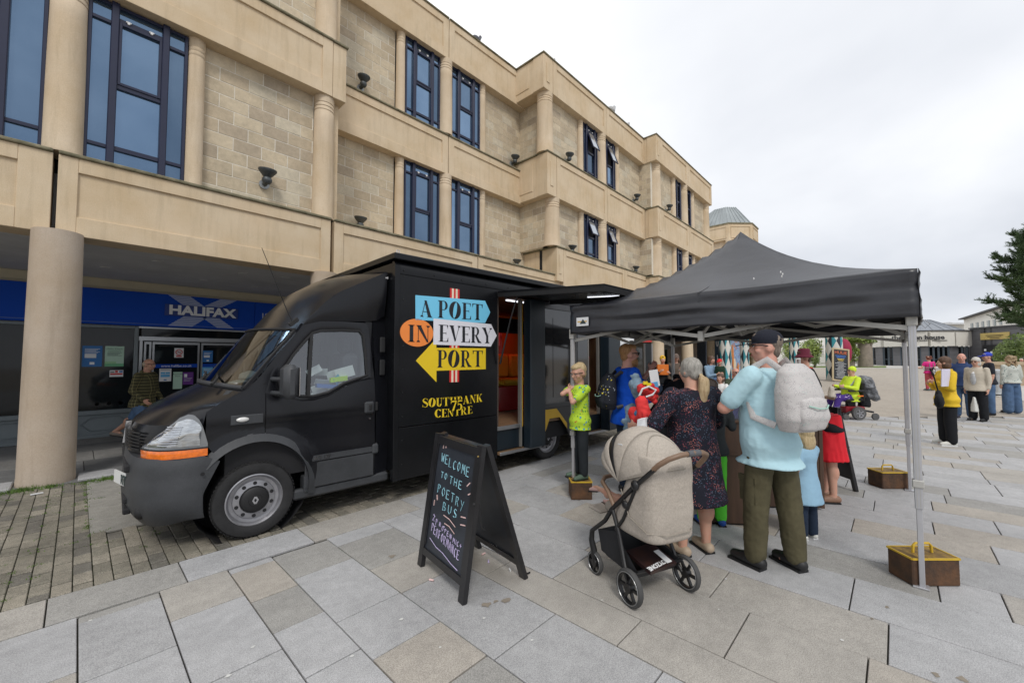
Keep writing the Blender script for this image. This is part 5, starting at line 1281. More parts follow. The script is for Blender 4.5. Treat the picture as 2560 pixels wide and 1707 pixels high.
for k in range(16):
 c = Vector((rp.uniform(.55, .98), rp.uniform(.16, .3), rp.uniform(1.24, 1.50))); a = Vector((rp.gauss(0, 1), rp.gauss(0, .3), rp.gauss(0, .5))).normalized(); b_ = a.cross(Vector((0, 1, rp.uniform(-.8, .8)))).normalized()
 MB().obox(c, a, b_, a.cross(b_), rp.uniform(.04, .10), rp.uniform(.03, .08), .002).build('paper', [cloth_w, M_paper, M_pgreen, M_sky_][rp.choice([0, 0, 1, 1, 1, 2, 3])], van)
MB().obox((.78, .17, 1.40), (1, 0, .1), (0, 1, 0), (0, 0, 1), .09, .02, .025).build('hi_vis_cloth', mat('hi_vis', (.55, .85, .02), .7), van); MB().obox((.66, .15, 1.33), (1, 0, -.1), (0, 1, 0), (0, 0, 1), .12, .03, .02).build('blue_folder', mat('folder_blue', (.04, .15, .5), .5), van)
# --- side skin: gentle bulge with height
def yb(z, x=0.0):
 base = interp([(.25, .035), (.36, .012), (.62, .0), (.66, -.006), (.82, .010), (1.02, .012), (1.06, -.002), (1.09, -.002), (1.16, .004), (1.24, .012), (1.36, .028), (2.05, .105)], z)
 a = math.hypot(x + .02, z - .41)            # flare round the wheel
 if a < .62 and z < .95: base -= .03 * max(0, 1 - max(0, a - .44) / .16)
 return base
def side_sheet(name, cols, rows, m, par=van, both=True, off=0.0):
 """cols = [(x_low, x_high ... )]: list of (x, zlow, zhigh)"""
 for sg in (0, 1) if both else (0,):
  b = MB(); n = rows + 1
  for x, z0, z1 in cols:
   for k in range(n):
    z = lerp(z0, z1, k / rows); y = yb(z, x) - off; b.v.append((x, WV - y if sg else y, z))
  for i in range(len(cols) - 1):
   for k in range(rows): b.f.append((i * n + k, (i + 1) * n + k, (i + 1) * n + k + 1, i * n + k + 1)); b.m.append(0)
  b.build(name, m, par, smooth=60)
def arch_z(x, r=.455, cx_=-.02, cz_=.41):
 d = x - cx_; return cz_ + math.sqrt(max(0, r * r - d * d)) if abs(d) < r else None
# front wing
top = [(-.46, 1.02), (-.43, 1.12), (-.40, 1.165), (-.30, 1.235), (-.20, 1.295), (-.12, 1.335), (-.02, 1.43), (.035, 1.50)]
cols = []
for i in range(26):
 x = -.40 + i * (.445 / 25); lo = interp([(-.40, .90), (-.36, .83), (-.30, .76), (-.27, .80)], x); az = arch_z(x, .45)
 if az and x > -.30: lo = max(az, .60)
 cols.append((x, lo, interp(top, x)))
side_sheet('wing', cols, 22, M_cabb)
# door below the window line
wline = [(.045, 1.45), (.20, 1.50), (.30, 1.235), (.34, 1.205), (.47, 1.20), (.62, 1.235), (.80, 1.33), (.95, 1.375), (1.13, 1.40)]
cols = []
for i in range(36):
 x = .051 + i * ((1.125 - .051) / 35); lo = .33
 az = arch_z(x, .45)
 if az: lo = max(az, .33)
 hi = interp([(.052, 1.30), (.20, 1.24), (.30, 1.235), (.34, 1.205), (.47, 1.20), (.62, 1.235), (.80, 1.33), (.95, 1.375), (1.13, 1.40)], x)
 cols.append((x, lo, hi))
side_sheet('door', cols, 30, M_cabb)
# door frame ring round the windows
outer = [(.045, 1.30), (.10, 1.50), (.22, 1.68), (.36, 1.88), (.46, 1.985), (.56, 2.015), (.80, 2.025), (1.04, 2.025), (1.075, 1.98), (1.10, 1.70), (1.125, 1.40), (.95, 1.375), (.80, 1.33), (.62, 1.235), (.47, 1.20), (.34, 1.205), (.25, 1.235), (.12, 1.27)]
inner = [(.16, 1.40), (.205, 1.52), (.29, 1.66), (.40, 1.80), (.475, 1.885), (.56, 1.915), (.80, 1.93), (.965, 1.93), (1.01, 1.885), (1.03, 1.68), (1.04, 1.44), (.93, 1.405), (.78, 1.36), (.62, 1.275), (.47, 1.245), (.36, 1.25), (.28, 1.28), (.18, 1.32)]
for sg in (0, 1):
 b = MB(); n = len(outer); f = (lambda x, z, o=0: (x, WV - yb(z, 9) - o, z)) if sg else (lambda x, z, o=0: (x, yb(z, 9) + o, z))
 mid = [((a[0] + c[0]) / 2, (a[1] + c[1]) / 2) for a, c in zip(outer, inner)]
 vs_ = [f(*p, .001) for p in outer] + [f(*p, -.006) for p in mid] + [f(*p, .012) for p in inner]
 fs = [(k, (k + 1) % n, n + (k + 1) % n, n + k) for k in range(n)] + [(n + k, n + (k + 1) % n, 2 * n + (k + 1) % n, 2 * n + k) for k in range(n)]
 b.add(vs_, fs); b.build('door_frame', M_cabb, van, smooth=50)
 b = MB(); b.tube([f(*p, .002) for p in inner], .014, 6, closed=True); w_ = b.build('window_seal', M_rub, van, smooth=True)
 b = MB(); b.v = [f(*p, .014) for p in inner]; b.f = [tuple(range(n))]; b.m = [0]; b.build('side_window', M_vglass, van)
 MB().bar(f(.42, 1.25, -.004), f(.462, 1.87, -.004), .03, .02, up=(0, 1, 0)).build('window_bar', M_rub, van)
# area behind the A pillar over the wing (black corner)
for sg in (0, 1):
 b = MB(); f = (lambda x, z: (x, WV - yb(z, 9) - .001, z)) if sg else (lambda x, z: (x, yb(z, 9) + .001, z))
 b.quad(*[f(*p) for p in [(-.02, 1.43), (.045, 1.30), (.10, 1.50), (.22, 1.68), (.36, 1.88), (.46, 1.985), (.38, 1.965), (.345, 1.91), (.26, 1.80), (.15, 1.67), (.035, 1.50)]]); b.build('pillar', M_cabb, van)
# roof rail of the door up to the fairing, fairing cheek
for sg in (0, 1):
 f = (lambda x, z, o=0: (x, WV - (.10 if z > 1.9 else yb(z, 9)) - o, z)) if sg else (lambda x, z, o=0: (x, (.10 if z > 1.9 else yb(z, 9)) + o, z))
 b = MB(); lowl = [(.38, 1.965), (.46, 1.985), (.56, 2.015), (.80, 2.03), (1.04, 2.04), (1.17, 2.06), (1.27, 2.12)]; upl = [(.385, 1.975), (.52, 2.13), (.60, 2.22), (.75, 2.345), (.92, 2.44), (1.12, 2.55), (1.27, 2.63)]
 n = len(lowl); rows = 5
 for i in range(n):
  for k in range(rows + 1):
   t = k / rows; x, z = lerp(lowl[i][0], upl[i][0], t), lerp(lowl[i][1], upl[i][1], t); dep_ = .015 * math.sin(PI * t) * min(1, i / 2); yy2 = lerp(.10, [.10, .10, .10, .10, .09, .06, .04][i], t) - dep_
   b.v.append((x, WV - yy2 if sg else yy2, z))
 for i in range(n - 1):
  for k in range(rows): b.f.append((i * (rows + 1) + k, (i + 1) * (rows + 1) + k, (i + 1) * (rows + 1) + k + 1, i * (rows + 1) + k + 1)); b.m.append(0)
 b.build('fairing_side', M_cabb, van, smooth=60)
 # B pillar and rear part of the cab
 b = MB(); y_ = (lambda y: WV - y) if sg else (lambda y: y)
 b.add([(1.13, y_(yb(z, 9)), z) for z in (.33, .65, 1.05, 1.40, 1.75, 2.04)] + [(1.30, y_(yb(z, 9) + .05), z) for z in (.33, .65, 1.05, 1.40, 1.75, 2.12)], [(k, k + 1, k + 7, k + 6) for k in range(5)]); b.build('pillar', M_cabb, van, smooth=50)
 MB().box(1.05, y_(.115), 1.28, 1.15, y_(.14), 2.04).build('pillar', M_cabb, van)
 for z in (1.78, 1.52): MB().box(1.19, y_(.055), z - .09, 1.255, y_(.03), z + .09, .012).build('vent', M_rub, van)
 b = MB(); b.box(.30, y_(.01), .24, 1.30, y_(.09), .34, .02); b.build('sill', M_plast, van)
 b = MB(); n = 14; pr = [(.40, .60), (1.10, .60), (1.10, .655), (.36, .655)]
 b.prism(pr, lambda u, v, t: (u, y_(t), v), -.014, .01); b.build('door_moulding', M_plast, van);
 MB().box(.40, y_(-.006), .34, 1.11, y_(.008), .585, .006).build('door_lower', M_plast, van)
 # wheel arch lip
 ap = [(-.02 + .455 * math.cos(a), y_(-.034), .41 + .455 * math.sin(a)) for a in [PI * (.80 - k * .80 / 20) - .0 for k in range(21)]] + [(.425, y_(-.03), .30)]
 b = MB();
 for k in range(len(ap) - 1):
  p0, p1 = Vector(ap[k]), Vector(ap[k + 1]); c0 = Vector((-.02, p0.y, .41)); o0 = (p0 - c0).normalized() * .075; o1 = (p1 - Vector((-.02, p1.y, .41))).normalized() * .075
  inn = Vector((0, .10 if not sg else -.10, 0)); rise = Vector((0, .034 if not sg else -.034, 0))
  b.add([p0, p1, p1 + o1 + rise, p0 + o0 + rise, p0 + inn, p1 + inn], [(0, 1, 2, 3), (0, 4, 5, 1)])
 b.build('wheel_arch', M_plast, van, smooth=60)
 MB().box(.395, y_(.0), .30, .47, y_(.12), .46, .008).build('door_lower', M_plast, van)
 # dark liner
 b = MB(); yo = y_(.04); b.lathe([(.47, 0), (.47, .42), (.02, .42)], (-.02, yo, .41), (0, -1 if sg else 1, 0), 24, cap=False); b.build('wheel_liner', M_dark, van)
 MB().prism([(-.38, .86), (.05, .86), (.05, 1.40), (-.08, 1.31), (-.26, 1.21), (-.37, 1.12)], lambda u, v, t: (u, y_(t), v), .03, .045).build('inner_wing', M_cabb, van)
# door handle, lock, lamp, mirrors
MB().box(1.0, -.02, 1.02, 1.11, .02, 1.15, .018).build('door_handle', M_plast, van); MB().box(1.035, -.028, 1.05, 1.085, .0, 1.125, .012).build('handle_grip', M_rub, van)
MB().lathe([(0, 0), (.013, 0), (.013, .012)], (1.06, .005, .965), (0, -1, 0), 12).build('lock', M_chrome, van)
for z in (1.09, .64): MB().box(1.125, -.012, z - .05, 1.155, .02, z + .05, .01).build('hinge', M_rub, van)
MB().box(1.09, -.03, .575, 1.16, .02, .68, .015).build('step_cover', M_plast, van)
MB().ell((-.135, -.008, 1.075), (.05, .018, .022)).build('side_repeater', mat('clear_lens', (.7, .7, .68), .15, var=.05, coat=1), van, smooth=True); MB().box(-.225, -.006, 1.03, .03, .006, 1.115, .02).build('repeater_recess', M_plast, van)
me = text_mesh('dCi 120', .05, M_chrome, 'badge', depth=.002, bold=.001); me.transform(Matrix(((1, 0, 0, .56), (0, 0, -1, -.017), (0, 1, 0, .628), (0, 0, 0, 1)))); link('badge', me, van)
def mirror(sg):
 y_ = (lambda y: WV - y) if sg else (lambda y: y)
 b = MB(); b.box(.12, y_(-.30), 1.25, .25, y_(-.10), 1.57, .045); o = b.build('mirror', M_plast, van, smooth=40)
 for z in (1.30, 1.43): MB().tube([(.10, y_(.03), z), (.12, y_(-.06), z), (.17, y_(-.16), z)], .02, 8).build('mirror_arm', M_plast, o, smooth=True)
 b = MB(); b.box(.252, y_(-.275), 1.28, .256, y_(-.125), 1.54); b.build('mirror_glass', M_chrome, o)
mirror(0); mirror(1)
# aerial
MB().tube([(.30, .14, 1.985), (.22, .12, 2.15), (.08, .05, 2.45), (-.02, .0, 2.66)], [.006, .005, .004, .003], 6).build('aerial', M_rub, van); MB().obox((.31, .14, 1.99), (1, 0, .9), (0, 1, 0), (-.9, 0, 1), .05, .02, .018).build('aerial_base', M_rub, van)
# --- headlights wrapping the corner
plan = [(-.385, -.003), (-.47, .004), (-.56, .02), (-.64, .055), (-.695, .11), (-.74, .18), (-.77, .26), (-.79, .34), (-.80, .42)]
def corner_pt(u, z, off=0.0, lean=.5):
 t = u * (len(plan) - 1); i = min(int(t), len(plan) - 2); f = t - i; x = lerp(plan[i][0], plan[i + 1][0], f); y = lerp(plan[i][1], plan[i + 1][1], f)
 dx, dy = plan[i + 1][0] - plan[i][0], plan[i + 1][1] - plan[i][1]; L_ = math.hypot(dx, dy); nx_, ny_ = dy / L_, dx / L_ * 1.0
 n_ = Vector((-(dy) / L_, dx / L_, 0)); n_ = n_ if n_.y < 0 or n_.x < 0 else -n_
 if n_.dot(Vector((-1, -1, 0))) < 0: n_ = -n_
 return Vector((x + max(0, z - .88) * lean * min(1, u * 1.7), y + max(0, z - .9) * .05, z)) + n_ * off
def wrap(name, u0, u1, zlo, zhi, off, m, sg, nu=26, nv=8, bulge=.0, par=van):
 b = MB()
 for i in range(nu + 1):
  u = lerp(u0, u1, i / nu); a, c = zlo(u), zhi(u)
  for k in range(nv + 1):
   t = k / nv; p = corner_pt(u * .82, lerp(a, c, t), off + bulge * math.sin(PI * t) * max(0, math.sin(PI * i / nu)) ** .5); b.v.append((p.x, WV - p.y if sg else p.y, p.z))
 for i in range(nu):
  for k in range(nv): b.f.append((i * (nv + 1) + k, (i + 1) * (nv + 1) + k, (i + 1) * (nv + 1) + k + 1, i * (nv + 1) + k + 1)); b.m.append(0)
 return b.build(name, m, par, smooth=60)
hl_top = lambda u: interp([(0, .90), (.06, 1.02), (.14, 1.10), (.24, 1.145), (.34, 1.155), (.46, 1.13), (.62, 1.06), (.8, .97), (.94, .90), (1, .885)], u)
for sg in (0, 1):
 hb = wrap('headlight', 0, 1, lambda u: .868, hl_top, .012, mat('headlamp_housing', (.20, .21, .22), .25, metal=.4, var=.1, coat=1), sg)
 wrap('reflector', .10, .90, lambda u: .892, lambda u: .892 + (hl_top(u) - .892) * .86, .018, M_lens, sg, bulge=.02, par=hb)
 for k in range(9):
  z = .91 + k * .018; wrap('lens_rib', .36, .60, lambda u: z, lambda u: z + .006, .046, M_chrome, sg, 6, 1, par=hb)
 wrap('indicator', 0, 1, lambda u: .788 + .012 * (1 - u), lambda u: .866, .018, M_orange, sg, bulge=.006)
 MB().tube([(lambda p: (p.x, WV - p.y if sg else p.y, p.z))(corner_pt(u / 20 * .82, .868, .018)) for u in range(21)], .006, 5).build('trim', M_rub, van)
# --- grille and badge
b = MB()
for k in range(6):
 z = .84 + k * .028; b2 = MB()
 for s0_, s1_ in ((.42, .93), (1.07, 1.58)): b2.tube([(lambda p: (p.x - .012, p.y, z))(Vector(shell(1, min(s, 2 - s))) if s <= 1 else Vector((shell(1, 2 - s)[0], WV - shell(1, 2 - s)[1], 0))) for s in [lerp(s0_, s1_, q / 6) for q in range(7)]], .008, 6)
 b2.build('grille_bar', M_rub, van)
MB().obox((-.872, WV / 2, .94), (0, 1, 0), (.1, 0, 1), (1, 0, 0), .055, .10, .02).build('badge', M_chrome, van)
# --- bumper
bp_plan = [(-.30, -.03), (-.42, -.035), (-.55, -.02), (-.66, .02), (-.74, .08), (-.80, .17), (-.845, .29), (-.875, .45), (-.89, .65), (-.90, .99)]
def bump_pt(i, k, nv=12):
 t = k / nv; x, y = bp_plan[i]; zt = interp([(0, .735), (1, .80), (2, .80), (9, .795)], i); zb_ = interp([(0, .29), (1, .275), (4, .235), (9, .20)], i); z = lerp(zb_, zt, t)
 prof = interp([(0, .10), (.12, .045), (.3, .0), (.62, -.0), (.66, .008), (.9, .012), (1, .03)], t)
 cx_, cy_ = -.2, .7; d = Vector((x - cx_, y - cy_, 0)).normalized()
 if i == 0: x = {True: -.30}.get(z > .70, -.30 - .11 * min(1, (.735 - z) / .25));
 if i == 1: x = min(x, -.42 - .0)
 return (x - d.x * prof, y - d.y * prof * (1 if i > 1 else .4), z)
b = MB(); nv = 12; rows = [[bump_pt(i, k) for k in range(nv + 1)] for i in range(10)]; rows = rows + [[(x, WV - y, z) for x, y, z in r] for r in reversed(rows[:-1])]
# refine along the length
fine = []
for i in range(len(rows) - 1):
 for q in (0, .5):
  fine.append([tuple(lerp(rows[i][k][c], rows[i + 1][k][c], q) for c in range(3)) for k in range(nv + 1)])
fine.append(rows[-1]); n = nv + 1; b.add([p for r in fine for p in r], [(a * n + k, (a + 1) * n + k, (a + 1) * n + k + 1, a * n + k + 1) for a in range(len(fine) - 1) for k in range(nv)])
b.quad(*[r[nv] for r in fine]); bumper = b.build('bumper', M_plast, van, smooth=60)
for z0, z1 in ((.66, .72), (.40, .45), (.31, .36)): MB().box(-.893, .42, z0, -.84, 1.56, z1, .01).build('air_intake', M_dark, bumper)
MB().ell((-.785, .235, .36), (.045, .05, .06)).build('fog_lamp_recess', M_rub, bumper, smooth=True); MB().lathe([(0, 0), (.013, 0), (.016, -.006)], (-.42, -.047, .655), (0, 1, 0), 12).build('bung', M_dark, bumper)
# number plate (only its right end is seen)
pl = MB().obox((-.905, .72, .56), (.24, -1, 0), (0, 0, 1), (1, .24, 0), .17, .055, .005).build('number_plate', mat('plate_white', (.72, .73, .72), .4, var=.04), van)
me = text_mesh('RT', .11, M_ink, 'lettering', depth=.001, bold=.004); me.transform(Matrix(((.233, 0, -.972, -.893), (-.972, 0, -.233, .60), (0, 1, 0, .56), (0, 0, 0, 1)))); link('lettering', me, pl)
# --- wheels
def wheel(x, y, r=.335, rear=False, sg=1):
 """y = outer face"""
 d = 1 if sg > 0 else -1
 e_ = MB().lathe([(r * .66, .015), (r * .72, .0), (r * .86, -.008), (r * .955, .0), (r * .985, .02), (r, .045), (r, .18), (r * .97, .21), (r * .7, .22)], (x, y, r), (0, d, 0), 48, cap=False).build('wheel', M_tyre, van, smooth=40)
 tb = MB()
 for k in range(60):
  a = 2 * PI * k / 60; c, s_ = math.cos(a), math.sin(a); p = Vector((x + c * (r + .001), y + d * .04, r + s_ * (r + .001))); tb.obox(p, (-s_, 0, c), (0, 1, 0), (c, 0, s_), .0095, .026, .003)
 stuff(tb.build('tread', M_tyre, e_))
 prof = [(r * .67, .018), (r * .69, .004), (r * .66, .0), (r * .63, .012), (r * .60, .035), (r * .52, .04), (r * .50, .028), (r * .36, .018), (r * .34, .03), (r * .30, .035)]
 MB().lathe(prof, (x, y, r), (0, d, 0), 48, cap=False).build('rim', M_rim, e_, smooth=45)
 MB().lathe([(r * .345, .026), (r * .34, .008), (r * .30, -.004), (r * .16, -.008), (r * .15, -.014), (.0, -.014)], (x, y, r), (0, d, 0), 36, cap=False).build('hub_cap', M_rub, e_, smooth=45)
 for k in range(10):
  a = 2 * PI * k / 10 + .3; MB().lathe([(0, 0), (r * .048, 0), (r * .05, .004)], (x + r * .435 * math.cos(a), y + d * .0195, r + r * .435 * math.sin(a)), (0, d, 0), 12).build('hole', M_dark, e_)
 s_ = .026; b = MB(); pts = [(-s_, 0), (-s_ * .35, s_ * 1.25), (s_ * .35, s_ * 1.25), (s_, 0), (s_ * .35, -s_ * 1.25), (-s_ * .35, -s_ * 1.25)]; ins = [(u * .45, v * .45) for u, v in pts]
 vs_ = [(x + u, y - d * .019, r + v) for u, v in pts] + [(x + u, y - d * .019, r + v) for u, v in ins]; b.add(vs_, [(k, (k + 1) % 6, 6 + (k + 1) % 6, 6 + k) for k in range(6)]); b.build('badge', M_chrome, e_)
wheel(-.02, .005); wheel(-.02, WV - .005, sg=-1); wheel(4.10, .04, rear=True); wheel(4.10, WV - .0, sg=-1)
# --- the box body
BX0, BX1, BY0, BY1, BZ0, BZ1 = 1.30, 6.66, -.10, 2.14, .245, 2.74
def panel(x0, x1, z0, z1, m=M_black, name='side_panel', y=BY0, th=.03, b_=.004): return MB().box(x0, y, z0, x1, y + th, z1, b_).build(name, m, van)
front = MB().box(BX0 - .0, BY0 + .031, .35, BX0 + .03, BY1, BZ1 - .01).build('front_panel', M_black, van)
panel(BX0, 2.875, .84, 2.60, name='graphic_panel'); panel(BX0, 2.875, BZ0, .832, name='skirt_panel')
panel(2.876, BX1, 2.52, 2.60, name='header_panel')
MB().box(BX0 + .03, BY1 - .03, BZ0, BX1, BY1, BZ1).build('far_side', M_black, van)
MB().box(BX1 - .03, BY0 + .031, BZ0, BX1 - .001, BY1 - .031, BZ1 - .01).build('rear_panel', M_black, van)
# rounded top edge, roof
b = MB(); b.box(BX0 + .031, BY0 + .05, 2.66, BX1 - .031, BY1 - .031, 2.735); b.build('roof', M_black, van)
b = MB(); pr = [(BY0 - .004, 2.602), (BY0 - .008, 2.66), (BY0 + .004, 2.705), (BY0 + .03, 2.74), (BY0 + .07, 2.748), (BY0 + .07, 2.602)]; b.prism(pr, lambda u, v, t: (t, u, v), BX0 - .005, BX1); b.build('cant_rail', M_black, van, smooth=50)
b = MB(); b.box(BX0 - .012, BY0 - .012, BZ0, BX0 + .055, BY0 + .0, 2.70, .006); b.box(BX0 - .012, BY0 - .011, BZ0, BX0 - .0, BY0 + .06, 2.70, .006); b.build('corner_trim', M_black, van)
slab = MB().box(BX0 - .03, -.13, 2.762, BX1 - .4, 2.2, 2.835, .008).build('roof_rack', M_black, van)
MB().box(BX0 - .10, 1.2, 2.70, BX0 + .1, 2.2, 2.76, .01).build('roof_bracket', M_rub, van)
for k in range(9): MB().ell((BX0 + .10 + .14 * 0, BY0 - .002, .42 + k * .27), (.008, .006, .008), 8, 4).build('rivet', M_rub, van, smooth=True)
for k in range(10): MB().ell((BX0 + .10 + k * .42, BY0 - .012, 2.645), (.009, .006, .009), 8, 4).build('rivet', M_rub, van, smooth=True)
for k in range(14): MB().ell((BX0 + .2 + k * .36, -.133, 2.80), (.006, .004, .006), 8, 4).build('rivet', M_rub, van, smooth=True)
MB().tube([(BX0 + .012, -.1, 2.84), (BX0 + .012, -.1, 2.87), (BX0 + .04, -.1, 2.87), (BX0 + .04, -.1, 2.84)], .006, 6).build('lashing_ring', M_chrome, van); MB().lathe([(0, 0), (.018, 0), (.018, .03), (0, .04)], (BX0 - .02, .06, 2.56), (-1, 0, 0), 12).build('marker_lamp', mat('lamp_clear', (.7, .7, .7), .2), van, smooth=True)
# floor, first doorway (x 2.88..3.33)
M_wood = mat('wood_floor', (.22, .135, .075), .5, var=.3, vs_=5, stretch=(1, 12, 1))
M_bred = mat('bench_red', (.42, .008, .012), .25, var=.08, coat=.4); M_byel = mat('cushion_yellow', (.62, .36, .015), .6, var=.08)
M_dnavy = mat('door_edge_navy', (.008, .016, .024), .4, var=.1)
MB().box(2.0, BY0 + .04, .62, BX1 - .1, BY1 - .04, .66).build('floor', M_wood, van)
MB().box(2.88, BY0 + .035, .33, 3.74, BY0 + .30, .62).build('riser', M_dnavy, van)
MB().box(2.89, BY0 - .03, .28, 3.745, BY0 + .28, .315, .004).build('step', M_wood, van); MB().box(2.888, BY0 - .045, .278, 3.745, BY0 - .03, .318, .004).build('step_edge', M_steel, van)
MB().box(2.885, BY0 + .002, .615, 3.35, BY0 + .03, .67, .004).build('sill_edge', M_steel, van)
MB().box(3.335, BY0 - .01, .33, 3.36, BY0 + .06, 2.50, .004).build('door_post', mat('post_alloy', (.28, .27, .25), .4, metal=.5), van)
MB().box(3.361, BY0 - .008, .62, 3.372, BY0 + .01, 2.5).build('door_gasket', M_byel, van)
MB().box(3.385, BY0 - .16, .32, 3.715, BY0 - .01, 2.50, .01).build('door_leaf', M_dnavy, van)
MB().box(2.9, BY0 + .04, .67, 2.93, 1.4, 2.6).build('partition', mat('partition_grey', (.08, .06, .05), .7), van)
MB().box(2.95, BY1 - .08, .66, BX1 - .1, BY1 - .05, 2.6).build('inner_wall', pattern_mat('honeycomb_paper', (.45, .24, .02), [((.24, .10, .01), .035, 1, None)], scale=16, bump=0), van)
MB().box(2.95, BY0 + .05, 2.55, BX1 - .1, BY1 - .05, 2.58).build('inner_ceiling', mat('ceiling_wood', (.14, .07, .03), .6, var=.3, vs_=3, stretch=(1, 8, 1)), van)
MB().box(3.4, .25, 2.53, 5.2, .29, 2.548).build('led_strip', mat('led', (.9, .92, 1), .4, emit=1.4), van)
MB().box(3.45, 1.15, .66, 5.9, 2.05, 1.12, .02).build('bench', M_bred, van)
for k in range(3): MB().box(3.5 + k * .68, 1.1, 1.121, 4.15 + k * .68, 1.7, 1.24, .04).build('seat_cushion', M_byel, van, smooth=40); MB().box(3.5 + k * .68, 1.70, 1.245, 4.15 + k * .68, 1.85, 1.72, .04).build('back_cushion', M_byel, van, smooth=40)
MB().box(5.9, .3, .66, 5.95, 2.05, 2.5).build('inner_partition', M_wood, van)
MB().obox((4.7, 1.5, 2.28), (1, 0, 0), (0, .8, .5), (0, -.5, .8), .55, .3, .02).build('light_box', M_rub, van); MB().obox((4.7, 1.485, 2.255), (1, 0, 0), (0, .8, .5), (0, -.5, .8), .50, .26, .012).build('light_panel', mat('red_glow', (.75, .02, .02), .4, emit=.9), van)
pb = MB().box(4.05, BY1 - .10, 1.35, 4.95, BY1 - .085, 2.3).build('map_poster', mat('map_paper', (.36, .33, .28), .8, var=.5, vs_=9), van)
for x, z, w, h, m_ in ((4.1, 2.05, .25, .2, M_red), (4.4, 2.0, .2, .24, M_paper), (4.7, 1.9, .18, .3, M_paper), (4.15, 1.7, .3, .22, M_ink), (4.5, 1.5, .3, .3, M_paper), (4.12, 1.42, .2, .2, M_paper)): MB().box(x, BY1 - .108, z, x + w, BY1 - .1, z + h).build('pinned_sheet', m_, pb)
# glossy display window
M_gloss = mat('display_gloss', (.008, .009, .011), .06, var=0, spec=.7, coat=.6)
def display(x0, x1):
 f = MB(); w = .045; f.box(x0, BY0 - .008, .84, x0 + w, BY0 + .03, 2.515, .004); f.box(x1 - w, BY0 - .008, .84, x1, BY0 + .03, 2.515, .004); f.box(x0 + w, BY0 - .006, 2.42, x1 - w, BY0 + .03, 2.515, .004); f.box(x0 + w, BY0 - .006, .84, x1 - w, BY0 + .03, .91, .004)
 o = f.build('display_frame', mat('frame_charcoal', (.04, .042, .046), .4), van); MB().box(x0 + w - .004, BY0 + .01, .905, x1 - w + .004, BY0 + .02, 2.425).build('display_glass', M_gloss, o)
 MB().box(x0 + .35, BY0 + .004, 1.0, x1 - .1, BY0 + .009, 2.28, .001).build('display_screen', M_gloss, o)
display(3.74, 4.72)
MB().box(4.73, BY0 - .004, .66, 5.03, BY0 + .03, 2.52, .004).build('side_panel', M_gloss, van)
# lower panel with the yellow chevron round the rear wheel
M_char = mat('charcoal_panel', (.030, .031, .034), .4, var=.12)
def poly_panel(pts, y0, y1, m, name): return MB().prism(pts, lambda u, v, t: (u, t, v), y0, y1).build(name, m, van, fix=True)
poly_panel([(3.75, .28), (3.78, .28), (3.98, .68), (4.24, .68), (4.42, .48), (4.52, .32), (4.72, .30), (4.72, .838), (3.75, .838)], BY0, BY0 + .025, M_char, 'lower_panel')
poly_panel([(3.755, .30), (3.785, .30), (3.985, .675), (4.24, .675), (4.43, .47), (4.43, .56), (4.16, .822), (3.755, .822)], BY0 - .004, BY0 - .0005, mat('chevron_yellow', (.68, .42, .02), .4, var=.06), 'chevron')
MB().box(4.73, BY0, .30, 5.0, BY0 + .03, .655, .004).build('lower_panel', M_char, van)
# second doorway and rear quarter
for x in (5.03, 5.36): MB().box(x, BY0 - .01, .62, x + .03, BY0 + .05, 2.51, .004).build('door_post', mat('post_alloy', (.28, .27, .25), .4, metal=.5), van)
MB().box(4.98, BY0 - .03, .30, 5.95, BY0 + .25, .335, .004).build('step', M_wood, van); MB().box(4.98, BY0 - .045, .298, 5.95, BY0 - .03, .338, .004).build('step_edge', M_steel, van); MB().box(5.0, BY0 + .035, .335, 5.9, BY0 + .3, .62).build('riser', M_dnavy, van)
MB().box(5.40, BY0 - .20, .34, 5.80, BY0 - .01, 2.50, .01).build('door_leaf', M_dnavy, van)
rq = panel(5.82, BX1, .30, 2.518, M_char, 'quarter_panel')
cpts = [(6.62 + .70 * math.cos(a), 2.30 + .70 * math.sin(a)) for a in [PI * .92 + k * (PI * .62) / 16 for k in range(17)]]; cpts = [(x, z) for x, z in cpts if x <= 6.65 and z <= 2.51]; cpts = cpts + [(6.65, cpts[-1][1]), (6.65, 2.51), (cpts[0][0], 2.51)]
poly_panel(cpts, BY0 - .004, BY0 - .0005, M_signwhite, 'round_graphic')
MB().tube([(5.05, 1.2, 1.75), (5.2, .5, 1.55), (5.36, .1, 1.65)], .025, 8).build('rope', mat('rope_red', (.3, .01, .015), .7), van, smooth=True); MB().tube([(5.05, 1.2, 1.05), (5.2, .5, .92), (5.36, .1, 1.0)], .025, 8).build('rope', mat('rope_red', (.3, .01, .015), .7), van, smooth=True)
# underbody
MB().box(.5, .35, .30, 6.4, 1.65, .50).build('chassis', M_dark, van); MB().box(1.35, BY0 + .06, .36, BX1 - .1, BY1 - .1, .60).build('underfloor', M_dark, van)
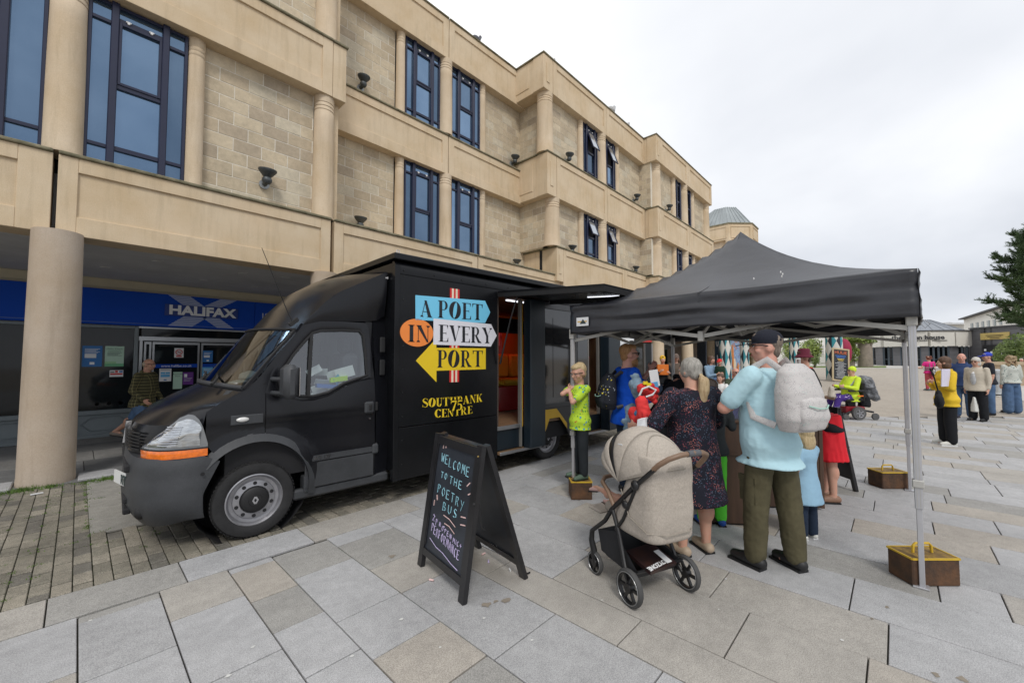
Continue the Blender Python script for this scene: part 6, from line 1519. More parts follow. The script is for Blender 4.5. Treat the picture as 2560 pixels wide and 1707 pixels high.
# raised hatch with gas strut
HX0, HX1 = 2.86, 4.02
h0, h1 = Vector((0, BY0 - .02, 2.555)), Vector((0, -1.86, 2.43)); hd = (h1 - h0).normalized(); hn = Vector((1, 0, 0)).cross(hd)
c = (h0 + h1) / 2 + Vector(((HX0 + HX1) / 2, 0, 0)); L_ = (h1 - h0).length / 2
ha = MB().obox(c, (1, 0, 0), hd, hn, (HX1 - HX0) / 2, L_, .018).build('hatch', M_black, van)
for s_ in (-1, 1): MB().obox(c + Vector((s_ * ((HX1 - HX0) / 2 - .02), 0, -.035)), (1, 0, 0), hd, hn, .02, L_, .03).build('hatch_rail', M_rub, ha)
MB().obox(c + hd * (L_ - .02) + Vector((0, 0, -.035)), (1, 0, 0), hd, hn, (HX1 - HX0) / 2 - .041, .02, .03).build('hatch_rail', M_rub, ha)
MB().obox(c + hd * .35 + Vector((.2, 0, -.024)), (1, 0, 0), hd, hn, .008, .25, .004).build('led_strip', mat('led', (.9, .92, 1), .4, emit=1.4), ha)
MB().obox(c + hd * (L_ - .12) + Vector((.3, 0, .02)), (1, 0, 0), hd, hn, .05, .09, .006).build('tape', mat('tape_yellow', (.7, .45, .02), .5), ha)
MB().tube([(2.93, -.45, 2.50), (2.90, -.33, 2.15), (2.885, -.14, 1.55)], [.010, .010, .014], 8).build('gas_strut', M_rub, van); MB().box(2.90, -.60, 2.47, 3.0, -.2, 2.53, .01).build('strut_bracket', M_rub, van)
# ------------------------------------------------------------------ display lettering (drawn, high contrast serif)
def ellp(cx_, cz_, rx, rz, n=28, a0=0, a1=2 * PI, tilt=0):
 r = []
 for k in range(n + (0 if abs(a1 - a0 - 2 * PI) < 1e-6 else 1)):
  a = a0 + (a1 - a0) * k / n; u, v = rx * math.cos(a), rz * math.sin(a); r.append((cx_ + u * math.cos(tilt) - v * math.sin(tilt), cz_ + u * math.sin(tilt) + v * math.cos(tilt)))
 return r
def glyph(ch):
 """list of polygons (or ('ring', outer, inner)) in a box height 1; returns (polys, width)"""
 T, h = .20, .035
 def stem(x, z0=0, z1=1, t=T): return [(x, z0), (x + t, z0), (x + t, z1), (x, z1)]
 def serif(x0, x1, z, up=1): return [(x0, z), (x1, z), (x1 - .05, z + .03 * up), ((x0 + x1) / 2 + .08, z + .09 * up), ((x0 + x1) / 2 - .08, z + .09 * up), (x0 + .05, z + .03 * up)]
 def bar(x0, x1, z, t=h): return [(x0, z), (x1, z), (x1, z + t), (x0, z + t)]
 if ch == 'A': return [[(.10, .02), (.14, .02), (.40, .98), (.36, 1)], [(.30, 1), (.46, 1), (.82, 0), (.56, 0)], bar(.2, .62, .30), serif(0, .26, 0), serif(.48, .90, 0)], .92
 if ch == 'I': return [stem(.10), serif(0, .40, 0), serif(0, .40, 1, -1)], .42
 if ch == 'N': return [stem(.10, 0, 1, h), [(.02, 1), (.26, 1), (.72, 0), (.62, 0)], stem(.66, 0, 1, h), serif(0, .24, 0), [(0, 1), (.3, 1), (.3, .97), (0, .97)], serif(.56, .82, 1, -1)], .84
 if ch in 'PRB':
  ps = [stem(.10), serif(0, .40, 0), [(0, 1), (.3, 1), (.3, .96), (.05, .96)]]
  ps.append(('arc', (.40, .73), (.27, .27), (.11, .235), -PI / 2, PI / 2)); ps.append(bar(.25, .41, .965)); ps.append(bar(.25, .41, .46))
  if ch == 'R': ps.append([(.34, .48), (.48, .48), (.80, 0), (.58, 0)]); ps.append(serif(.54, .90, 0)); return ps, .90
  if ch == 'B': ps.append(('arc', (.40, .25), (.32, .25), (.13, .215), -PI / 2, PI / 2)); ps.append(bar(.1, .42, 0)); return ps, .76
  return ps, .72
 if ch in 'EFT':
  if ch == 'T': return [stem(.31), serif(.2, .62, 0), bar(.0, .82, .965), [(0, 1), (.04, 1), (.10, .965), (.03, .74)], [(.82, 1), (.78, 1), (.72, .965), (.79, .74)]], .84
  return [stem(.10), bar(0, .66, .965), bar(0, .68, 0), bar(.25, .52, .49), [(.66, 1), (.58, .97), (.64, .76)], [(.68, 0), (.58, .03), (.67, .27)], [(.53, .62), (.49, .5), (.53, .40)]], .72
 if ch == 'O': return [('ring', ellp(.42, .5, .42, .52), ellp(.42, .5, .13, .485, tilt=-.16))], .86
 if ch == 'V': return [[(.06, 1), (.30, 1), (.50, .12), (.42, 0)], [(.42, 0), (.46, .06), (.76, 1), (.72, 1)], serif(-.02, .38, 1, -1), serif(.6, .86, 1, -1)], .86
 if ch == 'Y': return [[(.04, 1), (.28, 1), (.50, .48), (.36, .42)], [(.44, .44), (.48, .5), (.76, 1), (.72, 1)], stem(.34, 0, .5, .18), serif(.22, .64, 0), serif(-.04, .36, 1, -1), serif(.6, .86, 1, -1)], .84
 if ch == 'S': return [('stroke', [(.60, .80), (.54, .93), (.40, .98), (.22, .93), (.13, .78), (.22, .62), (.38, .52), (.55, .42), (.64, .26), (.55, .07), (.36, .01), (.16, .06), (.08, .24)], [.02, .03, .04, .08, .16, .2, .22, .2, .16, .08, .04, .03, .02]), [(.58, .98), (.62, .98), (.62, .7), (.58, .78)], [(.06, .02), (.10, .02), (.10, .22), (.06, .3)]], .72
 if ch == 'U': return [stem(.10, .25, 1), stem(.62, .25, 1, h + .01), ('arc', (.385, .27), (.285, .29), (.09, .24), PI, 2 * PI), serif(0, .40, 1, -1), serif(.52, .78, 1, -1)], .80
 if ch == 'H': return [stem(.10), stem(.60), bar(.28, .62, .48), serif(0, .40, 0), serif(0, .40, 1, -1), serif(.5, .90, 0), serif(.5, .90, 1, -1)], .92
 if ch == 'K': return [stem(.10), [(.30, .42), (.36, .46), (.74, 1), (.68, 1)], [(.36, .56), (.50, .64), (.86, 0), (.60, 0)], serif(0, .40, 0), serif(0, .40, 1, -1), serif(.56, .92, 0), serif(.56, .84, 1, -1)], .92
 if ch == 'C': return [('arc', (.44, .5), (.44, .52), (.17, .47), .75, 2 * PI - .65), [(.70, .98), (.75, .98), (.75, .66), (.70, .76)], ], .80
 if ch == '7': return [bar(.02, .66, .88, .12), [(.54, .9), (.66, .9), (.36, 0), (.14, 0)], [(.02, 1), (.06, 1), (.10, .88), (.02, .66)]], .66
 if ch == '5': return [bar(.14, .62, .88, .12), stem(.12, .5, .95, .05), ('arc', (.30, .32), (.34, .33), (.13, .27), -2.3, 2.2), ], .70
 return [], .30
def draw_word(word, x0, z0, x1, z1, y, m, par, gap=.05, th=.002, arch=0.0, shear=0.0, name='lettering'):
 gl = [glyph(c) for c in word]; tot = sum(g[1] for g in gl) + gap * (len(gl) - 1); sx = (x1 - x0) / tot; sz = (z1 - z0); b = MB(); cx_ = 0
 def put(poly):
  pts = [((cx_ + u) * sx, v * sz) for u, v in poly]
  b.quad(*[(x0 + u, y, z0 + v + shear * (u / (x1 - x0)) + arch * math.sin(PI * u / (x1 - x0))) for u, v in pts])
 for (ps, w), ch in zip(gl, word):
  for p in ps:
   if isinstance(p, tuple):
    if p[0] == 'ring':
     o_, i_ = p[1], p[2]; n = len(o_)
     for k in range(n): put([o_[k], o_[(k + 1) % n], i_[(k + 1) % n], i_[k]])
    elif p[0] == 'arc':
     _, c_, ro, ri, a0, a1 = p; n = 16; o_ = ellp(*c_, *ro, n, a0, a1); i_ = ellp(*c_, *ri, n, a0, a1)
     for k in range(n): put([o_[k], o_[k + 1], i_[k + 1], i_[k]])
    else:
     _, pts, ws = p; L_ = []
     for k, q in enumerate(pts):
      a_, c_ = pts[max(k - 1, 0)], pts[min(k + 1, len(pts) - 1)]; d = Vector((c_[0] - a_[0], c_[1] - a_[1])).normalized(); L_.append(((q[0] - d.y * ws[k] / 2, q[1] + d.x * ws[k] / 2), (q[0] + d.y * ws[k] / 2, q[1] - d.x * ws[k] / 2)))
     for k in range(len(L_) - 1): put([L_[k][0], L_[k + 1][0], L_[k + 1][1], L_[k][1]])
   else: put(p)
  cx_ += w + gap
 return b.build(name, m, par)
YG = BY0 - .0015
M_lk = mat('print_black', (.012, .014, .02), .45); M_lb = mat('arrow_blue', (.17, .56, .80), .45, var=.03); M_lo = mat('oval_orange', (.85, .25, .05), .45, var=.03); M_lw = mat('arrow_white', (.72, .72, .78), .45, var=.03); M_ly = mat('arrow_yellow', (.78, .55, .015), .45, var=.03); M_lr = mat('stripe_red', (.62, .02, .02), .45); M_lc = mat('stripe_cream', (.75, .68, .52), .45)
gr = bpy.data.objects['graphic_panel']
def flat(pts, lvl, m, name): b = MB(); b.quad(*[(x, YG - lvl * .0012, z) for x, z in pts]); return b.build(name, m, gr)
for k in range(5): flat([(2.055 + k * .03, 1.325), (2.085 + k * .03, 1.325), (2.085 + k * .03, 2.52), (2.055 + k * .03, 2.52)], 0, M_lr if k % 2 == 0 else M_lc, 'stripe')
flat([(1.56, 2.08), (2.64, 2.11), (2.735, 2.265), (2.64, 2.415), (1.555, 2.375)], 1, M_lb, 'blue_arrow');
flat(ellp(1.585, 1.93, .225, .165, 36), 1, M_lo, 'orange_oval'); flat([(1.81, 1.795), (2.745, 1.79), (2.855, 1.945), (2.75, 2.10), (1.81, 2.115)], 2, M_lw, 'white_arrow')
flat([(1.57, 1.60), (1.81, 1.83), (1.855, 1.80), (1.855, 1.755), (2.655, 1.765), (2.655, 1.48), (1.86, 1.475), (1.86, 1.335)], 1, M_ly, 'yellow_arrow')
draw_word('A', 1.62, 2.125, 1.80, 2.325, YG - .004, M_lk, gr); draw_word('POET', 1.87, 2.13, 2.60, 2.345, YG - .004, M_lk, gr, shear=.015); draw_word('IN', 1.46, 1.82, 1.77, 2.02, YG - .004, M_lk, gr)
draw_word('EVERY', 1.885, 1.835, 2.765, 2.045, YG - .005, M_lk, gr, gap=.02); draw_word('PORT', 1.865, 1.515, 2.605, 1.73, YG - .004, M_lk, gr, gap=.04)
M_lyy = mat('logo_yellow', (.80, .58, .02), .5)
draw_word('SOUTHBANK', 1.66, 1.045, 2.60, 1.15, YG - .001, M_lyy, gr, gap=.03, arch=-.012); draw_word('CENTRE', 1.84, .905, 2.43, 1.005, YG - .001, M_lyy, gr, gap=.03, arch=-.01)
flat([(2.07, 1.10), (2.275, 1.10), (2.265, .975), (2.05, .97)], 2, M_black, 'knockout'); draw_word('75', 2.075, .965, 2.265, 1.09, YG - .004, M_lyy, gr, gap=.02)
# ================================================================== POP-UP TENT
TX0, TX1, TY0, TY1 = 4.08, 7.14, -.13, 2.86
tent = empty('gazebo', 'black pop-up gazebo with silver folding legs over the group beside the van', 'gazebo', ((TX0 + TX1) / 2, (TY0 + TY1) / 2, 0), world_coords=True)
M_tent = mat('tent_fabric', (.020, .021, .027), .38, var=.2, vs_=3, spec=.65, bump=.5, bs=6)
M_alu = mat('silver_tube', (.50, .50, .52), .38, metal=.55, var=.08)
M_alud = mat('grey_truss', (.46, .45, .42), .5, metal=.3, var=.1)
b = MB(); N = 26; ZE, ZP = 2.265, 3.19
for i in range(N + 1):
 for j in range(N + 1):
  u, v = i / N, j / N; x, y = lerp(TX0, TX1, u), lerp(TY0, TY1, v); du, dv = abs(2 * u - 1), abs(2 * v - 1); m_ = max(du, dv); mn = min(du, dv)
  z = ZE + (ZP - ZE) * (.42 * (1 - m_) + .58 * (1 - m_) ** 2.1); z -= .035 * (1 - mn ** 2) * m_ ** 3 * (1 - .4 * m_) - .012 * (1 - mn) ** 6
  z += noise.noise(Vector((x * 3, y * 3, 1))) * .006 * m_ + noise.noise(Vector((x * 9, y * 2, 4))) * .004
  b.v.append((x, y, z))
for i in range(N):
 for j in range(N): b.f.append((i * (N + 1) + j, (i + 1) * (N + 1) + j, (i + 1) * (N + 1) + j + 1, i * (N + 1) + j + 1)); b.m.append(0)
ca = b.build('canopy', M_tent, tent, smooth='all'); sm = ca.modifiers.new('s', 'SOLIDIFY'); sm.thickness = .006
def edge_z(t): return ZE - .035 * (1 - abs(2 * t - 1) ** 2) * .6 + .012 * (1 - abs(2 * t - 1)) ** 6
def valance(p0, p1, out):
 b = MB(); n = 60; rows = 12; p0, p1 = Vector(p0), Vector(p1); out = Vector(out)
 for i in range(n + 1):
  t = i / n
  for k in range(rows + 1):
   s_ = k / rows; p = p0.lerp(p1, t); z = edge_z(t) - s_ * (.345 - .02 * math.sin(t * PI)); w = noise.noise(Vector((t * 3.5, s_ * 5.5, p0.x + p0.y))) * .034 * math.sin(PI * min(1, s_ * 1.1 + .1)) + noise.noise(Vector((t * 11, s_ * 8, 3))) * .012
   b.v.append(tuple(Vector((p.x, p.y, z)) + out * (.006 + .03 * s_ * math.sin(PI * min(t * 4, (1 - t) * 4, 1) / 2) + w)))
 for i in range(n):
  for k in range(rows): b.f.append((i * (rows + 1) + k, i * (rows + 1) + k + 1, (i + 1) * (rows + 1) + k + 1, (i + 1) * (rows + 1) + k)); b.m.append(0)
 o = b.build('valance', M_tent, tent, smooth='all'); sm = o.modifiers.new('s', 'SOLIDIFY'); sm.thickness = .004
 mid = p0.lerp(p1, .5); MB().bar(Vector((mid.x, mid.y, 1.96)) + out * .02, Vector((mid.x, mid.y, edge_z(.5))) + out * .012, .02, .006).build('seam', M_tent, o)
 return o
v0 = valance((TX0, TY1, 0), (TX0, TY0, 0), (-1, 0, 0)); valance((TX0, TY0, 0), (TX1, TY0, 0), (0, -1, 0)); valance((TX1, TY0, 0), (TX1, TY1, 0), (1, 0, 0)); valance((TX1, TY1, 0), (TX0, TY1, 0), (0, 1, 0))
# seam on the front slope
MB().tube([(lerp(TX0, (TX0 + TX1) / 2, t), 1.365, ZE + (ZP - ZE) * (.42 * t + .58 * t ** 2.1) + .006 - .014 * (1 - t)) for t in [k / 14 for k in range(15)]], .005, 5).build('seam', mat('seam_dark', (.006, .006, .008), .7), tent)
# maker's badge
bd = MB().box(TX0 - .045, 2.585, 2.005, TX0 - .035, 2.745, 2.105).build('badge', M_paper, v0)
MB().add([(TX0 - .047, 2.70, 2.03), (TX0 - .047, 2.61, 2.03), (TX0 - .047, 2.655, 2.085)], [(0, 1, 2)]).build('emblem', M_ink, bd); MB().box(TX0 - .0465, 2.60, 2.05, TX0 - .046, 2.73, 2.062).build('emblem', M_byel, bd)
dp_ = MB()
for y, z in ((.72, 2.40), (.735, 2.42), (.728, 2.38), (.95, 2.39)): dp_.ell((4.32, y, z - .02), (.008, .006, .012), 6, 4)
stuff(dp_.build('bird_droppings', M_white, tent))
def leg(x, y, tilt=(0, 0)):
 l = MB().box(x - .022, y - .022, .55, x + .022, y + .022, 1.98, .004).build('leg', M_alu, tent)
 MB().box(x - .016, y - .016, .01, x + .016, y + .016, .75, .003).build('inner_leg', M_alu, l); MB().box(x - .04, y - .035, .0, x + .04, y + .05, .012, .002).build('foot', M_alu, l)
 MB().box(x - .032, y - .032, .70, x + .032, y + .032, .755, .006).build('clamp', M_alud, l); MB().box(x - .032, y - .032, 1.86, x + .032, y + .032, 1.98, .006).build('bracket', M_alud, l)
 for sx_, sy_ in ((-1, 0), (0, -1)):
  for k in (-.008, .008): MB().bar((x + sx_ * .0225 + (k if sy_ else 0), y + sy_ * .0225 + (k if sx_ else 0), .56), (x + sx_ * .0225 + (k if sy_ else 0), y + sy_ * .0225 + (k if sx_ else 0), 1.97), .003, .003).build('groove', M_alud, l)
leg(4.12, 2.86 - .0); leg(4.16, -.09); leg(7.08, -.08); leg(7.08, 2.82)
for c in ((4.12, 2.86), (4.17, -.11)): MB().tube([(c[0] - .03, c[1] - .04, 1.90), (c[0] - .03, c[1] - .075, 1.87), (c[0] - .03, c[1] - .05, 1.84), (c[0] - .03, c[1] - .03, 1.87)], .004, 6, closed=True).build('carabiner', M_steel, tent)
# scissor trusses round the top and to the crown
def scissor(a, b, za, zb):
 a, b = Vector(a), Vector(b)
 for s0, s1 in ((0, .5), (.5, 1)):
  p, q = a.lerp(b, s0), a.lerp(b, s1); off = (b - a).cross(UP).normalized() * .014
  MB().bar(p + UP * za + off, q + UP * zb + off, .016, .036).build('truss_bar', M_alud, tent); MB().bar(p + UP * zb - off, q + UP * za - off, .016, .036).build('truss_bar', M_alud, tent)
 m_ = a.lerp(b, .5); MB().box(m_.x - .025, m_.y - .025, min(za, zb) - .05, m_.x + .025, m_.y + .025, min(za, zb) + .05, .005).build('bracket', M_alud, tent)
zt1, zt0 = 2.08, 1.84
L4 = [(4.12, 2.86, 0), (4.17, -.11, 0), (7.08, -.08, 0), (7.08, 2.82, 0)]
for k in range(4): scissor(L4[k], L4[(k + 1) % 4], zt1, zt0)
cc = Vector((5.61, 1.38, 0))
for k in range(4):
 m_ = Vector(L4[k]).lerp(Vector(L4[(k + 1) % 4]), .5); MB().bar(m_ + UP * zt0, cc.lerp(m_, .5) + UP * 2.22, .016, .036).build('truss_bar', M_alud, tent); MB().bar(cc.lerp(m_, .5) + UP * 2.22, cc + UP * 1.92, .016, .036).build('truss_bar', M_alud, tent); MB().bar(m_ + UP * 2.10, cc.lerp(m_, .5) + UP * 1.98, .016, .036).build('truss_bar', M_alud, tent); MB().bar(cc.lerp(m_, .5) + UP * 1.98, cc + UP * 2.25, .016, .036).build('truss_bar', M_alud, tent)
MB().box(cc.x - .035, cc.y - .035, 1.94, cc.x + .035, cc.y + .035, 2.30, .006).build('crown_hub', M_alud, tent); MB().tube([cc + UP * 2.25, cc + UP * 3.12], .018, 8).build('crown_pole', M_alu, tent)
MB().tube([cc + UP * (2.0 + k * .008) + Vector((.03 * math.cos(k * .9), .03 * math.sin(k * .9), 0)) for k in range(40)], .004, 5).build('spring', M_alud, tent)
# ballast blocks
M_rust = mat('rusty_block', (.035, .022, .015), .75, var=.4, vs_=7, bump=.5, bs=40, ramp2=(.13, .06, .025)); M_wyel = mat('worn_yellow', (.50, .31, .02), .6, var=.3, vs_=14, ramp2=(.62, .42, .03), bump=.2)
def block(x, y, rz, w, d, h, label, handle=True, z=0):
 e_ = empty('tent_weight', label, 'tent weight', (x, y, z), rz, 'rusty yellow-edged weights holding down the gazebo legs')
 MB().box(-w / 2, -d / 2, 0, w / 2, d / 2, h, .008).build('block', M_rust, e_)
 t = MB(); q = .035; t.box(-w / 2 + .004, -d / 2 + .004, h + .0005, w / 2 - .004, d / 2 - .004, h + .004); t.build('top_paint', mat('top_mix', (.33, .20, .03), .7, var=.4, vs_=12, ramp2=(.06, .035, .02)), e_)
 for a, b_ in (((-w / 2, -d / 2), (w / 2, -d / 2)), ((w / 2, -d / 2), (w / 2, d / 2)), ((w / 2, d / 2), (-w / 2, d / 2)), ((-w / 2, d / 2), (-w / 2, -d / 2))): MB().bar((*a, h + .001), (*b_, h + .001), .010, .012).build('edge', M_wyel, e_)
 if handle: MB().tube([(-.07, 0, h), (-.065, 0, h + .055), (-.05, 0, h + .07), (.05, 0, h + .07), (.065, 0, h + .055), (.07, 0, h)], .009, 8).build('handle', M_wyel, e_, smooth=True)
block(4.32, -.10, R(-47), .34, .20, .19, 'rusty brown weight with yellow handle at the foot of the nearest gazebo leg')
block(7.12, .12, R(-47), .33, .22, .20, 'rusty weight at the foot of the far right gazebo leg')
bwx, bwy = at_d(1448, 4.88).x, at_d(1448, 4.88).y
block(bwx, bwy, facing(0, -1), .24, .24, .20, 'rusty weight with yellow top that the boy in the green shirt stands on', False)
# ================================================================== A-BOARD
M_abk = mat('black_frame_wood', (.012, .012, .014), .38, var=.3, vs_=6, coat=.15)
M_chalkb = mat('chalkboard', (.014, .016, .021), .38, var=.5, vs_=2.2, ramp2=(.035, .042, .055), spec=.4)
ab = empty('chalkboard_sign', 'black A-board with chalk writing WELCOME TO THE POETRY BUS in front of the van', 'A-board', (2.09, 2.43, 0), world_coords=True)
def leafboard(Pb0, Pb1, Pt0, Pt1, face, writing=False):
 """board leaf from its two feet to its two top corners; face = outward direction"""
 Pb0, Pb1, Pt0, Pt1 = map(Vector, (Pb0, Pb1, Pt0, Pt1)); out = Vector(face).normalized()
 def P(u, v): return Pb0.lerp(Pb1, u).lerp(Pt0.lerp(Pt1, u), v)
 wv = (Pb1 - Pb0).length; hh = (Pt0 - Pb0).length; ux = (Pb1 - Pb0).normalized(); uz = (Pt0 - Pb0).normalized(); n = ux.cross(uz).normalized(); n = n if n.dot(out) > 0 else -n
 t = .062
 for (a, b_) in ((P(t / 2 / wv, 0), P(t / 2 / wv, 1)), (P(1 - t / 2 / wv, 0), P(1 - t / 2 / wv, 1))): MB().bar(a, b_, t, .036, up=n).build('frame', M_abk, ab)
 for v0_, w_ in ((.985, .06), (.145, .05)):
  a, b_ = P(t / wv, v0_ - w_ / 2 / hh), P(1 - t / wv, v0_ - w_ / 2 / hh); MB().bar(a, b_, w_, .034, up=n).build('frame', M_abk, ab)
 c = P(.5, .555); o = MB().obox(c, ux, uz, n, wv / 2 - t + .004, hh * .41, .006).build('board', M_chalkb, ab)
 for (a, b_) in ((P(t / wv + .012, .17), P(t / wv + .012, .95)), (P(1 - t / wv - .012, .17), P(1 - t / wv - .012, .95))): MB().bar(a + n * .010, b_ + n * .010, .014, .010, up=n).build('bead', M_abk, o)
 return P, ux, uz, n, wv, hh, o
P_, ux_, uz_, n_, wv_, hh_, bo_ = leafboard((1.905, 2.80, 0), (1.80, 2.12, 0), (2.045, 2.765, 1.015), (1.94, 2.085, 1.015), (-1, -.1, 0))
leafboard((2.42, 2.70, 0), (2.315, 2.03, 0), (2.085, 2.755, 1.015), (1.98, 2.085, 1.015), (1, .1, 0))
MB().tube([P_(1, .62) + Vector((.02, 0, 0)), P_(1, .62) + Vector((.03, -.01, -.16)), P_(1, .62) + Vector((.06, -.01, -.17))], .006, 6).build('stay', M_rub, ab); MB().ell(P_(.99, .625) + n_ * .02, (.012, .012, .012), 8, 6).build('catch', M_rub, ab)
for v in (.93, ): MB().ell(P_(.955, v) + n_ * .02, (.007, .007, .007), 8, 6).build('bolt', mat('brass', (.5, .35, .12), .3, metal=.9), ab)
# hand-chalked strokes
SF = {'W': [[(0, 1), (.25, 0), (.5, .7), (.75, 0), (1, 1)]], 'E': [[(.8, 1), (0, 1), (0, 0), (.85, 0)], [(0, .52), (.65, .52)]], 'L': [[(0, 1), (0, 0), (.75, 0)]], 'C': [[(.85, .85), (.5, 1), (.1, .7), (.08, .3), (.4, 0), (.85, .12)]], 'O': [[(.45, 1), (.05, .7), (.05, .3), (.45, 0), (.85, .3), (.85, .7), (.45, 1)]],
      'M': [[(0, 0), (.12, 1), (.5, .35), (.85, 1), (1, 0)]], 'T': [[(0, 1), (.9, 1)], [(.45, 1), (.42, 0)]], 'H': [[(0, 1), (0, 0)], [(.8, 1), (.8, 0)], [(0, .5), (.8, .5)]], 'P': [[(.05, 0), (.05, 1), (.6, .95), (.75, .72), (.5, .5), (.05, .48)]], 'R': [[(.05, 0), (.05, 1), (.6, .95), (.7, .72), (.5, .52), (.05, .5)], [(.35, .5), (.85, 0)]],
      'Y': [[(0, 1), (.42, .5)], [(.85, 1), (.2, -.15)]], 'B': [[(.05, 0), (.05, 1), (.55, .92), (.6, .65), (.05, .52), (.7, .4), (.7, .1), (.05, 0)]], 'U': [[(0, 1), (.05, .25), (.4, 0), (.75, .25), (.8, 1)]], 'S': [[(.75, .9), (.35, 1), (.08, .78), (.3, .55), (.7, .4), (.7, .12), (.3, 0), (0, .12)]],
      '2': [[(0, .8), (.35, 1), (.7, .75), (0, 0), (.8, .03)]], 'm': [[(0, 0), (0, .6), (.25, .6), (.3, 0)], [(.3, .55), (.6, .6), (.62, 0)]], '-': [[(0, .45), (.8, .5)]], 'N': [[(0, 0), (0, 1), (.75, 0), (.78, 1)]], 'I': [[(.2, 1), (.2, 0)]], 'F': [[(.8, 1), (0, 1), (0, 0)], [(0, .5), (.6, .5)]], 'A': [[(0, 0), (.42, 1), (.85, 0)], [(.2, .4), (.68, .4)]], '+': [[(0, .45), (.8, .45)], [(.4, .1), (.4, .85)]], 'p': [[(0, -.3), (0, .6), (.4, .55), (.4, .2), (0, .15)]]}
M_cb = mat('chalk_sky_blue', (.30, .58, .68), .9, var=.25, vs_=60); M_cpk = mat('chalk_pink', (.72, .50, .48), .9, var=.2, vs_=60); M_cli = mat('chalk_lilac', (.52, .45, .68), .9, var=.25, vs_=60)
rc = random.Random(2)
def chalk(strokes, m, w=.007, name='chalk_stroke'):
 b = MB()
 for st in strokes: b.tube([P_(u, v) + n_ * .011 for u, v in st], w / 2, 5, flat=.4)
 b.build(name, m, bo_)
def write(t, u0, v0, du, h, m, slope=0.0, gap=1.3, w=.007):
 u = u0
 for i, ch in enumerate(t):
  if ch == ' ': u += du * .8; continue
  vo = v0 + slope * (u - u0) + rc.uniform(-.004, .004); chalk([[(u + du * x * .85, vo + h * z) for x, z in st] for st in SF[ch]], m, w, 'chalk_letter'); u += du * (gap if ch not in 'I' else .7)
write('WELCOME', .21, .80, .070, .062, M_cb, slope=-.05); write('TO', .25, .69, .065, .042, M_cb); write('THE', .45, .675, .075, .052, M_cb); write('POETRY', .22, .575, .078, .06, M_cb, slope=-.06); write('BUS', .38, .475, .09, .058, M_cb)
write('2pm-', .20, .37, .06, .045, M_cli, slope=-.08); write('OPEN', .42, .335, .046, .032, M_cli, slope=-.06, w=.006); write('MIC+', .67, .315, .042, .032, M_cli, slope=-.05, w=.006); write('PERFORMANCE', .20, .285, .050, .058, M_cli, slope=-.10, gap=1.16)
for a, b_, c in (((.22, .90), (.22, .935), M_cpk), ((.28, .91), (.27, .945), M_cpk), ((.80, .71), (.85, .74), M_cpk), ((.84, .66), (.90, .68), M_cpk), ((.24, .52), (.22, .555), M_cpk), ((.18, .47), (.18, .51), M_cpk), ((.76, .50), (.85, .51), M_cpk), ((.77, .45), (.86, .462), M_cpk)): chalk([[a, b_]], c, .009)
chalk([[(.42, .445), (.55, .44), (.68, .415)]], M_cpk, .008); chalk([[(.46, .395), (.56, .395), (.68, .37)]], M_cpk, .008); chalk([[(.19, .235), (.35, .205), (.5, .20), (.68, .175), (.82, .165)]], M_cli, .008)
# chalk stubs and crumbs by the board
for k, (px_, py_, c, lab) in enumerate([(1205, 1388, M_cpk, 'short pink chalk stub under the A-board'), (1276, 1429, M_paper, 'white chalk stub nearest the right foot of the A-board'), (1084, 1453, M_cpk, 'pale chalk piece on the slab in front of the A-board'), (1325, 1433, M_rub, 'small dark scrap right of the A-board foot'), (1221, 1402, M_cli, 'tiny lilac chalk crumb under the A-board')]):
 p = at_g(px_, py_); o = MB().lathe([(0, 0), (.006, 0), (.007, .035), (0, .036)], (p.x, p.y, .009), (math.cos(k), math.sin(k), 0), 8).build('chalk_piece', c); tag(o, lab, 'chalk' if k != 3 else 'litter')
pp = MB().obox((at_g(92, 1236).x, at_g(92, 1236).y, .012), (1, .2, 0), (-.2, 1, 0), (0, 0, 1), .05, .02, .004).build('paper_scrap', M_paper); tag(pp, 'white paper scrap on the block paving beside the nearest column', 'litter')
# second A-board behind the tent group
ab2 = empty('chalkboard_sign', 'second black A-board seen edge-on behind the woman in the red skirt', 'A-board', at_d(2052, 5.4), world_coords=True)
q = at_d(2056, 5.25); a0, a1 = q + FW * .0 + RT * -.16, q + RT * .16
for s_ in (0, 1):
 base = q + RT * (-.10 if s_ == 0 else .22); topp = q + RT * .03 + UP * 1.02
 for dd in (-.18, .26): MB().bar(base + FW * dd, topp + FW * dd, .05, .035, up=tuple(RT)).build('frame', M_abk, ab2)
 MB().add([base + FW * -.15 + UP * .12, base + FW * .23 + UP * .12, topp + FW * .23, topp + FW * -.15], [(0, 1, 2, 3)]).build('board', M_abk, ab2)
# ================================================================== COUNTER UNDER THE TENT
M_dwood = mat('dark_stained_wood', (.050, .026, .015), .45, var=.4, vs_=3, stretch=(6, 6, .6), ramp2=(.085, .045, .026))
def cabinet(name, label, cat, xy, rz, w, d, h, two=False):
 e_ = empty(name, label, cat, (xy[0], xy[1], 0), rz)
 MB().box(-w / 2, -d / 2, .02, w / 2, d / 2, h - .03, .004).build('carcass', M_dwood, e_); MB().box(-w / 2 - .02, -d / 2 - .02, h - .03, w / 2 + .02, d / 2 + .02, h, .006).build('top', M_dwood, e_)
 MB().box(-w / 2, -d / 2 - .012, h * .66, w / 2, -d / 2 - .0005, h * .68, .003).build('rail', M_dwood, e_)
 for s_ in (-1, 1): MB().box(s_ * w / 2 - .02, -d / 2 - .008, .02, s_ * w / 2 + .02, -d / 2 - .0005, h - .04, .003).build('stile', M_dwood, e_)
 return e_
pd = at_d(1800, 4.25); cabinet('wooden_counter', 'tall dark wooden counter between the floral dress and the blue shirt', 'counter', pd, facing(0, 1) - .15, .46, .42, 1.02)
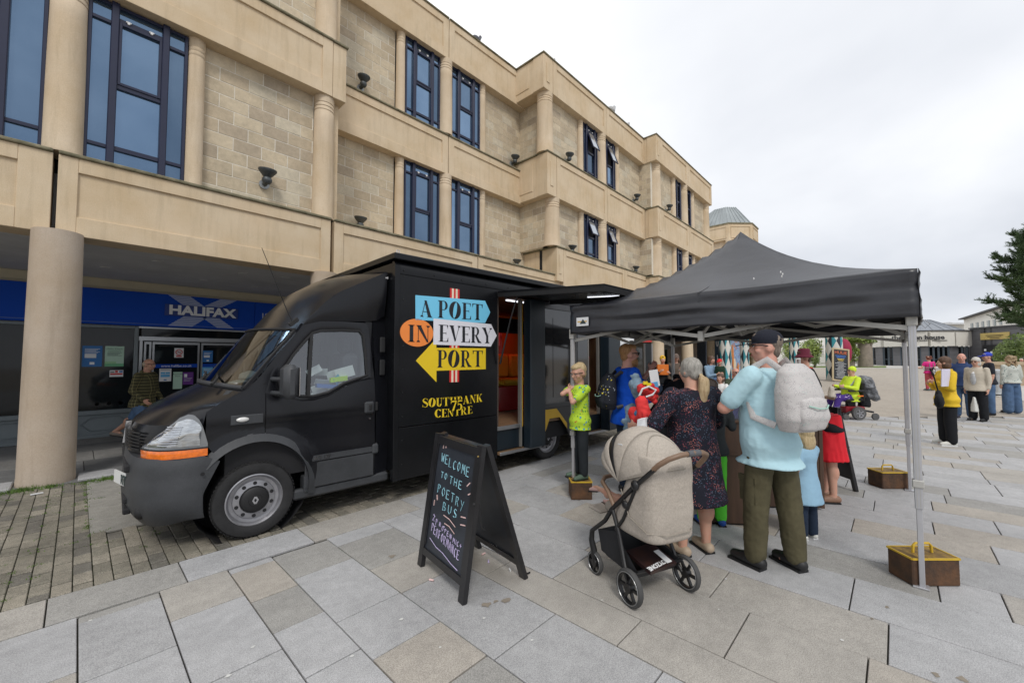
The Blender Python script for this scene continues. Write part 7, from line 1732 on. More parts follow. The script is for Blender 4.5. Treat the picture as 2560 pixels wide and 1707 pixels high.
pd2 = at_d(1905, 4.7); cabinet('wooden_counter', 'second dark wooden cabinet behind the legs of the man in green trousers', 'counter', pd2, facing(0, 1) - .1, .95, .42, .98)
tb_ = at_d(1838, 4.15); mz_ = tag(MB().obox(at_d(1742, 3.3) + UP * .56, RT + UP * .05, UP, FW, .045, .10, .004).build('magazine', M_paper), 'magazine hanging beside the pushchair against the floral dress', 'magazine'); MB().obox(at_d(1742, 3.29) + UP * .575, RT + UP * .05, UP, FW, .035, .055, .004).build('print', mat('magazine_photo', (.12, .13, .09), .5, var=.6, vs_=20), mz_)
bx = empty('storage_box', 'clear blue plastic storage box on the wooden counter', 'box', (tb_.x, tb_.y, 1.02), facing(0, 1) - .1)
M_clr = glass_mat('clear_plastic', (.35, .42, .75), .08, .1)
b = MB(); b.add([(-.17, -.12, 0), (.17, -.12, 0), (.17, .12, 0), (-.17, .12, 0), (-.20, -.14, .17), (.20, -.14, .17), (.20, .14, .17), (-.20, .14, .17)], [(0, 1, 2, 3), (0, 4, 5, 1), (1, 5, 6, 2), (2, 6, 7, 3), (3, 7, 4, 0)]); b.build('tub', M_clr, bx); MB().box(-.21, -.15, .17, .21, .15, .185, .005).build('rim', mat('pale_plastic', (.5, .55, .62), .3), bx); MB().box(-.12, -.09, .01, .13, .08, .12).build('contents', mat('cards_blue', (.06, .07, .22), .6, var=.4, vs_=20), bx)
cb_ = at_d(1800, 4.35); tag(MB().obox((cb_.x, cb_.y, 1.10), RT + FW * .5, FW - RT * .5, UP, .16, .12, .01).build('clipboard', mat('clip_grey', (.10, .11, .13), .4), None), 'dark grey clipboard lying on the counter beside the plastic box', 'clipboard')
# ================================================================== PUSHCHAIR
st = empty('pushchair', 'beige pushchair with brown handle seen from behind beside the woman in the floral dress', 'pushchair', (2.76, 1.23, 0), math.atan2(-.37, .93))
M_beige = mat('beige_fabric', (.40, .355, .305), .85, var=.10, vs_=60, bump=.15, bs=300, fine=.12); M_bf = mat('matt_black_tube', (.012, .012, .013), .35, var=.2); M_leath = mat('brown_leatherette', (.20, .125, .08), .45, var=.15)
def swheel(x, y, r, w, sp=6):
 o = MB().lathe([(r * .82, -w / 2), (r * .95, -w / 2), (r, -w / 4), (r, w / 4), (r * .95, w / 2), (r * .82, w / 2)], (x, y, r), (1, 0, 0), 36, cap=False).build('wheel', mat('pram_tyre', (.06, .06, .06), .8, var=.2), st, smooth=40)
 MB().lathe([(r * .82, -w * .4), (r * .76, -w * .3), (r * .76, w * .3), (r * .82, w * .4)], (x, y, r), (1, 0, 0), 36, cap=False).build('rim', M_bf, o)
 for s_ in (-1, 1): MB().tube([(x + s_ * w * .5, y + r * .84 * math.cos(a * PI / 18), r + r * .84 * math.sin(a * PI / 18)) for a in range(36)], .003, 5, closed=True).build('reflective_ring', M_steel, o)
 for k in range(sp): a = 2 * PI * k / sp; MB().bar((x, y + .02 * math.cos(a), r + .02 * math.sin(a)), (x, y + r * .78 * math.cos(a), r + r * .78 * math.sin(a)), .018, .016, up=(1, 0, 0)).build('spoke', M_bf, o)
 MB().lathe([(0, -w * .6), (.03, -w * .6), (.035, 0), (.03, w * .6), (0, w * .6)], (x, y, r), (1, 0, 0), 16).build('hub', M_bf, o, smooth=True)
swheel(-.245, 0, .118, .036); swheel(.245, -.02, .118, .036); swheel(-.20, .43, .083, .03, 5); swheel(.20, .43, .083, .03, 5)
for s_ in (-1, 1):
 x = .205 * s_
 MB().tube([(x, .46, .31), (x, .30, .44), (x, .22, .55), (x, .0, .76), (x, -.07, .82), (x, -.20, .93)], .016, 8).build('frame_tube', M_bf, st, smooth=True)
 MB().tube([(x, .22, .56), (x * 1.02, .14, .40), (x * 1.12, .04, .16), (x * 1.12, .0, .118)], .014, 8).build('frame_tube', M_bf, st, smooth=True)
 MB().tube([(x, -.04, .79), (x, .10, .52), (x, .18, .42)], .012, 8).build('frame_tube', M_bf, st, smooth=True)
 MB().tube([(x, .46, .31), (x, .47, .24), (x, .44, .17), (x, .43, .083)], [.018, .022, .026, .016], 8).build('fork', M_bf, st, smooth=True)
 MB().ell((x * 1.05, -.03, .785), (.02, .035, .035)).build('hinge', M_bf, st, smooth=True); MB().ell((x * 1.06, .07, .63), (.015, .028, .028)).build('hinge', M_bf, st, smooth=True)
MB().tube([(-.26, 0, .118), (-.22, .0, .2), (.22, -.0, .2), (.26, -.02, .118)], .012, 8).build('axle', M_bf, st, smooth=True)
MB().tube([(-.205, -.19, .925), (-.203, -.235, .965), (-.17, -.28, 1.005), (-.10, -.31, 1.03), (0, -.315, 1.035), (.10, -.30, 1.025), (.17, -.27, 1.0), (.203, -.225, .96), (.205, -.17, .90)], .017, 10).build('handle', M_leath, st, smooth=True)
MB().tube([(-.05, -.314, 1.034), (.06, -.307, 1.03)], .021, 10).build('handle_lock', mat('handle_grey', (.09, .095, .105), .5), st, smooth=True)
MB().tube([(-.205, .20, .58), (-.205, .26, .66), (-.18, .36, .70), (-.09, .45, .70), (0, .47, .70), (.09, .45, .70), (.18, .36, .70), (.205, .26, .66), (.205, .20, .58)], .016, 10).build('bumper_bar', M_leath, st, smooth=True)
# seat shell: cloth body between the frames
mb = MB(); mb.loft([((0, .08, .405), .15, .18), ((0, .055, .44), .195, .235), ((0, .02, .58), .20, .205), ((0, -.025, .76), .20, .155), ((0, -.06, .93), .195, .115), ((0, -.07, .98), .185, .09)], 24, pw=4.5)
mb.cap((0, .15, .48), (0, .50, .45), .09, .045); skin('seat', mb, .014, M_beige, st, 5, wr=.007, wscale=(5, 5, 9), seed=3)
MB().tube([(-.207, .12, .72), (-.208, .04, .56), (-.20, -.12, .50), (-.1, -.20, .50), (.1, -.20, .50), (.2, -.12, .5)], .004, 6).build('piping', mat('piping_beige', (.28, .25, .21), .8), st)
# hood: four ribbed fan segments
hc = Vector((0, .13, .775)); HR = .335
def hoodpt(a, th, k=0.0):
 """a: fan angle from back (0) to front, th across 0..pi"""
 r = HR + k; w = .215 + k * .4; q = math.sin(th) ** .6; d = Vector((0, -math.cos(a), math.sin(a)))
 return hc + Vector((-w * math.cos(th), 0, 0)) + d * (r * q)
def hoodseg(a0, a1, m, k=0.0, name='hood_panel'):
 b = MB(); na, nt_ = 8, 22
 for i in range(na + 1):
  for j in range(nt_ + 1): b.v.append(tuple(hoodpt(lerp(a0, a1, i / na), PI * j / nt_, k + .012 * math.sin(PI * i / na))))
 for i in range(na):
  for j in range(nt_): b.f.append((i * (nt_ + 1) + j, (i + 1) * (nt_ + 1) + j, (i + 1) * (nt_ + 1) + j + 1, i * (nt_ + 1) + j + 1)); b.m.append(0)
 o = b.build(name, m, st, smooth=60); sm = o.modifiers.new('s', 'SOLIDIFY'); sm.thickness = .008; return o
hoodseg(R(22), R(78), M_beige); hoodseg(R(78), R(110), M_beige, .004); hoodseg(R(110), R(127), M_bf, .0); hoodseg(R(127), R(146), M_beige, .006); hoodseg(R(146), R(162), M_beige, .0)
for a in (22, 78, 110, 162): MB().tube([hoodpt(R(a), PI * j / 20, .008) for j in range(21)], .006, 6).build('hood_rib', mat('piping_beige', (.28, .25, .21), .8), st, smooth=True)
b = MB();
MB().tube([hoodpt(R(lerp(30, 66, 1 - abs(2 * t - 1) ** 2)), PI * lerp(.2, .72, t), .016) for t in [k / 16 for k in range(17)]], .006, 6).build('window_flap_edge', mat('piping_beige', (.28, .25, .21), .8), st, smooth=True)
MB().obox(hoodpt(R(92), PI * .17, .018), (.25, -.1, -.9), (0, 1, -.1), (1, 0, .3), .014, .022, .002).build('logo', M_paper, st)
# basket with the folded magazine
b = MB(); b.add([(-.19, .40, .34), (.19, .40, .34), (.19, -.02, .22), (-.19, -.02, .22), (-.17, .34, .17), (.17, .34, .17), (.17, .02, .15), (-.17, .02, .15)], [(4, 5, 6, 7), (0, 4, 7, 3), (1, 2, 6, 5), (0, 1, 5, 4), (3, 7, 6, 2)]); b.add([(-.195, .20, .40), (-.195, .40, .34), (-.195, .36, .2), (-.195, .0, .16), (-.195, -.02, .22)], [(0, 1, 2, 3, 4)]); b.build('basket', mat('basket_black', (.014, .015, .018), .7, var=.3), st)
mg = MB().obox((.0, .06, .235), (1, .1, 0), (-.1, 1, .25), (0, -.25, 1), .13, .11, .012).build('magazine', mat('magazine_cover', (.012, .01, .014), .3, var=.6, vs_=9, ramp2=(.05, .02, .015)), st)
me = text_mesh('BOYZONE', .045, M_signwhite, 'lettering', bold=.002, depth=.0005); me.transform(Matrix.Translation((-.02, -.025, .232)) @ Matrix.Rotation(R(192), 4, 'Z') @ Matrix.Rotation(R(-14), 4, 'X')); link('lettering', me, mg)
MB().obox((.07, .02, .25), (1, .1, 0), (-.1, 1, .3), (0, -.3, 1), .025, .06, .001).build('leaflet', M_paper, mg)
MB().box(-.10, .50, .40, .10, .66, .425, .01).build('footrest', M_beige, st)
# ================================================================== PEOPLE
def sk(name, c): return mat(name, c, .55, var=.10, vs_=14, ramp2=(min(1, c[0] * 1.12), c[1] * .9, c[2] * .86), sss=.04)
SK1 = sk('skin_fair', (.52, .32, .235)); SK2 = sk('skin_tan', (.44, .26, .18)); SK3 = sk('skin_pink', (.55, .31, .24))
def cloth(n, c, var=.12, **k): return mat(n, c, .85, var=var, vs_=7, bump=.25, bs=45, spec=.25, **k)
M_lip = mat('lip', (.36, .13, .11), .5); M_eye = mat('eye_dark', (.02, .015, .012), .2); M_eyew = mat('eye_white', (.6, .6, .58), .3)
def hairm(n, c, c2): return mat(n, c, .55, vs_=26, ramp2=c2, stretch=(3, 3, .5), bump=.6, bs=60)
H_grey = hairm('hair_grey', (.20, .19, .17), (.42, .40, .36)); H_blond = hairm('hair_blond', (.42, .30, .15), (.62, .50, .30)); H_gin = hairm('hair_ginger', (.30, .14, .05), (.48, .27, .12)); H_dark = hairm('hair_dark', (.015, .010, .008), (.05, .03, .02)); H_brown = hairm('hair_brown', (.06, .03, .018), (.13, .07, .04)); H_ash = hairm('hair_ash', (.30, .24, .17), (.52, .44, .33)); H_white = hairm('hair_white', (.45, .44, .40), (.62, .60, .55)); H_pony = hairm('hair_ponytail', (.30, .20, .10), (.52, .40, .24)); H_red = hairm('hair_auburn', (.10, .025, .012), (.2, .06, .03))
M_bkshoe = mat('black_shoe', (.012, .012, .013), .55, var=.2); M_whshoe = mat('white_trainer', (.62, .62, .58), .6, var=.1); M_blkc = cloth('black_cloth', (.012, .013, .016)); M_sung = mat('sunglass', (.01, .01, .012), .1)
M_denim = cloth('denim_blue', (.075, .13, .23), .3); M_denim_d = cloth('denim_dark', (.018, .03, .055), .25)
def nrm(v, L): v = Vector(v); return v.normalized() * L
def hand(mb, w, d, side, s, curl=.5, up=None):
 """palm + four curled fingers + thumb; w = wrist, d = direction, side = +1 right hand"""
 d = Vector(d).normalized(); a = (up or Vector((0, 0, 1))); a = a - d * a.dot(d); a = a.normalized() if a.length > .05 else d.orthogonal().normalized(); n = d.cross(a) * side
 pc = w + d * .045 * s; M = Matrix((a, n, d)).transposed(); mb.ell(pc, (.040 * s, .016 * s, .050 * s), rot=M)
 for i, (o, L) in enumerate(((-.028, .060), (-.010, .072), (.010, .068), (.028, .052))):
  b0 = pc + d * .036 * s - a * o * s; d1 = (d - n * curl * .8).normalized(); b1 = b0 + d1 * L * .5 * s; d2 = (d * .6 - n * curl * 1.8).normalized(); b2 = b1 + d2 * L * .5 * s
  mb.cap(b0, b1, .0095 * s, .0088 * s, 8); mb.cap(b1, b2, .0088 * s, .0075 * s, 8)
 t0 = w + d * .022 * s + a * .028 * s; t1 = t0 + (a * .8 + d * .7 - n * .3).normalized() * .034 * s; t2 = t1 + (d * .9 - n * .5 + a * .1).normalized() * .028 * s
 mb.cap(t0, t1, .012 * s, .010 * s, 8); mb.cap(t1, t2, .010 * s, .008 * s, 8)
AD = ((.12, -.04, -1), (.02, .22, -1))
def person(label, loc, rz, h, w=1.0, fat=0.0, fem=False, skin_m=SK1, hair=('short', H_brown), top=('shirt', M_blkc, .5), hem=.49, bottom=('trousers', M_denim), shoes=M_bkshoe, armR=None, armL=None, legR=None, legL=None, hy=0, hp=0, lean=0, ph=.515, hs=1.0, vox=.012, hat=None, glasses=None, beard=None, group=None, wr=1.0, neck_open=True, stance=.06, curlR=.5, curlL=.5, seed=1, sx=.0, name='person', feet=True, bw=1.0):
 root = empty(name, label, 'person', loc, rz, group); S = h
 PV = Vector((0, 0, ph)); RL = Matrix.Rotation(-lean, 3, 'X') @ Matrix.Rotation(sx, 3, 'Y')
 def U(x, y, z): return (PV + RL @ Vector((x, y, z - .515))) * S          # upper body point (unit heights)
 def ring(z, rx, ry, yo=0): return (U(0, yo, z), rx * S * w, ry * S * w)
 hipw = .012 if fem else 0; wst = -.008 if fem else 0
 rings = [(.465, .082 + hipw, .060, 0), (.52, .094 + hipw, .068 + fat * .01, 0), (.58, .086 + wst / 2 + fat * .018, .062 + fat * .026, fat * .012), (.64, .080 + wst + fat * .024, .060 + fat * .034, fat * .018), (.70, .086 + fat * .014, .062 + fat * .02, fat * .010 + (.008 if fem else 0)), (.755, .094, .060 + (.008 if fem else 0), .004), (.80, .088, .050, -.002), (.832, .055, .040, -.006)]
 def torso(mb, k, z0=0.0, z1=1.0, flare=0.0):
  mb.loft([(U(0, yo, z), rx * S * w + k + flare * max(0, .6 - z), ry * S * w + k + flare * max(0, .6 - z)) for z, rx, ry, yo in rings if z0 <= z <= z1], 18)
 J = {}
 for sd_, a_ in (('R', armR), ('L', armL)):
  s_ = 1 if sd_ == 'R' else -1; a_ = a_ or AD; sh = U(.104 * w * s_, -.004, .806)
  if a_[0] == 'ik':
   tv = Matrix.Rotation(-rz, 3, 'Z') @ (Vector(a_[1]) - Vector(loc)) - sh; L1, L2 = .172 * S, .148 * S; D_ = min(tv.length, L1 + L2 - .004); tn = tv.normalized(); ca = (L1 * L1 + D_ * D_ - L2 * L2) / (2 * L1 * D_); ca = max(-1, min(1, ca)); hn = Vector((a_[2][0] * s_, a_[2][1], a_[2][2])); hn = (hn - tn * hn.dot(tn)).normalized(); e = sh + tn * L1 * ca + hn * L1 * math.sqrt(1 - ca * ca); J['a' + sd_] = (sh, e, sh + tn * D_); continue
  e = sh + RL @ nrm((a_[0][0] * s_, a_[0][1], a_[0][2]), .172 * S); wr_ = e + RL @ nrm((a_[1][0] * s_, a_[1][1], a_[1][2]), .148 * S); J['a' + sd_] = (sh, e, wr_)
 for sd_, l_ in (('R', legR), ('L', legL)):
  s_ = 1 if sd_ == 'R' else -1; l_ = l_ or ((stance * .35, .02, -1), (stance * .3, -.02, -1)); hp_ = (PV + Vector((.052 * w * s_, 0, 0))) * S
  k = hp_ + nrm((l_[0][0] * s_, l_[0][1], l_[0][2]), .243 * S); an = k + nrm((l_[1][0] * s_, l_[1][1], l_[1][2]), .232 * S); J['l' + sd_] = (hp_, k, an)
 HC = U(0, .010, .832) + (RL @ Vector((0, .004, .098 * (1 + (hs - 1) * .6)))) * S; HM = Matrix.Rotation(hy, 3, 'Z') @ Matrix.Rotation(hp, 3, 'X') @ (RL if lean < .5 else Matrix.Rotation(-lean * .5, 3, 'X'))
 q = S * hs
 def Hd(x, y, z): return HC + HM @ Vector((x, y, z)) * q
 bd = MB(); torso(bd, 0)
 bd.cap(U(0, -.008, .80), Hd(0, -.010, -.035), .037 * S * (w * .5 + .5), .032 * S * (.5 + .5 * w))
 bd.ell(Hd(0, -.006, .012), (.0445 * q, .054 * q, .053 * q), 16, 10, HM); bd.ell(Hd(0, .012, -.028), (.035 * q, .036 * q, .038 * q), 12, 8, HM); bd.ell(Hd(0, .030, -.052), (.017 * q, .014 * q, .012 * q), rot=HM)
 bd.cap(Hd(0, .046, .008), Hd(0, .058, -.014), .006 * q, .0095 * q, 8); bd.ell(Hd(0, .046, -.034), (.015 * q, .007 * q, .008 * q), 8, 6, HM)
 for s_ in (-1, 1): bd.ell(Hd(.045 * s_, -.006, -.006), (.007 * q, .014 * q, .019 * q), 8, 6, HM); bd.ell(Hd(.024 * s_, .030, -.014), (.016 * q, .018 * q, .016 * q), 8, 6, HM); bd.ell(Hd(.018 * s_, .043, .014), (.014 * q, .008 * q, .006 * q), 8, 6, HM)
 ft = fat * .006
 for sd_ in 'RL':
  s_ = 1 if sd_ == 'R' else -1; sh, e, wv = J['a' + sd_]; bd.cap(sh, e, (.029 + ft) * S * bw, (.023 + ft) * S * bw); bd.cap(e, wv, (.024 + ft) * S * bw, .0155 * S * bw); bd.ell(e.lerp(wv, .3), ((.026 + ft) * S * bw,) * 3)
  hand(bd, wv, wv - e, s_, h / 1.75 * (1.1 if h < 1.4 else 1.02), curlR if sd_ == 'R' else curlL)
  hp_, k, an = J['l' + sd_]; bd.cap(hp_.lerp(k, .1), k, .046 * S * w, .033 * S * w); bd.cap(k, an, .034 * S * w, .021 * S); bd.ell(k.lerp(an, .28) + Vector((0, -.008 * S, 0)), (.034 * S * w, .036 * S * w, .06 * S)); bd.cap(an, an + Vector((0, .06, -.02)) * S, .022 * S, .018 * S)
 skin('body', bd, min(vox, .011 if vox < .013 else vox * .8), skin_m, root, 3)
 for s_ in (-1, 1):
  o = MB().ell(Hd(.0185 * s_, .0475, .006), (.0075 * q, .004 * q, .0042 * q), 8, 6, HM).build('eye', M_eyew, root, smooth=True); MB().ell(Hd(.0185 * s_, .0505, .006), (.0035 * q, .002 * q, .0036 * q), 8, 6, HM).build('iris', M_eye, o)
 MB().ell(Hd(0, .0525, -.034), (.012 * q, .003 * q, .0035 * q), 8, 6, HM).build('lips', M_lip, root, smooth=True)
 if glasses:
  for s_ in (-1, 1):
   if glasses == 'sun': MB().ell(Hd(.02 * s_, .056, .005), (.0155 * q, .003 * q, .011 * q), 10, 6, HM).build('lens', M_sung, root, smooth=True)
   MB().tube([Hd(.034 * s_, .054, .008), Hd(.046 * s_, .02, .008), Hd(.047 * s_, -.01, .004)], .002 * q + .001, 5).build('glasses_arm', M_rub if glasses != 'pale' else M_paper, root)
  MB().tube([Hd(.036 - .072 * t / 12, .0575, .012) for t in range(13)], .0018 * q + .0008, 5).build('glasses_bar', M_rub, root)
 if beard:
  b = MB(); b.ell(Hd(0, .022, -.050), (.036 * q, .038 * q, .034 * q), rot=HM); b.ell(Hd(0, .044, -.062), (.02 * q, .018 * q, .024 * q), rot=HM); skin('beard', b, vox * .9, beard, root, 1, wr=.006, wscale=(40, 40, 25))
 # hair
 hk, hm = hair; hb = MB(); V = HM
 if hk == 'short': hb.ell(Hd(0, -.024, .026), (.047 * q, .046 * q, .048 * q), 14, 10, V); hb.ell(Hd(0, .008, .046), (.038 * q, .040 * q, .024 * q), rot=V); hb.ell(Hd(0, -.034, -.008), (.036 * q, .026 * q, .04 * q), rot=V)
 elif hk == 'thin': hb.ell(Hd(0, -.026, .002), (.0475 * q, .037 * q, .040 * q), 14, 10, V)
 elif hk == 'bob': hb.ell(Hd(0, -.012, .022), (.052 * q, .058 * q, .056 * q), 14, 10, V); hb.ell(Hd(0, -.020, -.028), (.056 * q, .046 * q, .052 * q), rot=V)
 elif hk in ('pony', 'updo'):
  hb.ell(Hd(0, -.012, .020), (.0515 * q, .056 * q, .054 * q), 14, 10, V); hb.ell(Hd(0, -.040, -.012), (.036 * q, .030 * q, .036 * q), rot=V); hb.ell(Hd(.03, .0, .0), (.02 * q, .034 * q, .034 * q), rot=V); hb.ell(Hd(-.03, .0, .0), (.02 * q, .034 * q, .034 * q), rot=V)
  pb = MB(); pts = [Hd(0, -.066, -.022), Hd(.002, -.084, -.050), Hd(.0, -.086, -.095), Hd(-.004, -.080, -.14), Hd(-.014, -.074, -.178)]; rr = [.012, .024, .026, .020, .006]
  for a_, b_, r0, r1 in zip(pts[:-1], pts[1:], rr[:-1], rr[1:]): pb.cap(a_, b_, r0 * q, r1 * q)
  pb.cap(pts[2], Hd(-.03, -.076, -.165), .014 * q, .004 * q); pb.cap(pts[3], Hd(-.045, -.07, -.185), .010 * q, .003 * q)
  pt_ = skin('ponytail', pb, vox * .7, H_pony, root, 1, wr=.012, wscale=(26, 26, 5)); MB().tube([Hd(.013 * math.cos(t * PI / 6), -.070 + .004 * math.sin(t * PI / 6), -.028 + .012 * math.sin(t * PI / 6)) for t in range(12)], .004 * q, 6, closed=True).build('hair_tie', H_dark, pt_)
 elif hk == 'long': hb.ell(Hd(0, -.012, .020), (.053 * q, .058 * q, .057 * q), 14, 10, V); hb.ell(Hd(0, -.030, -.045), (.056 * q, .040 * q, .07 * q), rot=V); hb.ell(Hd(.044, .0, -.03), (.016 * q, .03 * q, .06 * q), rot=V); hb.ell(Hd(-.044, .0, -.03), (.016 * q, .03 * q, .06 * q), rot=V)
 elif hk == 'curly':
  rr = random.Random(seed); hb.ell(Hd(0, -.014, .018), (.054 * q, .06 * q, .058 * q), rot=V)
  for _ in range(70): a_ = rr.uniform(0, 2 * PI); z_ = rr.uniform(-.20, .06); hb.ell(Hd((.062 - z_ * .12) * math.cos(a_), -.035 + .035 * math.sin(a_), z_), (.018 * q,) * 3, 8, 6)
 elif hk == 'afro':
  rr = random.Random(seed)
  for _ in range(26): hb.ell(Hd(rr.uniform(-.04, .04), rr.uniform(-.06, .02), rr.uniform(-.03, .065)), (.026 * q,) * 3, 8, 6)
 if hb.v: skin('hair', hb, vox * (.8 if vox < .013 else .9), hm, root, 2, wr=.007 if hk != 'curly' else .012, wscale=(34, 34, 7) if hk not in ('curly', 'afro') else (26, 26, 26), seed=seed)
 if hat:
  b = MB(); kind, m_ = hat
  if kind == 'cap': b.ell(Hd(0, -.010, .030), (.051 * q, .062 * q, .050 * q), 16, 12, V); b.v = [v if (HM.transposed() @ (Vector(v) - HC)).z > .016 * q else tuple(HC + HM @ Vector(((HM.transposed() @ (Vector(v) - HC)).x, (HM.transposed() @ (Vector(v) - HC)).y, .016 * q))) for v in b.v]
  if kind == 'cap':
   o = b.build('cap', m_, root, smooth=60); br = MB(); n = 10; f = [Hd(.044 * math.cos(PI * k / n), .036 + .078 * math.sin(PI * k / n), .022 - .012 * math.sin(PI * k / n)) for k in range(n + 1)]; g = [p + HM @ Vector((0, 0, -.004 * q)) for p in f]; br.v = [tuple(p) for p in f + g]; br.f = [tuple(range(n + 1)), tuple(range(2 * n + 1, n, -1))] + [(k, k + n + 1, k + n + 2, k + 1) for k in range(n)]; br.m = [0] * len(br.f); br.build('peak', m_, o)
  elif kind == 'bucket': b.lathe([(r * q, z * q) for r, z in [(0, .085), (.036, .084), (.046, .073), (.052, .03), (.074, .008), (.072, .003), (.05, .024)]], HC + HM @ Vector((0, -.008, 0)) * q, HM @ Vector((0, 0, 1)), 20, cap=False); b.build('hat', m_, root, smooth=50)
  elif kind == 'beanie': b.ell(Hd(0, -.010, .028), (.053 * q, .060 * q, .058 * q), rot=V); o = skin('beanie', b, vox, m_, root, 1, wr=.003);
 # top
 tk, tm, sl = top; tb = MB(); k = (.018 if vox < .013 else .012) + .004 * (wr > 1)
 if tk != 'none':
  zb = hem; base = [(z, rx, ry, yo) for z, rx, ry, yo in rings if z > zb + .02]; base = [(z, rx + (.014 if z < .57 else 0), ry + (.016 if z < .57 else 0), yo) for z, rx, ry, yo in base]; rr = [(zb, rings[1][1] + .013, rings[1][2] + .017 + fat * .028, fat * .010)] + base if zb > .40 else [(zb, rings[0][1] + (.04 if tk == 'dress' else .02), rings[0][2] + (.045 if tk == 'dress' else .02), 0), ((zb + .5) / 2, rings[0][1] + .022, rings[0][2] + .024, 0)] + [r for r in rings if r[0] > .5]
  tb.loft([(((PV + Vector((0, yo, z - .515))) * S if z < .5 else U(0, yo, z)), rx * S * w + k, ry * S * w + k) for z, rx, ry, yo in rr], 22)
  for sd_ in 'RL':
   sh, e, wv = J['a' + sd_]; s1 = min(sl * 1.0, 1.0) * 1.0; U1 = sh.lerp(e, min(1, sl / .5)); tb.cap(sh, U1, (.031 + ft) * S * bw + k * .8, (.028 + ft) * S * bw + k * .9)
   if sl > .5: tb.cap(e, e.lerp(wv, (sl - .5) / .5), (.027 + ft) * S * bw + k * .7, (.021) * S * bw + k * .55)
  tb.ell(U(0, -.004, .822), (.072 * S * w + k * .5, .040 * S + k * .5, .024 * S)); skin({'shirt': 'shirt', 'dress': 'dress', 'jacket': 'jacket'}.get(tk, 'shirt'), tb, vox, tm, root, 8, wr=.0085 * min(wr, 1.1) * h / 1.75, wscale=(10, 10, 9), seed=seed)
  if tk in ('jacket', 'hood'): b = MB(); b.tube([U(.045 * math.cos(a) * w, -.008 + .038 * math.sin(a), .842 + (.006 if math.sin(a) < 0 else -.012)) for a in [2 * PI * t / 16 for t in range(16)]], .015 * S, 8, closed=True); b.build('collar' if tk == 'jacket' else 'hood', tm, root, smooth=True)
 # bottom
 if bottom:
  kk, bm_ = bottom[0], bottom[1]; b = MB(); lk = bottom[2] if len(bottom) > 2 else 1.0; le = bottom[3] if len(bottom) > 3 else 0.0
  if kk in ('trousers', 'shorts'):
   b.loft([((PV + Vector((0, 0, z - .515))) * S, rx * S * w + .006, ry * S * w + .004) for z, rx, ry, yo in rings if z < .55], 18)
   for sd_ in 'RL':
    hp_, kn, an = J['l' + sd_]
    if kk == 'shorts': e_ = hp_.lerp(kn, lk); b.cap(hp_, e_, .054 * S * w + .012, .048 * S * w + .016)
    else: b.cap(hp_.lerp(kn, .22), kn, .047 * S * w + .010 + le * .2, .036 * S * w + .014 + le * .7); b.cap(kn, kn.lerp(an, .93), .036 * S * w + .014 + le * .7, .026 * S * w + .018 + le)
   skin(kk, b, vox, bm_, root, 6, wr=.0075 * min(wr, 1.2) * h / 1.75, wscale=(12, 12, 9), seed=seed + 4)
  else:
   zt_, zb2 = bottom[2], bottom[3]; b.loft([((PV + Vector((0, 0, z - .515))) * S, (.088 + (.60 - z) * .12) * S * w + .014, (.066 + (.60 - z) * .13) * S * w + .014) for z in (zb2, (zb2 + zt_) / 2, .52, zt_)], 20); skin('skirt', b, vox, bm_, root, 2, wr=.03, wscale=(9, 9, 1.5), seed=seed)
 if feet:
  for sd_ in 'RL':
   an = J['l' + sd_][2]; d = Vector((.10 * (1 if sd_ == 'R' else -1), 1, 0)).normalized(); b = MB(); f0 = Vector((an.x, an.y, max(an.z - .018 * S, .028 * S))); zt_ = f0.z
   pitchd = d if an.z < .09 * S else Vector((d.x, d.y, -.25))
   b.cap(f0 - d * .022 * S, f0 + pitchd * .045 * S, .026 * S, .026 * S); b.cap(f0 + pitchd * .03 * S, f0 + pitchd * .092 * S - UP * .006 * S, .027 * S, .020 * S); sh_ = skin('shoe', b, max(vox * .8, .008), shoes, root, 2)
   MB().obox(f0 + pitchd * .038 * S - UP * .024 * S, pitchd, pitchd.cross(UP), UP, .072 * S, .025 * S, .006 * S).build('sole', M_paper if shoes in (M_whshoe,) else M_rub, sh_)
 root['hc'] = tuple(HC)
 return root, J, U, Hd
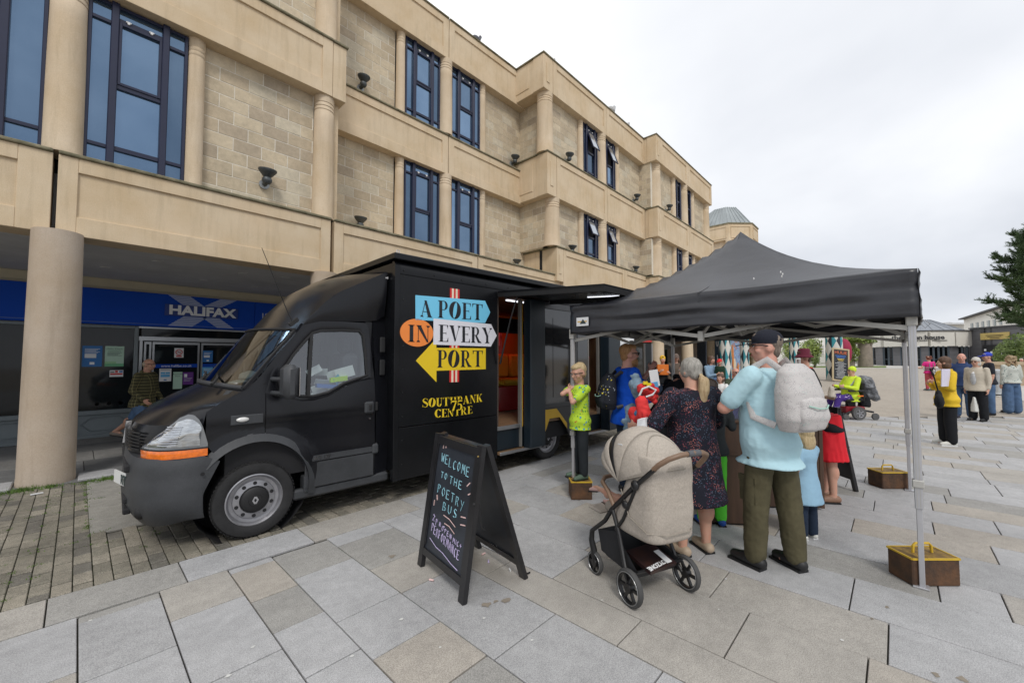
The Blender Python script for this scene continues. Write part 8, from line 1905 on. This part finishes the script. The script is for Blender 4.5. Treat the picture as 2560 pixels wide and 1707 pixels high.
# fabrics
M_ltblue = mat('pale_blue_shirt', (.43, .64, .71), .8, var=.05, vs_=4, bump=.35, bs=14, spec=.2, stretch=(1, 1, 2.2)); M_khaki = cloth('khaki_cargo', (.085, .075, .042), .2); M_royal = mat('royal_blue_sweat', (.006, .075, .50), .85, var=.15, vs_=8, bump=.4, bs=24, spec=.2)
M_floral = pattern_mat('floral_dress', (.012, .013, .022), [((.07, .10, .15), .28, 1.5, (9, .47)), ((.17, .03, .06), .24, 1.9, (7, .50)), ((.60, .20, .16), .27, 2.3, (11, .56))], scale=46)
M_tee_y = pattern_mat('lime_print_tee', (.47, .68, .05), [((.12, .30, .05), .34, 1, (9, .48)), ((.05, .28, .42), .30, .8, (7, .52)), ((.45, .12, .03), .25, .9, (6, .56))], scale=30)
def plaid_fn(nt, oc, b):
 sx_ = nt.nodes.new('ShaderNodeSeparateXYZ'); nt.links.new(oc, sx_.inputs[0]); cur = None
 def m(op, a, b_=None):
  n = nt.nodes.new('ShaderNodeMath'); n.operation = op
  for i, v in enumerate((a, b_)):
   if v is None: continue
   if isinstance(v, (int, float)): n.inputs[i].default_value = v
   else: nt.links.new(v, n.inputs[i])
  return n.outputs[0]
 hx = m('LESS_THAN', m('FRACT', m('MULTIPLY', m('ADD', sx_.outputs[0], sx_.outputs[1]), 17)), .14); hz = m('LESS_THAN', m('FRACT', m('MULTIPLY', sx_.outputs[2], 17)), .14); s_ = m('MULTIPLY', m('ADD', hx, hz), .5)
 r = nt.nodes.new('ShaderNodeMix'); r.data_type = 'RGBA'; nt.links.new(s_, r.inputs[0]); r.inputs[6].default_value = (.045, .042, .018, 1); r.inputs[7].default_value = (.34, .30, .13, 1); return r.outputs[2]
M_plaid = node_mat('plaid_flannel', plaid_fn, .9); M_hv = mat('hi_vis_yellow', (.56, .74, .03), .7, var=.12, vs_=5, bump=.4, bs=20); M_refl = mat('reflective_tape', (.30, .32, .32), .4, metal=.3)
# --- man in the cap
fcap = facing(-.36, .93); pc = Vector((3.76, .74, 0))
cm, CJ, CU, CH = person('heavy man in black cap, pale blue shirt and khaki trousers with a white backpack', pc, fcap, 1.84, w=1.06, fat=.75, bw=1.02, skin_m=SK3, hair=('short', hairm('hair_greybrown', (.12, .09, .07), (.26, .21, .17))), top=('shirt', M_ltblue, .36), hem=.435, bottom=('trousers', M_khaki, 1, .010), armR=((.25, .55, -.85), (-.9, .45, .1)), armL=((.35, .55, -.85), (-.9, .35, .15)), hy=R(50), hat=('cap', cloth('cap_navy', (.016, .018, .028))), glasses='clear', stance=.30, vox=.011, wr=1.5, seed=5, legR=((.05, -.10, -1), (.04, -.08, -1)), legL=((.04, .10, -1), (.03, .02, -1)))
MB().obox((-.178, .06, .60), (.1, 1, .05), (1, 0, 0), (0, 0, 1), .075, .012, .09).build('cargo_pocket', M_khaki, cm); MB().obox((-.182, .06, .685), (.1, 1, .05), (1, 0, 0), (0, 0, 1), .08, .014, .022).build('pocket_flap', M_khaki, cm)
M_bag = pattern_mat('speckled_white_bag', (.52, .50, .49), [((.27, .25, .27), .30, 2.5, (30, .5)), ((.40, .56, .52), .22, 1.4, (14, .58))], scale=60)
def backpack(label, loc, rz, m, s=1.0, z=1.0, strap=M_bkshoe, tilt=0):
 e_ = empty('backpack', label, 'backpack', (loc.x, loc.y, z), rz); b = MB()
 b.loft([((0, -.0, -.20 * s), .13 * s, .07 * s), ((0, -.02, -.12 * s), .165 * s, .10 * s), ((0, -.01, .04 * s), .16 * s, .095 * s), ((0, .01, .17 * s), .125 * s, .07 * s), ((0, .02, .22 * s), .06 * s, .04 * s)], 18, pw=2.6); skin('bag', b, .012, m, e_, 4, wr=.003, seed=3)
 b = MB(); b.loft([((0, -.075 * s, -.18 * s), .10 * s, .045 * s), ((0, -.095 * s, -.10 * s), .125 * s, .05 * s), ((0, -.085 * s, .0), .11 * s, .04 * s), ((0, -.07 * s, .03 * s), .06 * s, .02 * s)], 16, pw=2.6); o = skin('pocket', b, .012, m, e_, 3, wr=.003, seed=9)
 MB().tube([(-.09 * s, -.13 * s, -.03 * s), (-.03 * s, -.148 * s, -.045 * s), (.04 * s, -.148 * s, -.045 * s), (.09 * s, -.125 * s, -.03 * s)], .005, 6).build('zip', mat('zip_mint', (.35, .55, .48), .5), o); MB().tube([(0, 0, .215 * s), (-.02, -.01, .25 * s), (.02, -.01, .25 * s), (.03, 0, .215 * s)], .008, 6).build('grab_loop', m, e_)
 for s_ in (-1, 1): MB().tube([(s_ * .06 * s, .05 * s, .17 * s), (s_ * .09 * s, .13 * s, .245 * s), (s_ * .115 * s, .20 * s, .20 * s), (s_ * .13 * s, .25 * s, .02), (s_ * .14 * s, .20 * s, -.13 * s), (s_ * .12 * s, .06 * s, -.17 * s)], .022 * s, 8, flat=.25).build('strap', strap, e_, smooth=True)
 return e_
bk = Matrix.Rotation(fcap, 3, 'Z') @ Vector((-.05, -.255, 0)); backpack('speckled white backpack on the back of the man in the black cap', pc + bk, fcap, M_bag, 1.16, 1.33, M_bag)
# --- woman in the floral dress
fw_ = facing(-.30, 1); pw_ = Vector((3.58, 1.27, 0))
wm, WJ, WU, WH = person('woman with long grey ponytail in a dark floral dress, seen from behind', pw_, fw_, 1.63, w=1.22, fat=.6, fem=True, bw=1.05, hair=('pony', H_grey), top=('dress', M_floral, .72), hem=.27, bottom=None, shoes=mat('beige_clog', (.42, .33, .24), .6), armL=((.55, .15, -.9), (.1, .8, -.15)), armR=((.35, .3, -.9), (-.35, .9, .05)), hy=R(8), vox=.011, seed=8, wr=1.3)
# --- bearded man
fb = facing(.93, .12); pb_ = Vector((4.58, 2.38, 0))
bmn, BJ, BU, BH = person('bearded ginger man in a royal blue sweatshirt holding an armful of clothes', pb_, fb, 1.80, w=1.10, fat=.45, bw=1.0, skin_m=SK3, hair=('short', H_gin), top=('shirt', M_royal, .70), hem=.47, bottom=('trousers', M_denim_d), armR=((.2, .25, -1), (-.15, 1, .05)), armL=((.1, .75, -.6), (-.3, .55, .9)), glasses='sun', beard=H_gin, vox=.010, seed=12, curlL=.7)
# his bundle of clothes: each garment a thing
def garment(label, pts, r, m, name='garment', cat='clothes', wr=.03, vox=.012, seed=1, fl=1.0):
 o = MB()
 for a, b in zip(pts[:-1], pts[1:]): o.cap(a, b, r, r * .9); rg = random.Random(seed); [o.ell(a.lerp(b, rg.random()) + Vector((rg.gauss(0, r * .6), rg.gauss(0, r * .6), rg.gauss(0, r * .6))), (r * rg.uniform(.4, .8), r * rg.uniform(.4, .8), r * rg.uniform(.3, .6))) for _ in range(5)]
 q = skin(name, o, vox, m, None, 2, wr=wr, wscale=(16, 16, 10), seed=seed); return tag(q, label, cat)
def pix(px_, py_, d): return CAMP + ray(px_, py_) * d
M_lblu = cloth('pale_denim_jersey', (.19, .27, .34), .2); M_redc = cloth('red_jersey', (.62, .04, .04), .15)
garment('pale blue top bundled on the bearded man\'s forearm', [pix(1588, 962, 4.35), pix(1600, 985, 4.35), pix(1595, 968, 4.25)], .062, M_lblu, seed=3); garment('pale blue sleeve hanging below the bearded man\'s arm', [pix(1578, 1020, 4.4), pix(1574, 1050, 4.4), pix(1566, 1085, 4.4)], .05, M_lblu, seed=4)
garment('red jersey with white trim heaped in the bearded man\'s arms', [pix(1606, 972, 4.2), pix(1622, 980, 4.2), pix(1630, 990, 4.2)], .055, M_redc, seed=5); garment('red sleeve dangling under the bearded man\'s bundle', [pix(1583, 1030, 4.25), pix(1587, 1045, 4.25)], .045, M_redc, seed=6)
MB_ = MB().tube([pix(1598, 990, 4.1), pix(1606, 972, 4.1), pix(1622, 966, 4.1), pix(1640, 975, 4.1), pix(1632, 986, 4.1), pix(1615, 992, 4.1)], .010, 6); tag(MB_.build('trim', M_paper, None, smooth=True), 'white trimmed neckline of the red jersey in the bundle', 'clothes')
for px_, py_, lb in ((1613, 957, 'small yellow toy block on top of the red jersey'), (1622, 961, 'second yellow toy block by the flyer')): p = pix(px_, py_, 4.15); tag(MB().obox(p, RT, FW, UP, .022, .015, .016).build('toy_block', mat('toy_yellow', (.8, .6, .02), .4)), lb, 'toy')
fl_ = tag(MB().obox(pix(1636, 945, 4.2), RT + UP * .15, UP - RT * .15, FW, .045, .085, .004).build('flyer', M_paper), 'white and blue flyer held up beside the blue sweatshirt', 'flyer'); MB().obox(pix(1637, 962, 4.19), RT + UP * .15, UP - RT * .15, FW, .032, .03, .004).build('print', M_sky_, fl_)
br_ = Matrix.Rotation(fb, 3, 'Z') @ Vector((.0, -.25, 0)); backpack('dark patterned backpack with yellow shapes on the bearded man\'s back', pb_ + br_, fb, pattern_mat('patterned_black_bag', (.02, .022, .03), [((.55, .45, .05), .2, .5, (6, .5)), ((.35, .38, .42), .2, .7, (7, .52))], scale=38), 1.0, 1.22)
garment('red jersey held in the crook of the woman\'s left arm', [pix(1605, 1005, 3.5), pix(1612, 1035, 3.45), pix(1600, 1045, 3.5)], .05, M_redc, seed=8); garment('teal patterned sock or sleeve poking out below the red jersey', [pix(1596, 1035, 3.5), pix(1606, 1050, 3.5)], .035, cloth('teal_print', (.05, .22, .40), .4), seed=9)
cb2 = empty('carrier_bag', 'white and blue paper carrier bag hanging above the pushchair hood', 'bag', pix(1608, 1085, 3.35)); b = MB(); b.loft([((0, 0, -.12), .11, .04), ((0, 0, .02), .12, .035), ((0, 0, .13), .10, .012)], 4); b.build('bag', M_paper, cb2, smooth=False); ax_ = RT
for t, z in (('Bag', .04), ('Sale', -.02)): put_text(t, .07, mat('print_navy', (.01, .05, .35), .5), -FW * .06 - RT * .0 + UP * z, RT, UP, cb2, bold=.001, depth=.001)
# --- boy hugging the pole
pby = at_d(1449, 4.93); pby.z = .2; fby = facing(-.75, -.30); pol = Vector((4.12, 2.86, 0))
person('blond boy in lime green printed T-shirt hugging the gazebo leg', pby, fby, 1.32, hs=1.28, w=.95, hair=('short', H_blond), top=('shirt', M_tee_y, .32), hem=.44, bottom=('trousers', cloth('black_joggers', (.02, .024, .028))), shoes=mat('green_clog', (.075, .12, .085), .7), armR=('ik', pol + RT * .03 + UP * 1.30, (1, .3, -.8)), armL=('ik', pol - RT * .05 - FW * .04 + UP * 1.24, (1, .2, -.8)), hy=R(14), hp=R(-14), glasses='clear', vox=.009, seed=15)
# --- others of the group
person('dark-haired child in grey top and bright green joggers at the counter', at_d(1772, 4.05), facing(.05, 1), 1.40, hs=1.12, hair=('short', H_dark), top=('shirt', cloth('grey_tee', (.03, .036, .04)), .4), bottom=('trousers', mat('bright_green_cloth', (.10, .62, .04), .85, var=.12, bump=.4, bs=25)), shoes=mat('blue_trainer', (.01, .07, .33), .6), vox=.012, seed=17, armR=((.4, .2, -1), (-.2, .9, .2)), armL=((.3, .2, -1), (-.2, .9, .2)))
person('stooping person in black jacket and dark cap behind the grey-haired woman', at_d(1640, 4.9), facing(.95, .2), 1.74, lean=.62, w=1.1, hair=('short', H_dark), top=('jacket', M_blkc, .95), bottom=('trousers', M_blkc), hat=('cap', cloth('cap_dark_brown', (.02, .015, .013))), armR=((.1, .6, -1), (0, .9, -.3)), armL=((.1, .6, -1), (0, .9, -.3)), vox=.014, seed=19)
person('woman in a bright red skirt leaning over the cabinet behind the backpack', at_d(2062, 4.75), facing(-.95, .25), 1.63, lean=.75, fem=True, hair=('long', H_brown), top=('shirt', M_blkc, .5), bottom=('skirt', mat('scarlet_cloth', (.66, .008, .02), .8, var=.1, bump=.4, bs=18), .60, .29), shoes=mat('tan_sandal', (.25, .14, .09), .6), armR=((.1, .5, -1), (0, .9, -.2)), armL=((.1, .5, -1), (0, .9, -.2)), vox=.013, seed=21)
person('small blonde girl in a pale blue dress behind the khaki trouser legs', at_d(2006, 3.75), facing(-.3, 1), .98, hs=1.35, fem=True, hair=('long', H_blond), top=('dress', mat('sky_dress', (.30, .50, .66), .8, var=.1, bump=.3), .3), hem=.33, bottom=('trousers', M_denim_d), shoes=M_whshoe, vox=.010, seed=23, armR=((.5, .5, -.6), (-.2, .6, .5)))
tg = empty('handbag', 'brown tasselled handbag between the red skirt and the second A-board', 'handbag', pix(2064, 1062, 4.6)); MB().ell((0, 0, 0), (.09, .03, .035)).build('bag', M_leath, tg, smooth=True)
for k in range(8): MB().tube([RT * (k * .006 - .01) + UP * .06, RT * (.02 + k * .014) - UP * .04], .003, 5).build('tassel', M_leath, tg)
pbu = at_d(2012, 6.5); fbu = facing(-.95, .30)
bu, _, BUU, _ = person('man in burgundy bucket hat and black T-shirt with hands clasped behind his back', pbu, fbu, 1.76, w=1.02, hair=('short', H_brown), top=('shirt', M_blkc, .38), bottom=('trousers', M_denim_d), armR=((.15, -.35, -1), (-.35, -.15, -1)), armL=((.15, -.35, -1), (-.35, -.15, -1)), hat=('bucket', cloth('burgundy_felt', (.13, .02, .04))), vox=.013, seed=25, hy=R(8))
MB().tube([BUU(.05 * math.cos(a), -.005 + .045 * math.sin(a), .835) for a in [2 * PI * t / 14 for t in range(14)]], .018, 6, closed=True).build('neckerchief', M_redc, bu, smooth=True)
for k, (z, c, wd) in enumerate(((.745, M_paper, .05), (.725, M_paper, .06), (.69, M_lyy, .05), (.675, M_lyy, .055))): MB().obox(BUU(.02, -.083, z), (1, 0, 0), (0, 1, 0), (0, 0, 1), wd, .003, .009).build('print', c, bu)
# --- people out on the square
M_must = mat('mustard_jacket', (.68, .45, .015), .75, var=.12, vs_=5, bump=.5, bs=14)
yw, YJ, YU, _ = person('woman with brown bob in a mustard yellow jacket clutching white papers', at_d(2362, 7.75), facing(-.9, .35), 1.66, fem=True, w=1.1, fat=.2, hair=('bob', H_brown), top=('jacket', M_must, 1.0), hem=.44, bottom=('trousers', M_blkc, 1, .012), shoes=M_whshoe, armR=((.2, .25, -1), (-.9, .8, .45)), armL=((.25, .2, -1), (-.9, .7, .5)), hy=R(-22), vox=.013, seed=31)
tag(MB().obox(pix(2364, 944, 7.5), RT + FW * .3, UP + RT * .06, FW, .12, .16, .006).build('papers', mat('lilac_paper', (.62, .60, .72), .6)), 'sheaf of white papers held by the woman in the yellow jacket', 'papers')
hb_ = empty('handbag', 'black quilted crescent bag on the hip of the woman in the yellow jacket', 'handbag', pix(2348, 1003, 7.45)); b = MB(); b.ell((0, 0, 0), (.15, .07, .13)); b.ell((.08, 0, .1), (.09, .05, .10)); skin('bag', b, .014, M_blkc, hb_, 2, wr=.01); MB().tube([(.08, 0, .15), (.12, .05, .45), (.1, .1, .6)], .012, 6).build('strap', M_blkc, hb_)
person('balding man in a navy hooded sweatshirt and jeans looking across the square', at_d(2404, 11.3), facing(-.75, -.6), 1.78, w=1.14, fat=.6, skin_m=SK3, hair=('thin', H_ash), top=('hood', cloth('navy_sweat', (.03, .055, .14), .2), .97), bottom=('trousers', M_denim, 1, .01), shoes=mat('navy_trainer', (.04, .05, .1), .6), vox=.016, seed=33)
M_stripe_t = mat('cream_jacket', (.50, .45, .37), .85, var=.08, bump=.3)
bl, _, BLU, _ = person('blonde woman in sunglasses, cream jacket and black trousers', at_d(2440, 10.75), facing(-.95, -.22), 1.66, fem=True, w=1.08, fat=.35, hair=('bob', H_white), top=('jacket', M_stripe_t, .9), hem=.47, bottom=('trousers', M_blkc, 1, .02), glasses='sun', vox=.015, seed=35, hy=R(5))
MB().ell(BLU(.0, .062, .66), (.075, .07, .20), 16, 12).build('striped_top', M_paper, bl, smooth=True)
for k in range(9): zz_ = .575 + k * .02; MB().tube([BLU(.045 * math.sqrt(max(.02, 1 - ((zz_ - .66) / .12) ** 2)) * math.cos(a), .062 + .043 * math.sqrt(max(.02, 1 - ((zz_ - .66) / .12) ** 2)) * math.sin(a), zz_) for a in [PI * t / 12 for t in range(13)]], .004, 5).build('stripe', M_denim_d, bl)
pbg = pix(2436, 1012, 10.5); pl_ = empty('carrier_bag', 'pale plastic carrier bag hanging at the knees of the blonde woman', 'bag', pbg); b = MB(); b.loft([((0, 0, -.17), .16, .07), ((0, 0, 0), .13, .06), ((0, 0, .2), .05, .02)], 10); skin('bag', b, .015, mat('thin_plastic', (.55, .55, .52), .4, var=.1), pl_, 2, wr=.012)
cb4, _, _, CBH = person('man in a royal blue baseball cap and dark T-shirt with one arm out behind', at_d(2470, 11.9), facing(-.75, .55), 1.80, w=1.05, hair=('short', H_brown), top=('shirt', cloth('charcoal_tee', (.02, .022, .03)), .38), bottom=('trousers', M_denim, 1, .01), armR=((.6, -.5, -.9), (.5, -.3, -1)), hat=('cap', mat('royal_cap', (.01, .04, .42), .7)), vox=.016, seed=37, hy=R(20))
put_text('LA', .05, M_paper, (CBH(-.030, .042, .045)), Matrix.Rotation(R(45), 3, 'Z') @ Vector((1, 0, 0)) * 1, (0, 0, 1), cb4, depth=.002)
M_ombre = pattern_mat('ombre_jumper', (.55, .34, .42), [((.48, .50, .46), .9, .05, None), ((.10, .16, .15), .32, 1, (7, .5))], scale=22)
person('woman with long wavy blonde hair in a pink and green jumper and wide jeans', at_d(2525, 12.3), facing(.05, 1), 1.72, fem=True, w=1.15, fat=.3, hair=('curly', hairm('hair_wavy', (.16, .10, .05), (.45, .34, .20))), top=('shirt', M_ombre, .95), hem=.52, bottom=('trousers', M_denim, 1, .05), vox=.015, seed=39)
pv, _, PVU, _ = person('person with curly auburn hair in a magenta hi-vis waistcoat walking away', at_d(2322, 19.8), facing(.1, 1), 1.66, fem=True, w=1.1, fat=.2, hair=('afro', H_red), top=('shirt', mat('magenta_vest', (.62, .01, .20), .7, var=.1), .25), bottom=('trousers', mat('coral_trousers', (.45, .07, .09), .8, var=.1)), vox=.02, seed=41, shoes=mat('teal_shoe', (.03, .12, .14), .6), armL=((.5, .1, -1), (.9, .3, .1)))
for z in (.60, .66): MB().tube([PVU(.1 * 1.2 * math.cos(a), .09 * math.sin(a), z) for a in [2 * PI * t / 14 for t in range(14)]], .022, 6, closed=True).build('tape', M_refl, pv)
for s_ in (-1, 1): MB().bar(PVU(.05 * s_, -.083, .60), PVU(.05 * s_, -.07, .80), .03, .01).build('tape', M_refl, pv)
hd_ = empty('handbag', 'black and white drawstring bag of the person in the magenta waistcoat', 'handbag', pix(2334, 930, 19.5)); MB().ell((0, 0, 0), (.2, .08, .24)).build('bag', pattern_mat('print_bag', (.02, .02, .02), [((.5, .5, .5), .4, .5, None)], scale=16), hd_, smooth=True)
# musicians and onlookers below the tent valance
person('smiling performer in a yellow beanie and orange waistcoat by the first far column', at_d(1656, 12.8), facing(-.1, -1), 1.70, hair=('short', H_brown), top=('shirt', M_blkc, .9), bottom=('trousers', M_denim_d), hat=('beanie', mat('beanie_yellow', (.72, .42, .01), .8)), armR=((.3, .3, -1), (-.5, .8, .5)), armL=((.3, .3, -1), (-.5, .8, .3)), vox=.018, seed=43)
ow = at_d(1656, 12.66); tag(MB().obox(ow + UP * 1.28, RT, FW, UP, .17, .05, .16).build('waistcoat', mat('orange_vest', (.62, .16, .02), .8, var=.2)), 'orange and grey waistcoat worn by the performer in the yellow beanie', 'waistcoat')
person('onlooker in a grey cap mostly hidden behind the stooping person', at_d(1690, 13.0), facing(-.2, -1), 1.76, hair=('long', H_brown), top=('shirt', cloth('taupe_top', (.12, .09, .07)), .9), bottom=('trousers', M_denim_d), hat=('cap', cloth('cap_taupe', (.16, .12, .10))), vox=.02, seed=45)
person('dark-haired woman with a scarf looking down at the child in her arms', at_d(1777, 12.0), facing(.35, -1), 1.70, fem=True, hair=('long', H_brown), top=('jacket', cloth('pale_blue_jacket', (.22, .33, .45)), .9), bottom=('trousers', M_denim), armR=((.2, .5, -1), (-.6, .9, .3)), armL=((.2, .5, -1), (-.6, .9, .3)), hp=R(-14), vox=.018, seed=47)
person('toddler in a red and blue cap and dark green top held by the dark-haired woman', at_d(1799, 11.75) + UP * .62, facing(-.7, -.7), .95, hs=1.35, hair=('short', H_brown), top=('shirt', cloth('bottle_green', (.02, .05, .03)), .95), bottom=('trousers', M_denim), hat=('cap', M_redc), vox=.016, seed=49, legR=((.2, .9, -.4), (0, .1, -1)), legL=((.2, .9, -.4), (0, .1, -1)))
person('child in a white football shirt sitting with an instrument', at_d(1800, 9.6), facing(-.7, -.6), 1.24, hs=1.25, hair=('bob', H_brown), top=('shirt', M_white, .4), bottom=('trousers', M_blkc), vox=.015, seed=51, armR=((.2, .5, -.8), (-.5, .9, .1)), armL=((.2, .5, -.8), (-.5, .9, .2)))
ps = at_d(1838, 10.8); person('bald man in sunglasses and olive T-shirt sitting beyond the counter', ps, facing(-.1, -1), 1.76, ph=.30, w=1.1, fat=.3, skin_m=SK3, hair=('none', H_ash), top=('shirt', cloth('olive_tee', (.05, .065, .04)), .4), bottom=('trousers', M_denim_d), glasses='sun', vox=.016, seed=53, legR=((.25, 1, -.05), (0, .1, -1)), legL=((.25, 1, -.05), (0, .1, -1)), armR=((.3, .4, -1), (.0, .9, -.5)), armL=((.3, .4, -1), (.1, .9, -.5)))
bnch = empty('bench', 'low dark bench under the bald man in sunglasses', 'bench', ps + FW * .12, facing(-.1, -1)); MB().box(-.8, -.2, .38, .8, .2, .44, .01).build('seat', M_dwood, bnch)
for x in (-.7, .7): MB().box(x - .03, -.18, 0, x + .03, .18, .38).build('leg', M_rub, bnch)
person('small blonde girl sitting close beside the bald man in sunglasses', at_d(1872, 10.9), facing(-.3, -1), 1.22, hs=1.25, fem=True, hair=('long', H_blond), top=('shirt', cloth('pink_top', (.45, .2, .22)), .4), vox=.018, seed=55)
# beyond the low wall
for px_, lb, hr, tp in ((2490, 'person with reddish-brown hair lying back behind the low wall', ('long', H_red), 'white'), (2537, 'bald elderly man behind the low wall above the wavy-haired woman', ('none', H_white), 'navy'), (2553, 'grey-haired person at the right edge behind the low wall', ('short', H_white), 'grey')):
 person(lb, at_d(px_, 26.5) - UP * (.25 if px_ != 2490 else .55), facing(-.3, -1), 1.72, hair=hr, skin_m=SK3, top=('shirt', cloth('far_' + tp, {'white': (.4, .38, .36), 'navy': (.03, .05, .15), 'grey': (.15, .13, .12)}[tp]), .5), bottom=('trousers', M_denim_d), vox=.03, seed=57)
# --- man walking past the bank
hmx = at_d(360, 8.0); person('man in a yellow-black plaid jacket and denim shorts striding past the bank', hmx, facing(.98, .15), 1.74, w=1.12, fat=.45, skin_m=SK2, hair=('thin', H_ash), top=('jacket', M_plaid, .95), hem=.46, bottom=('shorts', M_denim, .85), shoes=mat('taupe_shoe', (.20, .17, .14), .7), glasses='clear', vox=.013, seed=61, legL=((.05, -.62, -1), (.05, -1.05, -.75)), legR=((.05, .45, -1), (.0, .1, -1)), armR=((.1, -.12, -1), (0, .85, -.6)), armL=((.1, .2, -1), (0, .6, -.8)), lean=.10, ph=.455)
# --- baby in the pushchair
bq = Vector((2.76, 1.23, 0)) + Matrix.Rotation(math.atan2(-.37, .93), 3, 'Z') @ Vector((0, .22, 0)); person('baby lying in the pushchair with one pink shoe sticking out', bq + UP * .42, math.atan2(-.37, .93), .78, hs=1.3, ph=.17, lean=-.45, w=1.1, hair=('thin', H_blond), top=('shirt', cloth('baby_pink', (.5, .3, .33)), .9), bottom=None, shoes=mat('pink_shoe', (.55, .36, .33), .6, var=.15), legL=((.1, 1, .1), (.0, 1, .05)), legR=((.0, 1, -.1), (.0, .8, -.4)), vox=.009, seed=63)
# --- powerchair and its rider
ppc = at_d(2122, 11.2); fpc = facing(-1, .05); pcr = empty('powerchair', 'red and black powered wheelchair loaded with bags, rider in yellow', 'wheelchair', ppc, fpc)
def cw(x, y, r, w_):
 o = MB().lathe([(0, -w_ / 2), (r * .6, -w_ / 2), (r * .95, -w_ / 2), (r, 0), (r * .95, w_ / 2), (0, w_ / 2)], (x, y, r), (1, 0, 0), 28).build('wheel', mat('pc_tyre', (.09, .09, .09), .8), pcr, smooth=40);
 if r > .12:
  MB().lathe([(r * .55, -w_ * .55), (r * .6, -w_ * .6), (r * .62, -w_ * .5)], (x, y, r), (1, 0, 0), 28, cap=False).build('rim', M_rim, o)
  for k in range(5): a = 2 * PI * k / 5; MB().bar((x - w_ * .56, y, r), (x - w_ * .56, y + r * .56 * math.cos(a), r + r * .56 * math.sin(a)), .03, .012, up=(1, 0, 0)).build('spoke', M_rim, o)
for x in (-.28, .28): cw(x, .0, .175, .08); cw(x, .33, .075, .05); cw(x, -.42, .09, .05)
for x in (-.22, .22): MB().tube([(x, -.42, .2), (x, -.2, .24), (x, .2, .2), (x, .33, .12)], .025, 8).build('arm', M_rub, pcr)
MB().box(-.2, -.25, .16, .2, .25, .34, .03).build('base', mat('pc_red', (.22, .01, .02), .35), pcr); MB().box(-.22, -.2, .46, .22, .28, .58, .04).build('seat', M_rub, pcr); MB().box(-.22, -.27, .55, .22, -.17, 1.0, .04).build('backrest', M_rub, pcr); MB().box(-.05, -.1, .34, .05, .1, .46).build('post', M_rub, pcr)
for x in (-.27, .27): MB().box(x - .03, -.18, .74, x + .03, .24, .79, .015).build('armrest', M_rub, pcr); MB().tube([(x, -.15, .5), (x, -.15, .74)], .015, 6).build('armrest_post', M_rub, pcr)
MB().box(-.15, .42, .10, .15, .62, .13, .01).build('footplate', M_rub, pcr); MB().box(-.30, -.12, .62, -.28, .02, .65).build('reflector', M_orange, pcr)
M_leg = pattern_mat('purple_print', (.06, .03, .20), [((.5, .42, .6), .35, 1, (8, .5))], scale=24)
rd, _, RU, _ = person('powerchair rider in yellow hi-vis coat, yellow woolly hat and purple leggings', ppc + FW * .0, fpc, 1.66, ph=.36, w=1.2, fat=.8, fem=True, hair=('none', H_grey), top=('jacket', M_hv, 1.0), hem=.44, bottom=('trousers', M_leg), hat=('beanie', M_hv), glasses='sun', shoes=mat('violet_shoe', (.1, .04, .2), .7), vox=.014, seed=65, legR=((.1, 1, -.12), (0, .35, -1)), legL=((.1, 1, -.12), (0, .35, -1)), armR=((.25, .3, -1), (-.4, 1, .1)), armL=((.25, .3, -1), (-.3, 1, .1)), lean=-.12)
MB().tube([RU(-.115, .02, .80), RU(-.112, .075, .70), RU(-.09, .125, .64)], .024, 6, flat=.5).build('tape', M_refl, rd); MB().tube([RU(.13 * math.cos(a), .02 + .115 * math.sin(a), .635) for a in [2 * PI * t / 16 for t in range(16)]], .022, 6, closed=True).build('tape', M_refl, rd)
e_ = empty('coat', 'crumpled black and grey waterproof coat draped over the back of the powerchair', 'coat', ppc + Matrix.Rotation(fpc, 3, 'Z') @ Vector((0, -.38, .8))); b = MB(); b.cap((0, 0, .15), (.12 * RT.x, .12 * RT.y, -.1), .20, .17); b.cap((.1 * RT.x, .1 * RT.y, -.1), (.34 * RT.x, .34 * RT.y, -.25), .15, .07); skin('coat', b, .018, mat('wet_grey_cloth', (.03, .032, .036), .4, vs_=9, ramp2=(.22, .23, .25)), e_, 1, wr=.07, wscale=(9, 9, 9))
e_ = empty('bag', 'black shopping bag hanging behind the powerchair seat', 'bag', ppc + Matrix.Rotation(fpc, 3, 'Z') @ Vector((0, -.36, .5))); b = MB(); b.loft([((0, 0, -.18), .14, .14), ((0, 0, .1), .15, .13), ((0, 0, .2), .1, .08)], 12); skin('bag', b, .018, M_blkc, e_, 2, wr=.02)
e_ = empty('tote_bag', 'cream canvas bag and shoe on the lap of the powerchair rider', 'bag', ppc + Matrix.Rotation(fpc, 3, 'Z') @ Vector((-.05, .52, .72))); b = MB(); b.loft([((0, 0, -.14), .10, .09), ((0, 0, .0), .11, .08), ((0, 0, .14), .09, .05)], 10); skin('bag', b, .014, mat('canvas', (.50, .45, .38), .9, var=.15, vs_=8), e_, 2, wr=.02); b = MB(); b.cap((0, .12, -.15), (0, -.05, -.17), .05, .06); skin('shoe', b, .014, M_leath, e_, 2)
for o in bpy.data.objects:
 for k in ('_w', 'hc'):
  if k in o: del o[k]
bpy.data.objects.remove(_skinner); bpy.data.batch_remove(_junk); bpy.data.scenes.remove(_tmp)
